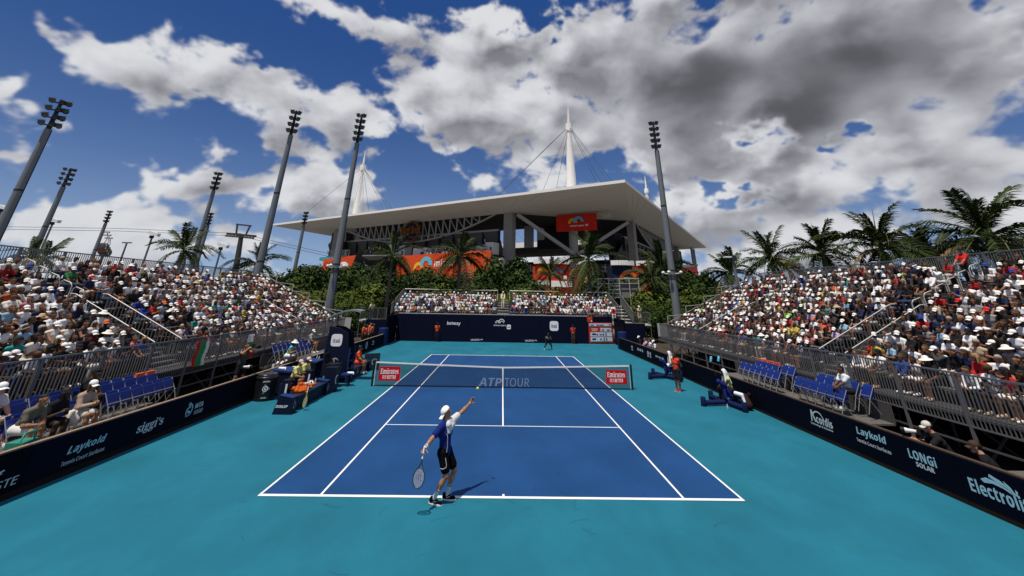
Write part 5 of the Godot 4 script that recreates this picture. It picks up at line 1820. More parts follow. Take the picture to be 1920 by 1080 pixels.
func build_head_wear() -> void:
	var g := G.new()
	g.lathe([Vector2(0.0, 0.124), Vector2(0.045, 0.117), Vector2(0.08, 0.095), Vector2(0.099, 0.06), Vector2(0.102, 0.028), Vector2(0.097, 0.027)].map(func(p): return p), 14, Transform3D(Basis.from_scale(Vector3(0.94, 1, 1.08)), Vector3(0, 0.012, -0.004)))
	g.lathe([Vector2(0.0, 0.131), Vector2(0.009, 0.129), Vector2(0.01, 0.124)], 6, Transform3D(Basis(), Vector3(0, 0.012, -0.004)))
	for q in 10:
		var a0 := -1.15 + 2.3 * q / 10.0
		var a1 := -1.15 + 2.3 * (q + 1) / 10.0
		var p0 := Vector3(sin(a0) * 0.088, 0.042 - 0.016 * absf(sin(a0)), cos(a0) * 0.10)
		var p1 := Vector3(sin(a1) * 0.088, 0.042 - 0.016 * absf(sin(a1)), cos(a1) * 0.10)
		var o0 := Vector3(sin(a0) * 0.098, 0.026 - 0.03 * absf(sin(a0)), 0.10 + cos(a0) * 0.078)
		var o1 := Vector3(sin(a1) * 0.098, 0.026 - 0.03 * absf(sin(a1)), 0.10 + cos(a1) * 0.078)
		g.quad(p0, o0, o1, p1)
		g.quad(p1 - Vector3(0, 0.006, 0), o1 - Vector3(0, 0.006, 0), o0 - Vector3(0, 0.006, 0), p0 - Vector3(0, 0.006, 0))
		g.quad(o0, o0 - Vector3(0, 0.006, 0), o1 - Vector3(0, 0.006, 0), o1)
	cap_mesh = g.mesh()
	g = G.new()
	g.lathe([Vector2(0.0, 0.135), Vector2(0.06, 0.128), Vector2(0.093, 0.10), Vector2(0.103, 0.05), Vector2(0.165, 0.022), Vector2(0.20, 0.0), Vector2(0.198, -0.005), Vector2(0.16, 0.014), Vector2(0.10, 0.03)], 16, Transform3D(Basis.from_scale(Vector3(0.95, 1, 1.06)), Vector3(0, 0.012, 0)))
	hat_mesh = g.mesh()
	g = G.new()
	g.add(sdf([[Vector3(0, 0.045, -0.055), Vector3(0, 0.035, 0.15), 0.042, 0.036, Vector3.RIGHT, 1.1], [Vector3(0, 0.085, -0.05), Vector3(0, 0.06, 0.04), 0.042, 0.036]], 0.013, 0.02))
	shoe_mesh = g.mesh()
	g = G.new()
	var pts := PackedVector2Array()
	for q in 16:
		var a := TAU * q / 16.0
		pts.push_back(Vector2(cos(a) * (0.045 if sin(a) > 0 else 0.038), sin(a) * 0.148 + 0.045))
	g.prism(pts, 0.028, Transform3D(Basis(Vector3.RIGHT, Vector3(0, 0, 1), Vector3.UP), Vector3(0, -0.005, 0)))
	sole_mesh = g.mesh()

func shape(j: Dictionary, what: String, cell: float) -> ArrayMesh:
	var key: String = what + j.key + str(cell)
	if shapes.has(key):
		return shapes[key]
	var m: ArrayMesh
	match what:
		"body": m = blob(skin_bones(j), cell, 0.03)
		"detailed":
			var g := G.new()
			g.add(sdf(skin_bones(j, false, false), cell, 0.03))
			g.add(sdf(head_bones(j.hd, j.hf, Vector3.UP) + [[j.nk.lerp(j.hd, 0.2), j.hd - j.hf * 0.015 - Vector3(0, 0.02, 0), 0.056, 0.054]], 0.007, 0.014))
			for s in [-1.0, 1.0]:
				var n := "l" if s > 0 else "r"
				var d: Vector3 = j["d" + n]
				var pn := (Vector3(-s, -0.3, 0.2) - d * d.dot(Vector3(-s, -0.3, 0.2))).normalized()
				g.add(sdf(hand_bones(j["w" + n], d, pn, pn.cross(d).normalized() * s, 0.7) + [[j["w" + n] - d * 0.03, j["w" + n] + d * 0.01, 0.027, 0.024]], 0.006, 0.008))
			m = g.mesh()
		"tee": m = blob(shirt_bones(j, 0.62), cell, 0.03)
		"tank": m = blob(shirt_bones(j, 0.0), cell, 0.03)
		"long": m = blob(shirt_bones(j, 1.92), cell, 0.03)
		"shorts": m = blob(bottom_bones(j, 0.78), cell, 0.03)
		"trousers": m = blob(bottom_bones(j, 1.95), cell, 0.03)
		"hair": m = blob(hair_bones(j, false), cell * 0.7, 0.03)
		"longhair": m = blob(hair_bones(j, true), cell * 0.7, 0.03)
	shapes[key] = m
	return m

func head_frame(j: Dictionary) -> Transform3D:
	var x: Vector3 = Vector3.UP.cross(j.hf).normalized()
	return Transform3D(Basis(x, j.hf.cross(x).normalized(), j.hf), j.hd)

# o: skin, top [kind, colour], low [kind, colour], hair [kind, colour], hat [kind, colour], shoe colour, cell, detail
func person(label: String, at: Vector3, turn: float, j: Dictionary, o: Dictionary, group := "") -> Node3D:
	var t := thing("person", label, "person", at, turn, group)
	var cell: float = o.get("cell", 0.03)
	var skinm := M(o.skin.r, o.skin.g, o.skin.b, 0.55)
	part(t, "body", shape(j, "detailed" if o.get("detail", false) else "body", cell), skinm)
	part(t, "shirt", shape(j, o.top[0], cell), MC(o.top[1], 0.85))
	part(t, o.low[0], shape(j, o.low[0], cell), MC(o.low[1], 0.85))
	if o.has("hair"):
		part(t, "hair", shape(j, o.hair[0], cell), MC(o.hair[1], 0.6))
	if o.has("hat"):
		var h := part(t, o.hat[0], cap_mesh if o.hat[0] == "cap" else hat_mesh, MC(o.hat[1], 0.85))
		h.transform = head_frame(j)
	for n in ["l", "r"]:
		var s := part(t, "shoe", shoe_mesh, MC(o.get("shoe", Color(0.7, 0.7, 0.7)), 0.6))
		var dd: Vector3 = j["t" + n] - j["a" + n]
		s.transform = Transform3D(Basis(Vector3.UP, atan2(dd.x, dd.z)), j["a" + n] - Vector3(0, 0.088, 0))
		if o.get("detail", false):
			part(s, "sole", sole_mesh, M(0.75, 0.75, 0.74, 0.6))
	if o.get("detail", false):
		for s in [-1.0, 1.0]:
			var g := G.new()
			g.lathe([Vector2(0.0, -0.009), Vector2(0.009, 0.0), Vector2(0.0, 0.009)], 8)
			var e := part(t, "eye", g, M(0.03, 0.025, 0.02, 0.3))
			e.transform = head_frame(j) * Transform3D(Basis(), Vector3(s * 0.033, 0.012, 0.087))
	return t

# ---------------------------------------------------------------- courtside furniture
var chair0: Node3D
var chair_at := {}

func chair(label: String, at: Vector3, turn: float, cover := false) -> void:
	var t: Node3D
	if chair0 == null:
		t = thing("folding_chair", label, "chair", at, turn, "blue folding chairs on the courtside decks")
		chair0 = t
		var blue := M(0.010, 0.040, 0.28, 0.45)
		var g := G.new()
		for q in 6:       # curved back panel
			var a0 := -0.5 + q / 6.0
			var a1 := a0 + 1.0 / 6.0
			var z0 := -0.20 + 0.16 * a0 * a0
			var z1 := -0.20 + 0.16 * a1 * a1
			g.quad(Vector3(a0 * 0.42, 0.50, z0), Vector3(a1 * 0.42, 0.50, z1), Vector3(a1 * 0.40, 0.82, z1 - 0.05), Vector3(a0 * 0.40, 0.82, z0 - 0.05))
			g.quad(Vector3(a1 * 0.42, 0.50, z1 - 0.02), Vector3(a0 * 0.42, 0.50, z0 - 0.02), Vector3(a0 * 0.40, 0.82, z0 - 0.07), Vector3(a1 * 0.40, 0.82, z1 - 0.07))
			g.quad(Vector3(a0 * 0.40, 0.82, z0 - 0.05), Vector3(a1 * 0.40, 0.82, z1 - 0.05), Vector3(a1 * 0.38, 0.845, z1 - 0.06), Vector3(a0 * 0.38, 0.845, z0 - 0.06))
			g.quad(Vector3(a0 * 0.38, 0.845, z0 - 0.06), Vector3(a1 * 0.38, 0.845, z1 - 0.06), Vector3(a1 * 0.40, 0.82, z1 - 0.07), Vector3(a0 * 0.40, 0.82, z0 - 0.07))
		part(t, "backrest", g, blue)
		g = G.new()      # seat folded up against the back
		g.box(Vector3(0, 0.60, -0.10), Vector3(0.40, 0.34, 0.05), Basis(Vector3.RIGHT, -0.12))
		part(t, "seat", g, blue)
		var fr := M(0.34, 0.34, 0.34, 0.4, 0.5)
		for s in [-1.0, 1.0]:
			g = G.new()
			g.tube([Vector3(s * 0.22, 0.0, 0.20), Vector3(s * 0.22, 0.46, 0.02), Vector3(s * 0.22, 0.82, -0.20)], [0.014, 0.014, 0.014], 6)
			g.tube([Vector3(s * 0.215, 0.0, -0.24), Vector3(s * 0.215, 0.46, 0.06)], [0.014, 0.014], 6)
			part(t, "side_frame", g, fr)
		g = G.new()
		g.tube([Vector3(-0.22, 0.52, -0.02), Vector3(0.22, 0.52, -0.02)], [0.013, 0.013], 6)
		part(t, "cross_bar", g, fr)
	else:
		t = dup(chair0, label, at, turn)
	if cover:
		var g := G.new()
		g.box(Vector3(0, 0.78, -0.22), Vector3(0.34, 0.16, 0.10))
		part(t, "cover", g, M(0.62, 0.10, 0.03), Vector3.ZERO, "orange cover over the backrest")

func deck(label: String, side: float, z0: float, z1: float, xa := 10.95) -> void:
	var t := thing("courtside_deck", label, "platform", Vector3(side * 12.0, 0, (z0 + z1) / 2))

	for q in (7 if xa < 11.0 else 4):
		var g := G.new()
		g.box(Vector3(side * (xa + 0.15 + q * 0.3), 0.47, (z0 + z1) / 2), Vector3(0.29, 0.05, z0 - z1))
		wpart(t, "plank", g, M(0.17, 0.168, 0.16, 0.7, 0.1, 3, 1.0))
	var g := G.new()
	g.box(Vector3(side * 13.05, 0.78, (z0 + z1) / 2), Vector3(0.05, 0.6, z0 - z1))
	g.box(Vector3(side * 10.92, 0.3, (z0 + z1) / 2), Vector3(0.04, 0.34, z0 - z1))
	wpart(t, "edge_beam", g, M(0.07, 0.07, 0.07))
	g = G.new()
	var n := int((z0 - z1) / 0.5)
	g.tube([Vector3(side * 11.02, 0.52, z0), Vector3(side * 11.02, 0.52, z1)], [0.02, 0.02], 6)
	wpart(t, "toe_rail", g, M(0.34, 0.34, 0.34, 0.4, 0.5))

func ordinal(k: int) -> String:
	var small := ["first", "second", "third", "fourth", "fifth", "sixth", "seventh", "eighth", "ninth", "tenth", "eleventh", "twelfth", "thirteenth", "fourteenth", "fifteenth", "sixteenth", "seventeenth", "eighteenth", "nineteenth", "twentieth"]
	if k < 20:
		return small[k]
	var tens := ["twenty", "thirty", "forty", "fifty", "sixty"]
	if (k + 1) % 10 == 0:
		return ["thirtieth", "fortieth", "fiftieth", "sixtieth"][(k + 1) / 10 - 3]
	return tens[(k + 1) / 10 - 2] + "-" + small[(k + 1) % 10 - 1]

func build_courtside() -> void:
	clutter()
	deck("low deck with blue chairs beside the left stand, near the photo's left edge", -1, 14.0, 6.1)
	deck("low deck with blue chairs left of the umpire chair, below the left stand", -1, -1.6, -11.0)
	deck("low deck with blue chairs along the right stand, behind the right sponsor wall", 1, 7.6, -2.2)
	deck("bare low deck behind the right sponsor wall near the photo's right edge", 1, 15.0, 11.5, 11.75)
	# chairs: [side, row, first z, step, how many, what, covers]
	var sets := [[-1, 0, 6.45, 0.44, 6, "six empty chairs nearest the left gap"], [-1, 1, 6.5, 0.45, 6, "back row of the left front deck"], [-1, 0, 10.25, 0.47, 1, "single chair hung with a white bag"], [-1, 1, 9.8, 0.5, 3, "back row beside the seated men"],
		[-1, 0, -2.4, -0.5, 6, "front row left of the umpire chair"], [-1, 1, -1.9, -0.5, 8, "back row left of the umpire chair"],
		[1, 0, 4.42, 0.44, 6, "front row before the seated man in white"], [1, 1, 4.85, 0.45, 3, "back row left of the man in white"], [1, 1, 7.05, 0.48, 1, "lone chair right of the man in white"],
		[1, 0, 0.25, 0.45, 7, "front row under the right stand's middle"], [1, 1, 0.6, 0.45, 4, "back row wearing orange covers"], [1, 1, 2.6, 0.45, 2, "two back row chairs right of the orange covers"]]
	for s in sets:
		for k in s[4]:
			var z: float = s[2] + k * s[3]
			var side: float = s[0]
			var x := side * ((11.85 if s[1] == 0 else 12.45) if side < 0 else (12.05 if s[1] == 0 else 12.7))
			var y := 0.5 if s[1] == 0 else 0.68
			var lab := ("blue folding chair, %s of the %s" % [ordinal(k), s[5]]) if s[4] > 1 else "blue folding chair, the %s" % s[5]
			chair(lab, Vector3(x, y, z), -side * PI / 2, (s[5] as String).contains("orange covers") and s[1] == 1 and s[4] == 4 or (side < 0 and s[1] == 1 and (k == 0 or k == 1) and z > 6 and z < 7.2))
	var navy := M(0.006, 0.010, 0.036, 0.55, 0, 1, 1.5)
	var blue := M(0.010, 0.030, 0.13, 0.6)
	var white := M(0.75, 0.77, 0.8, 0.6)
	var grey := M(0.30, 0.33, 0.36, 0.6)
	# black barrel cooler
	var t := thing("drinks_cooler", "black round drinks cooler with white arrow emblem beside the left wall", "cooler", Vector3(-10.18, 0, 3.05))
	var g := G.new()
	g.lathe([Vector2(0.0, 0.0), Vector2(0.38, 0.0), Vector2(0.41, 0.06), Vector2(0.41, 0.78), Vector2(0.43, 0.8), Vector2(0.43, 0.86), Vector2(0.40, 0.88)], 20)
	part(t, "barrel", g, M(0.008, 0.008, 0.010, 0.35))
	g = G.new()
	g.lathe([Vector2(0.40, 0.88), Vector2(0.39, 0.95), Vector2(0.34, 0.98), Vector2(0.0, 0.99)], 20)
	part(t, "lid", g, M(0.01, 0.01, 0.013, 0.3))
	g = G.new()
	g.tube([Vector3(-0.18, 0.99, 0), Vector3(-0.15, 1.05, 0), Vector3(0.15, 1.05, 0), Vector3(0.18, 0.99, 0)], [0.018, 0.018, 0.018, 0.018], 6)
	part(t, "handle", g, M(0.02, 0.02, 0.02, 0.4))
	g = G.new()
	var cf := Transform3D(Basis(Vector3.UP, 0.45), Vector3.ZERO) * Transform3D(Basis(), Vector3(0.0, 0.46, 0.415))
	g.arc(Vector2(0.0, 0.0), 0.09, 0, TAU, 0.03, 0.03, 0.01, cf)
	g.arc(Vector2(0.0, 0.0), 0.03, 0, TAU, 0.03, 0.03, 0.01, cf)
	g.bar(cf * Vector3(-0.04, 0.16, 0.0), cf * Vector3(0.16, 0.0, -0.04), 0.025, 0.01)
	g.bar(cf * Vector3(0.16, 0.0, -0.04), cf * Vector3(-0.06, -0.16, 0.0), 0.025, 0.01)
	part(t, "logo_emblem", g, white)
	g = G.new()
	g.box(cf * Vector3(0, -0.33, 0.0), Vector3(0.2, 0.03, 0.02), Basis(Vector3.UP, 0.45))
	g.box(cf * Vector3(0, 0.26, 0.0), Vector3(0.26, 0.05, 0.02), Basis(Vector3.UP, 0.45))
	part(t, "print_strip", g, M(0.4, 0.4, 0.4))
	# navy cabinets behind the bench
	for e in [[-9.95, 1.9, 0.8, 1.0, 0.95, "navy cabinet with a blue lid beside the black cooler"], [-9.75, -0.2, 0.9, 1.0, 1.05, "navy cabinet with a bright blue lid left of the umpire chair"], [-10.0, 0.75, 0.7, 0.8, 0.8, "navy bin with white rim between the two cabinets"]]:
		t = thing("equipment_cabinet", e[5], "cabinet", Vector3(e[0], 0, e[1]))
		g = G.new()
		g.box(Vector3(0, e[4] / 2, 0), Vector3(e[2], e[4] - 0.06, e[3]))
		part(t, "body", g, navy)
		g = G.new()
		g.box(Vector3(0, e[4], 0), Vector3(e[2] + 0.06, 0.07, e[3] + 0.06), Basis(Vector3.FORWARD, 0.06))
		part(t, "lid", g, blue if e[1] != 0.75 else M(0.6, 0.62, 0.64))
		g = G.new()
		g.box(Vector3(e[2] / 2 + 0.012, e[4] * 0.55, 0), Vector3(0.02, 0.12, 0.3))
		part(t, "handle", g, M(0.02, 0.03, 0.06))
	# players' bench with its end panels
	for k in 2:
		var z0 := 5.15 if k == 0 else -1.15
		var len_ := 3.2 if k == 0 else 3.2
		t = thing("players_bench", ["navy players' bench with sponsor end panel and orange towels, nearest the camera", "navy players' bench beyond the umpire chair with a ball kid on it"][k], "bench", Vector3(-8.2, 0, z0 - len_ / 2))
		g = G.new()
		g.box(Vector3(-8.3, 0.24, z0 - len_ / 2 - 0.1), Vector3(0.55, 0.46, len_ - 0.5))
		wpart(t, "seat_box", g, navy)
		g = G.new()
		g.box(Vector3(-8.28, 0.49, z0 - len_ / 2 - 0.1), Vector3(0.62, 0.05, len_ - 0.5))
		wpart(t, "seat_board", g, M(0.012, 0.018, 0.05, 0.4))
		g = G.new()
		if k == 1:
			g.box(Vector3(-8.60, 0.74, z0 - len_ / 2 - 0.1), Vector3(0.06, 0.5, len_ - 0.5), Basis(Vector3.FORWARD, -0.12))
			wpart(t, "backrest", g, navy)
		for e in 2:
			var zz := z0 if e == 0 else z0 - len_
			g = G.new()
			var out := PackedVector2Array([Vector2(-8.62, 0.0), Vector2(-7.90, 0.0), Vector2(-7.96, 0.52), Vector2(-8.45, 0.60)])
			g.prism(out, 0.36, Transform3D(Basis(), Vector3(0, 0, zz - 0.18)))
			var pn := wpart(t, "end_panel", g, navy)
			g = G.new()
			g.box(Vector3(-8.2, 0.575, zz), Vector3(0.52, 0.02, 0.37), Basis(Vector3.FORWARD, 0.16))
			part(pn, "blue_top", g.mesh(t.position), blue)
			if e == 0:
				part(pn, "lettering", text_g("DUNLOP" if k == 0 else "itaú", 0.42, 0.085, 0.006, 0.2, true, Transform3D(Basis(), Vector3(-8.30, 0.26, zz + 0.183) - t.position)), white)
			g = G.new()
			var sf := Transform3D(Basis(Vector3.UP, PI / 2), Vector3(-7.925, 0.27, zz - 0.0) - t.position)
			g.arc(Vector2.ZERO, 0.08, 0.3, 5.6, 0.025, 0.025, 0.006, sf)
			g.bar(sf * Vector3(-0.06, 0.18, 0), sf * Vector3(0.13, 0.02, 0), 0.02, 0.006)
			g.bar(sf * Vector3(0.13, 0.02, 0), sf * Vector3(-0.08, -0.18, 0), 0.02, 0.006)
			part(pn, "logo_emblem", g, grey)
		g = G.new()
		var bf := Transform3D(Basis(Vector3.UP, PI / 2), Vector3(-8.018, 0.26, z0 - 1.25) - t.position)
		g.arc(Vector2(0, 0), 0.12, 1.2, 3.6, 0.03, 0.10, 0.006, bf)
		g.box(bf * Vector3(0.05, -0.05, 0), Vector3(0.01, 0.18, 0.06))
		part(t, "logo_emblem", g, grey)
	# towels, a leaning racket, standing print panels near the bench
	t = thing("towel_heap", "crumpled orange towels with white print lying on the near players' bench", "towels", Vector3(-8.25, 0.52, 3.75))
	g = G.new()
	var folds := []
	var fr := RandomNumberGenerator.new()
	fr.seed = 5
	for q in 26:
		var c := Vector3(fr.randf_range(-0.2, 0.24), fr.randf_range(0.02, 0.2), fr.randf_range(-0.62, 0.62))
		c.y *= 1.2 - absf(c.z)
		var d := Vector3(fr.randfn(), fr.randfn() * 0.4, fr.randfn()).normalized() * fr.randf_range(0.05, 0.17)
		folds.push_back([c - d, c + d, fr.randf_range(0.045, 0.09), fr.randf_range(0.03, 0.06)])
	g.add(sdf(folds, 0.02, 0.012))
	part(t, "cloth", g, M(0.68, 0.13, 0.02, 0.95, 0, 1, 6.0))
	g = G.new()
	for q in 4:
		g.box(Vector3(0.12 + 0.03 * (q % 2), 0.24 - 0.015 * q, 0.1 - q * 0.17), Vector3(0.16, 0.05, 0.05), Basis(Vector3(0.3, 0.8, 0.4).normalized(), 0.5 + q * 0.7))
	part(t, "white_print", g, M(0.75, 0.75, 0.72))
	for e in [[-8.62, 4.55, "upright navy board with a white emblem behind the near bench"], [-8.7, 2.35, "upright navy board with a white stripe at the bench's far end"], [-8.05, 1.35, "dark box panel with a curved pale emblem before the umpire chair"]]:
		t = thing("print_board", e[2], "sponsor board", Vector3(e[0], 0, e[1]))
		g = G.new()
		g.box(Vector3(0, 0.5, 0), Vector3(0.5 if e[1] < 2 else 0.25, 1.0, 0.5 if e[1] < 2 else 0.25))
		part(t, "board", g, navy)
		g = G.new()
		var f2 := Transform3D(Basis(Vector3.UP, 0.6), Vector3(0, 0.62, 0.0)) * Transform3D(Basis(), Vector3(0, 0, 0.18 if e[1] > 2 else 0.36))
		if e[1] > 2:
			g.box(Vector3(0.06, 0.62, 0.135), Vector3(0.07, 0.5, 0.02))
			g.arc(Vector2(0.05, 0.42), 0.07, -1.6, 1.4, 0.03, 0.05, 0.02, Transform3D(Basis(), Vector3(0, 0, 0.128)))
		else:
			g.arc(Vector2(-0.02, 0.35), 0.16, 1.2, 4.6, 0.05, 0.06, 0.02, Transform3D(Basis(Vector3.UP, PI / 2), Vector3(0.252, 0.15, 0)))
		part(t, "logo_emblem", g, M(0.6, 0.62, 0.64))
	racket("racket with white grip leaning head down against the near players' bench", Vector3(-7.72, 0.78, 4.62), Vector3(-0.02, -1.0, 0.12).normalized(), Vector3(0.75, 0, 0.65).normalized(), M(0.32, 0.30, 0.04, 0.5), false)
	# black bags and clutter behind
	t = thing("racket_bags", "heap of black and white printed bags by the left wall, behind the ball kids", "bags", Vector3(-11.1, 0.5, 0.4))
	g = G.new()
	g.add(sdf([[Vector3(-0.2, 0.3, 0.7), Vector3(0.1, 0.32, -0.5), 0.2, 0.24], [Vector3(0.1, 0.35, -0.4), Vector3(0.2, 0.5, -0.9), 0.25, 0.2]], 0.04, 0.03))
	part(t, "bag", g, M(0.012, 0.012, 0.014, 0.6))
	g = G.new()
	for q in 7:
		g.box(Vector3(0.12 + 0.06 * (q % 2), 0.46 + 0.03 * (q % 3), 0.7 - q * 0.2), Vector3(0.1, 0.16, 0.08), Basis(Vector3(0.2, 1, 0.3).normalized(), q * 0.9))
	part(t, "white_print", g, M(0.6, 0.6, 0.58))
	# umpire chair with sponsor side panel and curved sun shade
	t = thing("umpire_chair", "tall navy umpire chair with white rounded sponsor tile and curved grey sun shade", "umpire chair", Vector3(-8.7, 0, -1.0))
	g = G.new()
	g.prism(PackedVector2Array([Vector2(-9.35, 0.35), Vector2(-8.15, 0.2), Vector2(-8.05, 1.3), Vector2(-8.25, 2.3), Vector2(-8.75, 2.55), Vector2(-9.25, 2.6)]), 0.06, Transform3D(Basis(), Vector3(0, 0, -0.62)))
	wpart(t, "side_panel", g, navy)
	g = G.new()
	g.prism(PackedVector2Array([Vector2(-9.35, 0.35), Vector2(-8.15, 0.2), Vector2(-8.05, 1.3), Vector2(-8.25, 2.3), Vector2(-8.75, 2.55), Vector2(-9.25, 2.6)]), 0.06, Transform3D(Basis(), Vector3(0, 0, -1.5)))
	wpart(t, "side_panel", g, navy)
	g = G.new()
	g.box(Vector3(-8.8, 1.55, -1.03), Vector3(0.7, 0.1, 0.8))
	g.box(Vector3(-9.15, 2.0, -1.03), Vector3(0.08, 0.9, 0.8))
	wpart(t, "seat", g, M(0.012, 0.02, 0.07))
	for s in [-0.55, -1.45]:
		for xx in [-9.3, -8.0]:
			g = G.new()
			g.bar(Vector3(xx, 0, s), Vector3(xx * 0.985 - 0.13, 1.6, s * 0.97), 0.06)
			wpart(t, "leg", g, blue)
	for q in 4:
		g = G.new()
		g.box(Vector3(-7.95 - q * 0.1, 0.3 + q * 0.32, -1.03), Vector3(0.22, 0.04, 0.8))
		wpart(t, "step", g, blue)
	var tile := PackedVector2Array()
	for q in 24:
		var a := TAU * q / 24.0
		tile.push_back(Vector2(signf(cos(a)) * pow(absf(cos(a)), 0.45) * 0.29, signf(sin(a)) * pow(absf(sin(a)), 0.45) * 0.29))
	g = G.new()
	g.prism(tile, 0.01, Transform3D(Basis(), Vector3(-8.78, 1.95, -0.558)))
	wpart(t, "logo_tile", g, white)
	part(t, "lettering", text_g("itaú", 0.36, 0.2, 0.012, 0, true, Transform3D(Basis(), Vector3(-8.78, 1.93, -0.558) - t.position)), M(0.01, 0.015, 0.05))
	g = G.new()
	g.arc(Vector2(0, 0), 0.16, 0.4, 2.4, 0.03, 0.08, 0.01, Transform3D(Basis(), Vector3(-8.7, 0.95, -0.558)))
	g.box(Vector3(-8.75, 0.92, -0.555), Vector3(0.05, 0.3, 0.01))
	wpart(t, "logo_emblem", g, grey)
	g = G.new()
	var prev := Vector3.ZERO
	for q in 13:
		var f := q / 12.0
		var p := Vector3(lerpf(-9.55, -7.75, f), 2.98 + 0.46 * sin(f * 2.1), 0)
		var th := 0.03 + 0.07 * f
		if q > 0:
			for w in [[-0.65, -1.45]]:
				g.quad(Vector3(prev.x, prev.y, w[0]), Vector3(p.x, p.y, w[0]), Vector3(p.x, p.y, w[1]), Vector3(prev.x, prev.y, w[1]))
				g.quad(Vector3(prev.x, prev.y - th, w[1]), Vector3(p.x, p.y - th, w[1]), Vector3(p.x, p.y - th, w[0]), Vector3(prev.x, prev.y - th, w[0]))
				g.quad(Vector3(prev.x, prev.y - th, w[0]), Vector3(p.x, p.y - th, w[0]), Vector3(p.x, p.y, w[0]), Vector3(prev.x, prev.y, w[0]))
		prev = p
	wpart(t, "sun_shade", g, M(0.20, 0.23, 0.25, 0.35))
	g = G.new()
	g.tube([Vector3(-9.2, 2.5, -0.6), Vector3(-9.2, 3.12, -0.7)], [0.03, 0.03], 6)
	g.tube([Vector3(-9.2, 2.5, -1.5), Vector3(-9.2, 3.12, -1.4)], [0.03, 0.03], 6)
	wpart(t, "shade_post", g, M(0.05, 0.06, 0.07))
	# small navy table and dark seat in front of the umpire chair
	t = thing("side_table", "low navy table on dark legs at the foot of the umpire chair", "table", Vector3(-7.8, 0, -0.2))
	g = G.new()
	g.box(Vector3(-0.3, 0.5, 0.2), Vector3(1.0, 0.06, 0.5))
	part(t, "top", g, M(0.012, 0.03, 0.15, 0.5))
	for e in [[-0.7, 0.0], [-0.7, 0.4], [0.1, 0.0], [0.15, 0.4]]:
		g = G.new()
		g.bar(Vector3(e[0], 0, e[1]), Vector3(e[0] * 0.9, 0.48, e[1]), 0.06)
		part(t, "leg", g, M(0.01, 0.012, 0.02))
	t = thing("line_chair", "black padded line judge chair in front of the umpire chair", "chair", Vector3(-8.5, 0, 0.25))
	g = G.new()
	g.box(Vector3(0, 0.75, 0), Vector3(0.75, 0.5, 0.7))
	part(t, "box_seat", g, M(0.012, 0.012, 0.016, 0.5))
	g = G.new()
	g.box(Vector3(-0.34, 1.2, 0), Vector3(0.08, 0.5, 0.68), Basis(Vector3.FORWARD, -0.1))
	part(t, "backrest", g, M(0.012, 0.012, 0.016, 0.5))
	for e in [[-0.3, 0.3], [0.3, 0.3], [-0.3, -0.3], [0.3, -0.3]]:
		g = G.new()
		g.bar(Vector3(e[0], 0, e[1]), Vector3(e[0], 0.5, e[1]), 0.05)
		part(t, "leg", g, M(0.01, 0.012, 0.02))
	t = thing("sponsor_panel_board", "dark standing board with pale emblem at the far bench's end", "sponsor board", Vector3(-7.9, 0, -4.5))
	g = G.new()
	g.box(Vector3(0, 0.45, 0), Vector3(0.9, 0.9, 0.12), Basis(Vector3.UP, 0.5))
	part(t, "board", g, M(0.02, 0.04, 0.055, 0.5))
	g = G.new()
	g.arc(Vector2(0.15, 0.45), 0.15, 0.5, 5.0, 0.03, 0.06, 0.01, Transform3D(Basis(Vector3.UP, 0.5), Vector3.ZERO) * Transform3D(Basis(), Vector3(0, 0, 0.061)))
	part(t, "logo_emblem", g, M(0.3, 0.42, 0.45))
	# the two padded parasol bases with folded parasols on the right
	for k in 2:
		var c := [Vector3(9.45, 0, -3.3), Vector3(9.75, 0, 2.95)][k] as Vector3
		t = thing("folded_parasol", ["folded blue parasol on a padded cross base, farther of two on the right", "folded blue parasol on a padded cross base, nearer of two on the right"][k], "parasol", c, 0.35 if k == 0 else 0.15)
		for q in 4:
			g = G.new()
			var a := q * PI / 2
			var d := Vector3(cos(a), 0, sin(a))
			g.tube([d * 0.1 + Vector3(0, 0.13, 0), d * 1.12 + Vector3(0, 0.13, 0)], [0.095, 0.095], 10)
			g.lathe([Vector2(0.0, 0.36), Vector2(0.10, 0.34), Vector2(0.12, 0.0), Vector2(0.0, 0.0)], 10, Transform3D(Basis(), d * 1.12))
			part(t, "padded_foot", g, M(0.006, 0.016, 0.085, 0.8, 0, 1, 3.0))
		g = G.new()
		g.tube([Vector3(0, 0.1, 0), Vector3(0, 0.95, 0)], [0.04, 0.04], 8)
		part(t, "pole", g, M(0.05, 0.05, 0.055, 0.4))
		g = G.new()
		g.add(sdf([[Vector3(-0.12, 0.80, 0.1), Vector3(-0.3, 0.92, 0.05), 0.10, 0.09], [Vector3(-0.05, 0.82, 0), Vector3(0.18, 0.35, 0.12), 0.10, 0.07], [Vector3(-0.1, 0.75, 0.05), Vector3(-0.12, 0.3, 0.15), 0.09, 0.06]], 0.025, 0.03))
		part(t, "folded_cloth", g, M(0.008, 0.014, 0.12, 0.7))
		for q in 2:
			g = G.new()
			g.lathe([Vector2(0.0, 0.13), Vector2(0.05, 0.11), Vector2(0.055, -0.1), Vector2(0.0, -0.12)], 8, Transform3D(Basis(Vector3.FORWARD, 0.3), Vector3(0.05 - q * 0.45, 1.75, -0.2 + 0.1 * q)))
			if k == 1:
				part(t, "pale_blue_pad", g, M(0.10, 0.45, 0.62, 0.5))
				g = G.new()
				g.tube([Vector3(0.02 - q * 0.3, 1.1, -0.1), Vector3(0.05 - q * 0.45, 1.64, -0.2 + 0.1 * q)], [0.015, 0.015], 5)
				part(t, "pad_stick", g, M(0.03, 0.03, 0.03))
	t = thing("kit_bag", "dark red and black kit bag with white towel by the right wall", "bag", Vector3(10.25, 0, 3.55))
	g = G.new()
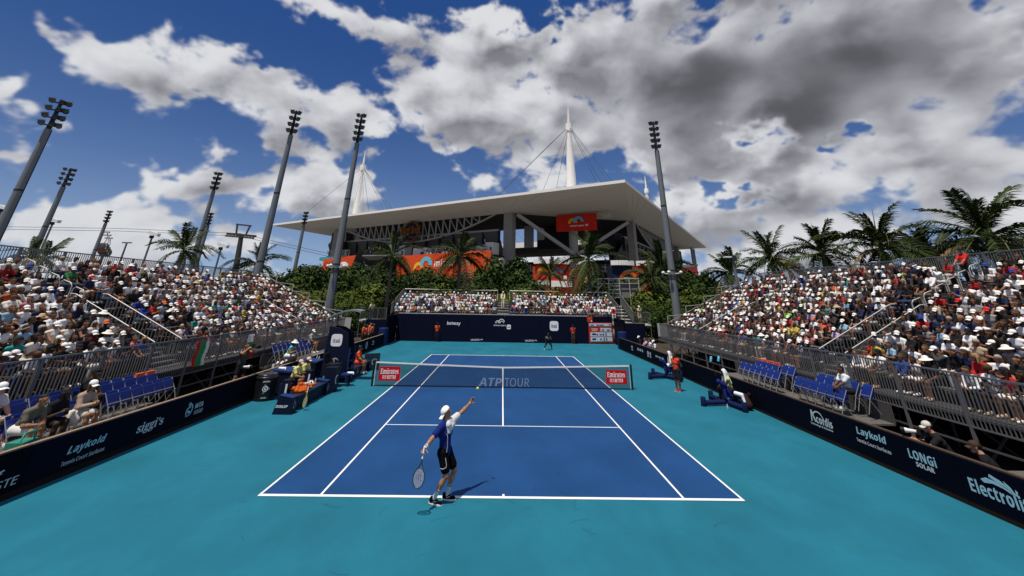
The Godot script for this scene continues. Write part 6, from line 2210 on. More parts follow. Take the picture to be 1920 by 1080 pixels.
	g.add(sdf([[Vector3(0, 0.18, 0.22), Vector3(0.05, 0.42, -0.08), 0.16, 0.14], [Vector3(0.1, 0.2, -0.15), Vector3(0.15, 0.55, 0.1), 0.13, 0.07]], 0.03, 0.03))
	part(t, "bag", g, M(0.018, 0.008, 0.007, 0.8))
	g = G.new()
	g.add(sdf([[Vector3(-0.34, 0.56, -0.05), Vector3(-0.16, 0.52, 0.1), 0.08, 0.08], [Vector3(-0.16, 0.52, 0.1), Vector3(-0.14, 0.28, 0.2), 0.07, 0.05]], 0.025, 0.03))
	part(t, "towel", g, M(0.68, 0.70, 0.74, 0.95))
	# flags over the front railing
	for e in [[3.4, 0.0, "white, green and red flag hanging sideways on the left stand railing near the stairs"], [-0.2, 1.0, "gathered white, green and red flag farther along the left stand railing"]]:
		t = thing("flag", e[2], "flag", Vector3(-13.12, 1.25, e[0]))
		for k in 3:
			g = G.new()
			for q in 6:
				for r in 4:
					var w := 0.26 if e[1] == 0.0 else 0.42
					var x0 := k * w + w * r / 4.0
					if e[1] == 0.0:
						var z0 := 0.4 - x0 + 0.05 * sin(q * 1.2)
						var z1 := z0 - w / 4.0
						var d0 := 0.05 + 0.04 * sin(x0 * 16.0)
						var d1 := 0.05 + 0.04 * sin((x0 + w / 4.0) * 16.0)
						g.quad(Vector3(d0, q * 0.155, z0), Vector3(d1, q * 0.155, z1), Vector3(d1, q * 0.155 + 0.155, z1), Vector3(d0, q * 0.155 + 0.155, z0))
					else:
						var y0 := 0.95 - (k + r / 4.0) * 0.36
						var z0 := 0.3 - q * 0.13 * (0.6 + 0.5 * (1.0 - y0))
						var z1 := 0.3 - (q + 1) * 0.13 * (0.6 + 0.5 * (1.0 - y0))
						var d0 := 0.08 + 0.07 * sin(q * 2.0)
						var d1 := 0.08 + 0.07 * sin((q + 1) * 2.0)
						g.quad(Vector3(d0, y0 - 0.09, z0), Vector3(d1, y0 - 0.09, z1), Vector3(d1, y0, z1), Vector3(d0, y0, z0))
			part(t, "stripe", g, [M(0.50, 0.02, 0.02), M(0.02, 0.28, 0.10), M(0.75, 0.75, 0.74)][k if e[1] == 0.0 else [2, 1, 0][k]])

func clutter() -> void:
	var B := [[-9.35, 1.05, -0.1, "clear water bottle on the navy cabinet left of the umpire chair", 0], [-9.6, 1.05, -0.45, "second water bottle on the navy cabinet, farther back", 0], [-8.3, 0.52, 2.55, "water bottle standing on the near bench beyond the orange towels", 0], [-8.2, 0.0, 1.75, "small black pouch on the court at the bench's far end", 1], [-7.6, 0.53, 0.05, "white folded towel on the low navy table", 2], [-10.05, 0.99, 2.1, "white folded towel on the cabinet beside the black cooler", 2],
		[9.35, 0.0, 3.75, "water bottle on the court by the near parasol base", 0], [9.9, 0.0, -2.5, "small black pouch by the far parasol base", 1]]
	for e in B:
		var g := G.new()
		if e[4] == 0:
			var t := thing("water_bottle", e[3], "bottle", Vector3(e[0], e[1], e[2]))
			g.lathe([Vector2(0, 0), Vector2(0.034, 0.0), Vector2(0.036, 0.15), Vector2(0.014, 0.20), Vector2(0.014, 0.215)], 10)
			part(t, "body", g, M(0.35, 0.45, 0.5, 0.2))
			g = G.new()
			g.lathe([Vector2(0.016, 0.215), Vector2(0.016, 0.24), Vector2(0, 0.241)], 10)
			part(t, "cap", g, M(0.02, 0.05, 0.3, 0.4))
		elif e[4] == 1:
			var t := thing("pouch", e[3], "bag", Vector3(e[0], e[1], e[2]))
			g.add(sdf([[Vector3(-0.12, 0.12, 0), Vector3(0.12, 0.13, 0.03), 0.11, 0.1], [Vector3(0, 0.1, 0.06), Vector3(0.03, 0.2, -0.03), 0.09, 0.06]], 0.025, 0.03))
			part(t, "body", g, M(0.012, 0.012, 0.014, 0.7))
		else:
			var t := thing("towel", e[3], "towel", Vector3(e[0], e[1], e[2]))
			g.add(sdf([[Vector3(-0.12, 0.04, 0), Vector3(0.12, 0.04, 0.02), 0.05, 0.05], [Vector3(-0.1, 0.05, 0.1), Vector3(0.1, 0.04, 0.12), 0.05, 0.045], [Vector3(0.1, 0.04, 0), Vector3(0.16, 0.0, 0.1), 0.04, 0.03]], 0.016, 0.015))
			part(t, "cloth", g, M(0.68, 0.69, 0.70, 0.95))

# ---------------------------------------------------------------- rackets
func racket(label: String, butt: Vector3, d: Vector3, wide: Vector3, frame_m: Material, logo: bool) -> void:
	var t := thing("tennis_racket", label, "racket", butt)
	wide = (wide - d * wide.dot(d)).normalized()
	var n := wide.cross(d).normalized()
	var g := G.new()
	g.tube([Vector3.ZERO, d * 0.015, d * 0.02, d * 0.20], [0.021, 0.021, 0.0175, 0.0165], 10)
	part(t, "grip", g, M(0.74, 0.74, 0.72, 0.85))
	g = G.new()
	g.tube([d * 0.20, d * 0.25], [0.015, 0.014], 8)
	for s in [-1.0, 1.0]:
		g.tube([d * 0.245 + wide * s * 0.006, d * 0.30 + wide * s * 0.022, d * 0.365 + wide * s * 0.062], [0.0115, 0.011, 0.011], 8)
	part(t, "throat", g, frame_m)
	var c := d * 0.515
	g = G.new()
	var pts := []
	var rad := []
	for q in 41:
		var a := TAU * q / 40.0
		pts.push_back(c + d * cos(a) * 0.17 + wide * sin(a) * 0.127)
		rad.push_back(0.0115)
	g.tube(pts, rad, 8, false)
	part(t, "head_frame", g, frame_m)
	g = G.new()
	for q in 16:
		var x := -0.112 + q * 0.224 / 15.0
		var h := 0.17 * sqrt(maxf(0.0, 1.0 - pow(x / 0.127, 2.0)))
		g.bar(c + wide * x - d * h, c + wide * x + d * h, 0.0022)
	for q in 19:
		var y := -0.155 + q * 0.31 / 18.0
		var w := 0.127 * sqrt(maxf(0.0, 1.0 - pow(y / 0.17, 2.0)))
		g.bar(c + d * y - wide * w, c + d * y + wide * w, 0.0022)
	var st := part(t, "strings", g, M(0.55, 0.56, 0.52, 0.5))
	st.set_meta("kind", "stuff")
	if logo:
		g = G.new()
		var k := [Vector2(-0.06, -0.055), Vector2(-0.05, 0.05), Vector2(-0.02, 0.055), Vector2(0.0, -0.05), Vector2(0.0, 0.05), Vector2(0.03, 0.055), Vector2(0.05, -0.03), Vector2(0.06, -0.05)]
		for q in k.size() - 1:
			g.bar(c + wide * k[q].x - d * k[q].y + n * 0.002, c + wide * k[q + 1].x - d * k[q + 1].y + n * 0.002, 0.015, 0.004)
		part(t, "logo_emblem", g, M(0.22, 0.018, 0.045, 0.7))

# ---------------------------------------------------------------- the server
func build_player() -> void:
	var at := Vector3(-1.35, 0, 12.1)
	var j := {"hip": Vector3(-0.01, 0.95, 0.0), "ch": Vector3(-0.02, 1.28, 0.005), "nk": Vector3(-0.02, 1.485, 0.0), "hd": Vector3(-0.035, 1.655, -0.005), "f": Vector3(0.80, 0.0, 0.6).normalized(), "hf": Vector3(0.88, 0.22, -0.28).normalized(),
		"sr": Vector3(-0.125, 1.405, 0.155), "er": Vector3(-0.285, 1.235, 0.335), "wr": Vector3(-0.395, 1.12, 0.515), "dr": Vector3(-0.35, -0.62, 0.48).normalized(), "sl": Vector3(0.095, 1.475, -0.135), "el": Vector3(0.32, 1.62, -0.33), "wl": Vector3(0.475, 1.745, -0.535), "dl": Vector3(0.52, 0.72, -0.46).normalized(),
		"hr": Vector3(-0.05, 0.92, 0.085), "kr": Vector3(0.075, 0.515, 0.12), "ar": Vector3(-0.175, 0.10, 0.10), "tr": Vector3(-0.02, 0.045, 0.13), "hl": Vector3(0.03, 0.92, -0.085), "kl": Vector3(0.225, 0.545, -0.115), "al": Vector3(0.085, 0.11, -0.12), "tl": Vector3(0.245, 0.045, -0.10)}
	var t := thing("person", "server in white backward cap, royal blue and white shirt, black shorts, tossing the ball", "person", at)
	var skinm := M(0.29, 0.135, 0.075, 0.45)
	var g := G.new()
	var up := Vector3(-0.18, 0.97, 0.0).normalized()
	g.add(sdf(skin_bones(j, false, false), 0.013, 0.03))
	g.add(sdf(head_bones(j.hd, j.hf, up) + [[j.nk.lerp(j.hd, 0.15), j.hd - j.hf * 0.02 - Vector3(0, 0.03, 0), 0.060, 0.056]], 0.0055, 0.012))
	var hn := Vector3(0.55, 0.1, 0.5)
	hn = (hn - j.dr * j.dr.dot(hn)).normalized()
	g.add(sdf(hand_bones(j.wr, j.dr, hn, Vector3(0.75, -0.1, -0.35).normalized(), 1.05) + [[j.wr - j.dr * 0.05, j.wr + j.dr * 0.01, 0.030, 0.027]], 0.005, 0.007))
	var ln := Vector3(0.6, 0.1, 0.75)
	ln = (ln - j.dl * j.dl.dot(ln)).normalized()
	g.add(sdf(hand_bones(j.wl, j.dl, ln, ln.cross(j.dl).normalized() * -1.0, 0.28, 0.18) + [[j.wl - j.dl * 0.03, j.wl + j.dl * 0.01, 0.028, 0.025]], 0.005, 0.007))
	part(t, "body", g, skinm)
	# clothes
	var blue := M(0.008, 0.020, 0.19, 0.8, 0, 1, 5.0)
	var whitec := M(0.76, 0.78, 0.80, 0.85, 0, 1, 5.0)
	var black := M(0.006, 0.006, 0.008, 0.9, 0, 1, 5.0)
	black.metallic_specular = 0.15
	var sh := torso(j, 0.013)
	sh.push_back([j.hl, j.hr, 0.118, 0.118, j.f, 1.05])
	sh.push_back([j.hip + Vector3(0.01, -0.04, 0), j.hip + Vector3(0, 0.1, 0), 0.128, 0.130, j.f, 1.15])
	sh.push_back([j.sr, j.sr.lerp(j.er, 0.58), 0.076, 0.074])
	part(t, "shirt", blob(sh, 0.012, 0.03), blue)
	var lat: Vector3 = (j.sl - j.sr).normalized()
	var yk := [[j.sl, j.sl.lerp(j.el, 0.50), 0.082, 0.078], [j.nk - Vector3(0, 0.03, 0), j.sl, 0.078, 0.085], [j.ch + j.f * 0.060 + Vector3(0, 0.15, 0), j.ch + j.f * 0.085 + Vector3(0, 0.02, 0) + lat * 0.03, 0.085, 0.052],
		[j.ch + j.f * 0.055 + lat * 0.05 + Vector3(0, 0.08, 0), j.sl - Vector3(0, 0.05, 0) + j.f * 0.02, 0.085, 0.08], [j.nk + lat * -0.06 - Vector3(0, 0.02, 0), j.nk + lat * 0.06, 0.072, 0.072], [j.nk - Vector3(0, 0.05, 0) + j.f * 0.03, j.ch + j.f * 0.075 + Vector3(0, 0.02, 0) - lat * 0.02, 0.078, 0.056]]
	part(t, "shirt_yoke", blob(yk, 0.010, 0.02), whitec)
	g = G.new()
	g.lathe([Vector2(0.070, 0.0), Vector2(0.073, 0.025), Vector2(0.066, 0.045)], 16, Transform3D(Basis(Quaternion(Vector3.UP, (j.hd - j.nk).normalized())), j.nk + Vector3(0.0, -0.005, 0)))
	part(t, "collar", g, whitec)
	var so := [[j.hl, j.hr, 0.122, 0.122, j.f, 1.05], [j.hip - Vector3(0, 0.03, 0), j.hip + Vector3(0, 0.05, 0), 0.128, 0.126, j.f, 1.15]]
	for n in ["l", "r"]:
		so.push_back([j["h" + n], j["h" + n].lerp(j["k" + n], 0.70), 0.112, 0.104])
	part(t, "shorts", blob(so, 0.012, 0.025), black)
	g = G.new()      # grey piping down the right side, on shirt and shorts
	var pip := [Vector3(0.02, 1.29, 0.160), Vector3(0.045, 1.27, 0.165), Vector3(0.055, 1.20, 0.165), Vector3(0.06, 1.05, 0.150), Vector3(0.05, 0.95, 0.160)]
	g.tube(pip, [0.007, 0.007, 0.007, 0.007, 0.007], 5)
	g.tube([Vector3(0.035, 0.86, 0.200), Vector3(0.07, 0.74, 0.215), Vector3(0.065, 0.69, 0.215), Vector3(0.0, 0.66, 0.215), Vector3(-0.06, 0.665, 0.19)], [0.007, 0.007, 0.007, 0.007, 0.007], 5)
	part(t, "piping", g, M(0.45, 0.46, 0.50))
	# backward cap
	var x := up.cross(j.hf).normalized()
	var cap := part(t, "cap", cap_mesh, M(0.80, 0.80, 0.79, 0.85))
	cap.transform = Transform3D(Basis(-x, up, -j.hf).rotated(x, -0.45) * Basis.from_scale(Vector3.ONE * 1.06), j.hd + up * 0.0)
	part(t, "hair", blob([[j.hd - j.hf * 0.05 - up * 0.01, j.hd - j.hf * 0.045 - up * 0.055, 0.062, 0.05]], 0.009, 0.01), M(0.02, 0.014, 0.01))
	for s in [-1.0, 1.0]:
		g = G.new()
		g.lathe([Vector2(0.0, -0.009), Vector2(0.010, 0.0), Vector2(0.0, 0.009)], 8, Transform3D(Basis(), j.hd + up * 0.012 + j.hf * 0.088 + x * s * 0.033))
		part(t, "eye", g, M(0.03, 0.02, 0.015, 0.3))
	# wristband and watch
	var wd: Vector3 = (j.wr - j.er).normalized()
	g = G.new()
	g.tube([j.wr - wd * 0.085, j.wr - wd * 0.075, j.wr - wd * 0.015, j.wr - wd * 0.005], [0.036, 0.041, 0.040, 0.034], 14)
	part(t, "wristband", g, whitec)
	wd = (j.wl - j.el).normalized()
	g = G.new()
	g.tube([j.wl - wd * 0.02, j.wl + wd * 0.0], [0.033, 0.033], 14)
	part(t, "watch_strap", g, M(0.42, 0.44, 0.12))
	# socks and shoes
	for n in ["l", "r"]:
		g = G.new()
		var a: Vector3 = j["a" + n]
		var k: Vector3 = j["k" + n]
		g.tube([a - Vector3(0, 0.03, 0), a.lerp(k, 0.12), a.lerp(k, 0.30), a.lerp(k, 0.42), a.lerp(k, 0.425)], [0.044, 0.044, 0.050, 0.057, 0.05], 14)
		var so2 := part(t, "sock", g, whitec)
		g = G.new()
		for f in [0.35, 0.385]:
			g.tube([a.lerp(k, f), a.lerp(k, f + 0.014)], [0.0575, 0.0585], 14)
		part(so2, "sock_stripe", g, black)
		var dd: Vector3 = j["t" + n] - a
		var s := part(t, "shoe", shoe_mesh, black)
		s.transform = Transform3D(Basis(Vector3.UP, atan2(dd.x, dd.z)) * Basis(Vector3.RIGHT, 0.10 if n == "r" else 0.0) * Basis.from_scale(Vector3(1.1, 1.05, 1.08)), a - Vector3(0, 0.095, 0) + (Vector3(0, 0.01, 0) if n == "r" else Vector3(0, -0.005, 0)))
		part(s, "sole", sole_mesh, M(0.8, 0.8, 0.79, 0.6))
		g = G.new()
		g.bar(Vector3(0.046, 0.05, 0.0), Vector3(0.044, 0.07, 0.07), 0.014, 0.012)
		g.bar(Vector3(-0.046, 0.05, 0.0), Vector3(-0.044, 0.07, 0.07), 0.014, 0.012)
		part(s, "side_mark", g, M(0.5, 0.5, 0.5))
	var d := Vector3(-0.065, -0.59, 0.10).normalized()
	var grip: Vector3 = at + j.wr + j.dr * 0.075 + hn * 0.030
	racket("black framed racket with dark red letter on its strings in the server's hand", grip - d * 0.085, d, Vector3(0.97, 0.05, 0.25), M(0.014, 0.03, 0.04, 0.35), true)
	var b := thing("tennis_ball", "yellow green tennis ball in the air just above the server's raised hand", "ball", at + Vector3(0.645, 2.035, -0.70))
	g = G.new()
	var prof := []
	for q in 13:
		var a := -PI / 2 + PI * q / 12.0
		prof.push_back(Vector2(cos(a), sin(a)) * 0.0345)
	g.lathe(prof, 20)
	part(b, "felt", g, M(0.50, 0.62, 0.04, 0.95))
	g = G.new()
	var seam := []
	var sr := []
	for q in 49:
		var a := TAU * q / 48.0
		seam.push_back(Vector3(cos(a) + 0.35 * cos(3.0 * a), sin(a) - 0.35 * sin(3.0 * a), 1.18 * sin(2.0 * a)).normalized() * 0.0343)
		sr.push_back(0.0015)
	g.tube(seam, sr, 5, false)
	part(b, "seam", g, M(0.75, 0.75, 0.7))

# ---------------------------------------------------------------- people by name
func C(r: float, g: float, b: float) -> Color:
	return Color(r, g, b)

func build_people() -> void:
	build_head_wear()
	build_player()
	var pale := C(0.46, 0.25, 0.17)
	var tan_ := C(0.32, 0.16, 0.09)
	var brown := C(0.13, 0.065, 0.035)
	var deep := C(0.05, 0.028, 0.018)
	var wh := C(0.72, 0.73, 0.75)
	var bk := C(0.012, 0.012, 0.015)
	var nv := C(0.012, 0.018, 0.05)
	var org := C(0.66, 0.085, 0.03)
	var yel := C(0.58, 0.58, 0.20)
	var dh := C(0.02, 0.013, 0.01)
	# far end of the court
	person("receiving player crouching in dark shirt with white shoes near the far wall", Vector3(4.0, 0, -16.4), 0.0, pose("crouch", 5, 0.55, 0.0, 0.16), {"skin": deep, "top": ["tee", C(0.022, 0.024, 0.022)], "low": ["shorts", bk], "hair": ["hair", bk], "shoe": wh, "cell": 0.022, "detail": true})
	racket("receiver's racket held out low in front, near the far wall", Vector3(3.97, 0.86, -15.72), Vector3(-0.35, 0.35, 0.85).normalized(), Vector3(0.9, 0, 0.3), M(0.05, 0.05, 0.06, 0.4), false)
	person("ball kid in orange top and dark trousers standing at the far wall left of betway", Vector3(-6.5, 0, -21.1), 0.0, pose("stand", 1, 0.0, 0.1), {"skin": brown, "top": ["tee", org], "low": ["trousers", bk], "hair": ["hair", bk], "hat": ["cap", bk], "shoe": bk, "cell": 0.022, "detail": true})
	person("ball kid in orange red top standing at the far wall beside the scoreboard", Vector3(7.0, 0, -21.1), 0.0, pose("stand", 1, 0.0, -0.1), {"skin": tan_, "top": ["tee", C(0.6, 0.05, 0.03)], "low": ["trousers", C(0.06, 0.035, 0.02)], "hair": ["hair", bk], "hat": ["cap", bk], "shoe": bk, "cell": 0.022, "detail": true})
	# left side
	var step := thing("plywood_step", "low plywood step behind the left wall, under the standing photographer", "step", Vector3(-11.25, 0, 3.5))
	var g := G.new()
	g.box(Vector3(0, 0.22, 0), Vector3(0.8, 0.44, 0.9))
	part(step, "box", g, M(0.20, 0.14, 0.09, 0.8, 0, 3, 2.0))
	person("photographer in black and white top and black shorts standing behind the left wall", Vector3(-11.2, 0.44, 3.45), 1.2, pose("stand", 2, 0.05, 0.0, 0.06), {"skin": tan_, "top": ["tank", C(0.05, 0.05, 0.05)], "low": ["shorts", bk], "hair": ["hair", dh], "shoe": C(0.3, 0.2, 0.14), "cell": 0.018, "detail": true})
	camera_gear("camera with grey lens held to the eye of the standing photographer", Vector3(-10.93, 2.02, 3.34), 1.2, M(0.02, 0.02, 0.022, 0.5))
	camera_gear("second camera with white lens hanging at the standing photographer's hip", Vector3(-10.98, 1.30, 3.75), 1.9, M(0.65, 0.65, 0.62, 0.5))
	var near: Array = [["man in olive grey shirt leaning forward with clasped hands, nearest the left wall", -11.75, 11.4, 1, 0.55, -0.1, tan_, ["tee", C(0.13, 0.12, 0.095)], ["shorts", C(0.6, 0.6, 0.6)], ["hair", bk], null], ["dark clad person hunched forward beside the man in olive shirt", -11.75, 10.8, 4, 0.45, 0.2, deep, ["tee", bk], ["shorts", bk], ["longhair", bk], null],
		["woman in beige jacket and white cap with shorts, seated beside the empty blue chairs", -11.75, 9.95, 4, 0.25, -0.2, tan_, ["long", C(0.36, 0.27, 0.22)], ["shorts", C(0.5, 0.48, 0.45)], ["longhair", C(0.10, 0.045, 0.02)], ["cap", wh]], ["man in black behind the woman in beige jacket, dark cap", -12.45, 9.2, 1, 0.3, -0.1, brown, ["tee", bk], ["trousers", bk], ["hair", bk], ["cap", bk]],
		["man in pale plaid shirt and white cap at the photo's left edge", -12.5, 11.5, 6, 0.05, -0.3, pale, ["tee", C(0.55, 0.5, 0.5)], ["shorts", C(0.3, 0.35, 0.4)], ["hair", dh], ["cap", wh]],
		["woman in turquoise top and white bucket hat on the far left deck", -11.75, -1.75, 4, 0.45, 0.0, tan_, ["tank", C(0.10, 0.52, 0.50)], ["shorts", wh], ["longhair", dh], ["hat", wh]], ["man in grey shirt and white cap sitting on the far left deck", -12.5, -6.1, 6, 0.15, -0.3, tan_, ["tee", C(0.33, 0.34, 0.35)], ["shorts", C(0.10, 0.10, 0.12)], ["hair", dh], ["cap", wh]],
		["man in white shirt with crossed arms left of the umpire chair", -11.75, -8.4, 2, 0.05, -0.2, pale, ["tee", wh], ["shorts", C(0.4, 0.4, 0.42)], ["hair", dh], ["cap", wh]], ["woman in white leaning on her knees left of the umpire chair", -11.75, -9.3, 1, 0.35, -0.2, tan_, ["tee", wh], ["shorts", wh], ["longhair", C(0.15, 0.08, 0.03)], null]]
	for e in near:
		var o := {"skin": e[6], "top": e[7], "low": e[8], "hair": e[9], "cell": 0.02, "detail": true}
		if e[10]:
			o["hat"] = e[10]
		var row1: bool = e[1] < -12.0
		var y := 0.96 if not row1 else 1.14
		if e[2] > 8.9:
			chair("blue folding chair under " + (e[0] as String).split(" in ")[0].split(" hunched")[0] + (" in front" if not row1 else " behind") + (", near end" if e[2] > 11.0 else ", beside the white bag" if e[2] > 10.3 else ""), Vector3(e[1], 0.5 if not row1 else 0.68, e[2]), PI / 2)
		person(e[0], Vector3(e[1], y, e[2]), PI / 2, pose("sit", e[3], e[4], e[5], 0.03), o)
	var cb := thing("cooler_bag", "teal cooler bag standing on the left deck beside the man in olive shirt", "bag", Vector3(-11.2, 0.5, 11.75))
	g = G.new()
	g.box(Vector3(0, 0.22, 0), Vector3(0.34, 0.42, 0.42), Basis(Vector3.UP, 0.2))
	part(cb, "body", g, M(0.03, 0.20, 0.16, 0.7))
	g = G.new()
	g.tube([Vector3(0.1, 0.42, 0.16), Vector3(0.1, 0.6, 0.1), Vector3(0.1, 0.6, -0.1), Vector3(0.1, 0.42, -0.16)], [0.02, 0.02, 0.02, 0.02], 6)
	part(cb, "strap", g, M(0.04, 0.30, 0.24, 0.7))
	cb = thing("tote_bag", "white tote bag hanging on a blue chair of the left deck", "bag", Vector3(-11.6, 0.9, 10.25))
	g = G.new()
	g.add(sdf([[Vector3(0, 0.2, 0.05), Vector3(0.05, 0.05, -0.05), 0.10, 0.13], [Vector3(0.1, 0.28, 0.1), Vector3(0.06, 0.1, 0.12), 0.05, 0.06]], 0.025, 0.03))
	part(cb, "bag", g, M(0.6, 0.58, 0.52, 0.9))
	var stool := thing("ball_kid_bench", "plain navy bench box under the two seated ball kids", "bench", Vector3(-9.25, 0, 2.4))
	g = G.new()
	g.box(Vector3(0, 0.32, 0), Vector3(0.5, 0.6, 1.7))
	part(stool, "box", g, M(0.008, 0.012, 0.035, 0.6))
	for k in 2:
		person(["ball kid in pale yellow shirt seated behind the bench, nearer of the two", "ball kid in pale yellow shirt seated behind the bench, farther of the two"][k], Vector3(-9.2, 0.64, 2.85 - k * 0.75), PI / 2 - 0.2, pose("sit", 1, 0.42, -0.1 + 0.2 * k), {"skin": [tan_, brown][k], "top": ["tee", yel], "low": ["shorts", bk], "hair": ["hair", dh], "hat": ["cap", C(0.6, 0.45, 0.4)], "shoe": wh, "cell": 0.018, "detail": true}, "ball kids in yellow by the bench")
	person("ball kid in orange top seated on the far players' bench beyond the umpire chair", Vector3(-8.35, 0.52, -3.1), PI / 2, pose("sit", 6, 0.1, 0.1), {"skin": tan_, "top": ["tee", org], "low": ["shorts", org], "hair": ["hair", bk], "hat": ["cap", bk], "shoe": C(0.5, 0.5, 0.5), "cell": 0.02, "detail": true})
	for k in 4:
		person("ball kid in orange standing behind the far left wall, %s of the four" % ["nearest", "second nearest", "third", "farthest"][k], Vector3(-11.4 - 0.5 * (k % 2), 0.15, -14.2 - k * 0.85), PI / 2, pose("stand", [4, 0, 1, 0][k], 0.05, 0.2 - 0.1 * k), {"skin": [tan_, brown, tan_, pale][k], "top": ["tee", C(0.66, 0.10 + 0.02 * k, 0.05)], "low": ["shorts", bk], "hair": [["longhair", "hair"][k % 2], bk], "cell": 0.024})
	person("steward in dark clothes and white cap at the far left wall corner", Vector3(-11.4, 0.1, -19.9), PI / 2, pose("stand", 0, 0.0, -0.2), {"skin": brown, "top": ["tee", bk], "low": ["trousers", bk], "hair": ["hair", bk], "hat": ["cap", wh], "cell": 0.024})
	person("steward in pale yellow shirt on the far left landing", Vector3(-13.5, 1.85, -22.2), 0.0, pose("stand", 3, 0.1, 0.2), {"skin": tan_, "top": ["tee", C(0.60, 0.58, 0.36)], "low": ["trousers", C(0.10, 0.10, 0.12)], "hair": ["hair", dh], "cell": 0.024})
	person("steward in beige shirt and white cap on the far right landing", Vector3(14.2, 1.85, -22.3), 0.0, pose("stand", 4, 0.0, 0.1), {"skin": brown, "top": ["tee", C(0.52, 0.40, 0.28)], "low": ["shorts", C(0.45, 0.40, 0.33)], "hair": ["hair", dh], "hat": ["cap", wh], "cell": 0.024})
	person("usher all in cream clothes standing in the far stand's central aisle", Vector3(-0.05, 3.06, -25.3), 0.0, pose("stand", 3, 0.05, 0.0), {"skin": tan_, "top": ["long", C(0.62, 0.56, 0.40)], "low": ["trousers", C(0.66, 0.60, 0.48)], "hair": ["hair", dh], "hat": ["cap", C(0.6, 0.55, 0.42)], "cell": 0.024})
	person("man in red shirt leaning on the top railing of the right stand", Vector3(22.15, 5.05, 3.45), -PI / 2, pose("stand", 3, -0.12, 0.8), {"skin": tan_, "top": ["tee", C(0.55, 0.02, 0.02)], "low": ["trousers", bk], "hair": ["hair", bk], "hat": ["cap", bk], "cell": 0.024})
	# right side
	for k in 2:
		var z: float = [-3.55, 2.85][k]
		var st := thing("court_stool", "dark stool under the seated line judge, %s of two on the right" % ["farther", "nearer"][k], "stool", Vector3(10.05, 0, z))
		g = G.new()
		g.box(Vector3(0, 0.42, 0), Vector3(0.42, 0.06, 0.42))
		part(st, "seat", g, M(0.01, 0.012, 0.02, 0.5))
		for e in [[-0.17, -0.17], [0.17, -0.17], [-0.17, 0.17], [0.17, 0.17]]:
			g = G.new()
			g.bar(Vector3(e[0], 0, e[1]), Vector3(e[0], 0.4, e[1]), 0.04)
			part(st, "leg", g, M(0.02, 0.02, 0.022, 0.4, 0.4))
		var p := person(["person seated with white towel over head and yellow vest, by the far parasol", "person seated with long white towel and yellow vest, by the near parasol"][k], Vector3(10.05, 0.47, z), -PI / 2, pose("sit", [6, 1][k], 0.3, 0.1), {"skin": [brown, deep][k], "top": ["tank", C(0.45, 0.52, 0.10)], "low": ["trousers", bk], "hair": ["hair", bk], "shoe": wh, "cell": 0.02, "detail": true})
		var j := pose("sit", [6, 1][k], 0.3, 0.1)
		part(p, "head_towel", blob([[j.hd + Vector3(0, 0.06, -0.02), j.hd + Vector3(0, 0.0, -0.06), 0.105, 0.10], [j.hd + Vector3(-0.08, 0.0, 0.0), j.sr + Vector3(0.04, -0.2, 0.06), 0.05, 0.07], [j.hd + Vector3(0.08, 0.0, 0.0), j.sl + Vector3(-0.04, -0.22, 0.06), 0.05, 0.07], [j.hd - Vector3(0, 0, 0.08), j.nk - Vector3(0, 0.22, 0.12), 0.08, 0.12]], 0.022, 0.04), M(0.70, 0.72, 0.76, 0.95))
		if k == 0:
			part(p, "lap_towel", blob([[Vector3(-0.12, 0.16, 0.15), Vector3(-0.12, 0.15, 0.45), 0.085, 0.085], [Vector3(0.12, 0.16, 0.15), Vector3(0.12, 0.15, 0.45), 0.085, 0.085], [Vector3(-0.12, 0.12, 0.5), Vector3(-0.12, -0.22, 0.5), 0.06, 0.05], [Vector3(0.1, 0.12, 0.5), Vector3(0.1, -0.1, 0.5), 0.06, 0.05]], 0.022, 0.05), M(0.66, 0.68, 0.74, 0.95))
	person("girl in orange red tank top and black shorts standing beside the right net post", Vector3(8.75, 0, 0.2), -PI / 2 + 0.5, pose("stand", 1, 0.03, 0.1), {"skin": brown, "top": ["tank", C(0.62, 0.055, 0.03)], "low": ["shorts", bk], "hair": ["longhair", bk], "shoe": C(0.5, 0.04, 0.02), "cell": 0.02, "detail": true})
	person("bearded man in white shirt sitting among blue chairs under the right stand", Vector3(12.65, 1.14, 6.45), -PI / 2, pose("sit", 1, 0.2, -0.2), {"skin": brown, "top": ["tee", C(0.60, 0.64, 0.68)], "low": ["trousers", bk], "hair": ["hair", bk], "shoe": wh, "cell": 0.02, "detail": true})
	chair("blue folding chair under the bearded man in white shirt", Vector3(12.7, 0.68, 6.45), -PI / 2)
	for k in 4:
		person("person in %s behind the far right wall, %s from corner roll" % [["black top and white cap", "lilac shirt", "white shirt without hat", "white shirt and white cap"][k], ordinal(k)], Vector3(11.75, 0.42, [-14.8, -13.2, -12.2, -11.2][k]), -PI / 2, pose("sit", [0, 1, 2, 6][k], 0.2, 0.2), {"skin": [brown, tan_, tan_, brown][k], "top": ["tee", [bk, C(0.42, 0.36, 0.62), wh, C(0.6, 0.62, 0.7)][k]], "low": ["trousers", bk], "hair": ["hair", bk], "cell": 0.024}.merged({"hat": ["cap", wh]} if k in [0, 3] else {}))
	person("photographer in black shirt and pale cap crouching over the right wall with white lens", Vector3(11.3, 0.02, 11.15), -PI / 2 - 0.5, pose("crouch", 5, 0.5, 0.15, 0.12), {"skin": C(0.42, 0.19, 0.13), "top": ["tee", bk], "low": ["trousers", bk], "hair": ["hair", dh], "hat": ["cap", C(0.5, 0.49, 0.45)], "shoe": bk, "cell": 0.018, "detail": true})
	camera_gear("black camera with white telephoto lens resting on the right wall", Vector3(10.88, 1.10, 10.86), -PI / 2 - 0.6, M(0.66, 0.66, 0.63, 0.5))
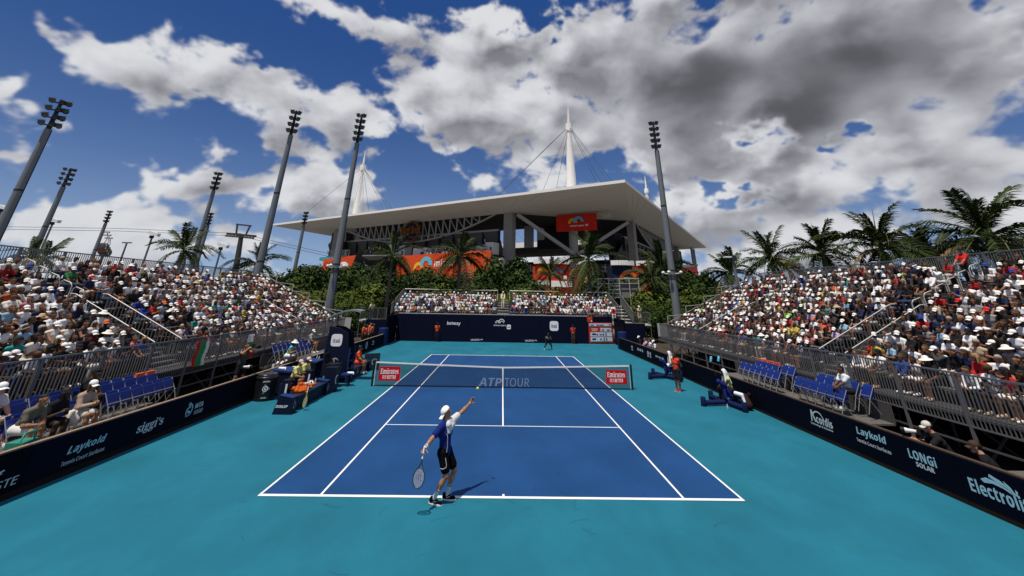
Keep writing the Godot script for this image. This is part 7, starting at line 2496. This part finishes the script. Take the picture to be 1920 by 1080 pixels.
	person("man in black with orange billed cap leaning on the right wall, nearest the camera", Vector3(11.35, -0.12, 12.25), -PI / 2 - 0.9, pose("crouch", 3, 0.55, 0.3, 0.1), {"skin": C(0.40, 0.22, 0.15), "top": ["tee", C(0.008, 0.008, 0.01)], "low": ["trousers", bk], "hair": ["hair", dh], "hat": ["cap", C(0.05, 0.03, 0.02)], "shoe": bk, "cell": 0.018, "detail": true})

func camera_gear(label: String, at: Vector3, turn: float, lens: Material) -> void:
	var t := thing("camera", label, "camera", at, turn)
	var bkm := M(0.012, 0.012, 0.014, 0.5)
	var g := G.new()
	g.box(Vector3(0, 0, 0), Vector3(0.15, 0.12, 0.07))
	g.box(Vector3(0, 0.075, 0), Vector3(0.06, 0.04, 0.06))
	g.box(Vector3(0.065, 0.0, 0.03), Vector3(0.03, 0.11, 0.04))
	part(t, "camera_body", g, bkm)
	g = G.new()
	g.lathe([Vector2(0.035, 0.03), Vector2(0.04, 0.1), Vector2(0.045, 0.2), Vector2(0.055, 0.22), Vector2(0.055, 0.28)], 14, Transform3D(Basis(Vector3.RIGHT, PI / 2), Vector3.ZERO))
	part(t, "lens_barrel", g, lens)
	g = G.new()
	g.lathe([Vector2(0.055, 0.28), Vector2(0.066, 0.29), Vector2(0.066, 0.36), Vector2(0.06, 0.36), Vector2(0.05, 0.29), Vector2(0.0, 0.285)], 14, Transform3D(Basis(Vector3.RIGHT, PI / 2), Vector3.ZERO))
	part(t, "lens_hood", g, bkm)

# ---------------------------------------------------------------- spectators
func seen_at(p: Vector3) -> Vector3:      # where it shows in the photograph, and how far off: used only to choose which spectators get parts of their own
	var c := cam_basis.inverse() * (p - EYE)
	return Vector3(960.0 + 755.4 * c.x / -c.z, 250.0 - 755.4 * c.y / -c.z, -c.z)

func build_crowd() -> void:
	var r := RandomNumberGenerator.new()
	r.seed = 77
	var skins := [["pale", C(0.30, 0.145, 0.09)], ["tanned", C(0.21, 0.098, 0.055)], ["tanned", C(0.15, 0.068, 0.037)], ["brown", C(0.085, 0.04, 0.022)], ["dark", C(0.045, 0.024, 0.015)]]
	var tops := [["white", C(0.72, 0.73, 0.75)], ["off white", C(0.62, 0.60, 0.55)], ["black", C(0.012, 0.012, 0.014)], ["navy", C(0.014, 0.022, 0.06)], ["charcoal", C(0.045, 0.045, 0.05)], ["red", C(0.36, 0.016, 0.02)], ["royal blue", C(0.015, 0.045, 0.24)], ["light blue", C(0.25, 0.40, 0.54)], ["pink", C(0.42, 0.15, 0.17)],
		["teal", C(0.02, 0.22, 0.22)], ["green", C(0.03, 0.14, 0.05)], ["yellow", C(0.45, 0.36, 0.06)], ["orange", C(0.42, 0.09, 0.03)], ["grey", C(0.24, 0.24, 0.25)], ["beige", C(0.42, 0.32, 0.23)], ["lilac", C(0.40, 0.33, 0.55)], ["maroon", C(0.16, 0.02, 0.03)], ["lime", C(0.12, 0.55, 0.05)]]
	var wl := [46, 7, 22, 9, 5, 5, 3, 6, 5, 2, 1.6, 1.2, 1.6, 4, 3, 1.5, 2, 0.4]
	var wr := [34, 5, 36, 13, 8, 8, 3, 5, 2.5, 2, 1.2, 0.9, 1.6, 5, 2, 1.5, 3, 0.6]  # right stand: more dark and red shirts, partly standing in for cloud shade
	var wf := [56, 8, 14, 5, 4, 4, 2, 5, 2, 1, 1, 1, 2, 3, 1, 1, 1, 0]
	var hats := [["white cap", "cap", C(0.74, 0.74, 0.73)], ["white sun hat", "hat", C(0.72, 0.71, 0.68)], ["dark cap", "cap", C(0.015, 0.016, 0.022)], ["straw hat", "hat", C(0.46, 0.34, 0.20)], ["red cap", "cap", C(0.5, 0.03, 0.03)], ["blue cap", "cap", C(0.02, 0.06, 0.33)], ["orange cap", "cap", C(0.62, 0.14, 0.05)], ["no hat", "", C(0, 0, 0)]]
	var hw := [29, 2.5, 11, 1.4, 1.5, 2, 1.5, 48]
	var hairs := [C(0.014, 0.010, 0.008), C(0.03, 0.017, 0.01), C(0.08, 0.04, 0.018), C(0.26, 0.17, 0.08), C(0.30, 0.29, 0.28)]
	var pick := func(w: Array) -> int:
		var s := 0.0
		for x in w:
			s += x
		var t := r.randf() * s
		for q in w.size():
			t -= w[q]
			if t <= 0.0:
				return q
		return w.size() - 1
	var poses: Array = []
	for s in 2:
		for a in 8:
			poses.append(pose("sit", a, [0.12, 0.48, 0.08, 0.25, 0.18, 0.15, -0.06, 0.12][a], (0.45 if a % 3 else 0.15) * (1.0 if s else -1.0), 0.03 * (a % 3)))
	# seats
	var seats: Array = []      # [position, turn, stand, row, mirrored pose set]
	for side in 2:
		var sg := -1.0 if side == 0 else 1.0
		var rows := 12 if side == 0 else 13
		var rise := 0.286 if side == 0 else 0.312
		for row in rows:
			var z := 13.7 + r.randf_range(0, 0.3)
			while z > (-15.1 if side == 0 else -14.1):
				var stairs := (z < 4.95 and z > (2.65 if row < 8 else 3.1)) or (z < -7.5 and z > -8.9)
				if not stairs and r.randf() < 0.93:
					seats.append([Vector3(sg * (row_x(row) + r.randf_range(-0.04, 0.06)), 1.3 + row * rise + 0.43, z), -sg * PI / 2 + r.randf_range(-0.3, 0.3), side, row, 1 if (side == 1) == (z < 8.0) else 0])
				z -= r.randf_range(0.43, 0.52)
	for row in 6:
		var x := -11.2 + r.randf_range(0, 0.3)
		while x < 11.9:
			if absf(x) > 0.85 and not (row < 2 and x > 2.6 and x < 4.6) and r.randf() < 0.94:
				seats.append([Vector3(x, 2.15 + row * 0.25 + 0.43, -22.7 - row * 0.8), r.randf_range(-0.25, 0.25), 2, row, r.randi() % 2])
			x += r.randf_range(0.42, 0.50)
	var order: Array = []
	for q in seats.size():
		var s := seen_at(seats[q][0] + Vector3.UP * 0.4)
		var inside := s.z > 0.5 and s.x > -25.0 and s.x < 1945.0 and s.y < 1090.0
		order.append([s.z if inside else 1000.0 + s.z, q, inside])
	order.sort_custom(func(a, b): return a[0] < b[0])
	var single := {}
	for q in mini(300, order.size()):
		if order[q][2]:
			single[order[q][1]] = true
	var count := {}
	var heap := {}
	var drop := func(key: String, mesh: Mesh, xf: Transform3D, c: Color):
		if not heap.has(key):
			heap[key] = [mesh, [], []]
		heap[key][1].append(xf)
		heap[key][2].append(c)
	var stand_name := ["left stand", "right stand", "far stand"]
	for q in seats.size():
		var s = seats[q]
		var j: Dictionary = poses[s[4] * 8 + pick.call([14, 22, 12, 8, 12, 6, 16, 6])]
		var sk: Array = skins[pick.call([22, 28, 22, 18, 10])]
		var tp: Array = tops[pick.call([wl, wr, wf][s[2]])]
		var ht: Array = hats[pick.call(hw)]
		var kind: String = ["tee", "tee", "tee", "tank", "long"][r.randi() % 5]
		var low: String = "shorts" if r.randf() < 0.6 else "trousers"
		var lc: Color = [C(0.012, 0.012, 0.015), C(0.012, 0.012, 0.015), C(0.03, 0.045, 0.09), C(0.02, 0.025, 0.045), C(0.5, 0.48, 0.44), C(0.62, 0.62, 0.62), C(0.12, 0.10, 0.08), C(0.05, 0.07, 0.13)][r.randi() % 8]
		var hk: String = "longhair" if r.randf() < 0.38 else "hair"
		var hc: Color = hairs[pick.call([34, 28, 18, 8, 12])]
		var sz := r.randf_range(0.86, 0.98)
		var sc: Color = [C(0.72, 0.72, 0.72), C(0.02, 0.02, 0.022), C(0.4, 0.3, 0.22)][r.randi() % 3]
		var tj := r.randf_range(0.85, 1.08)
		if single.has(q):
			var ck := "%d_%d" % [s[2], s[3]]
			count[ck] = count.get(ck, 0) + 1
			var doing: String = ["sitting upright", "leaning forward", "arms crossed", "hand raised", "hands together", "shading eyes", "leaning back", "clapping"][poses.find(j) % 8]
			var lab := "person in %s %s%s, %s, %s %s row, %s from near end" % [(tp[0] as String).replace(" ", "-"), {"tee": "shirt", "tank": "vest", "long": "top"}[kind], "" if ht[1] == "" else ", " + (ht[0] as String).replace("sun hat", "sunhat"), doing, stand_name[s[2]], ordinal(s[3]), ordinal(count[ck] - 1)]
			var o := {"skin": sk[1], "top": [kind, tp[1]], "low": [low, lc], "hair": [hk, hc], "shoe": sc, "cell": 0.03}
			if ht[1] != "":
				o["hat"] = [ht[1], ht[2]]
			person(lab, s[0], s[1], j, o, "spectators seated in the grandstands").scale = Vector3.ONE * sz
		else:
			var xf := Transform3D(Basis(Vector3.UP, s[1]) * Basis.from_scale(Vector3.ONE * sz), s[0])
			var cell := 0.034
			drop.call("bodies" + j.key, shape(j, "body", cell), xf, sk[1])
			drop.call("shirts" + kind + j.key, shape(j, kind, cell), xf, tp[1] * tj)
			drop.call("legwear" + low + j.key, shape(j, low, cell), xf, lc)
			drop.call("hair" + hk + j.key, shape(j, hk, cell), xf, hc)
			if ht[1] != "":
				drop.call("hats" + ht[1], cap_mesh if ht[1] == "cap" else hat_mesh, xf * head_frame(j), ht[2])
			for n in ["l", "r"]:
				var dd: Vector3 = j["t" + n] - j["a" + n]
				drop.call("shoes", shoe_mesh, xf * Transform3D(Basis(Vector3.UP, atan2(dd.x, dd.z)), j["a" + n] - Vector3(0, 0.088, 0)), sc)
	var t := thing("crowd", "remaining seated crowd filling the upper and far rows of all three stands", "crowd")
	t.set_meta("kind", "stuff")
	for key in heap:
		var mm := MultiMesh.new()
		mm.transform_format = MultiMesh.TRANSFORM_3D
		mm.use_colors = true
		mm.mesh = heap[key][0]
		mm.instance_count = heap[key][1].size()
		for k in mm.instance_count:
			mm.set_instance_transform(k, heap[key][1][k])
			mm.set_instance_color(k, heap[key][2][k])
		var o := MultiMeshInstance3D.new()
		o.name = "crowd_" + (key as String).get_slice("sit", 0).replace("shirts", "shirts_").replace("legwear", "legwear_").trim_suffix("_")
		o.multimesh = mm
		o.material_override = MV(0.8)
		o.set_meta("kind", "stuff")
		t.add_child(o, true)
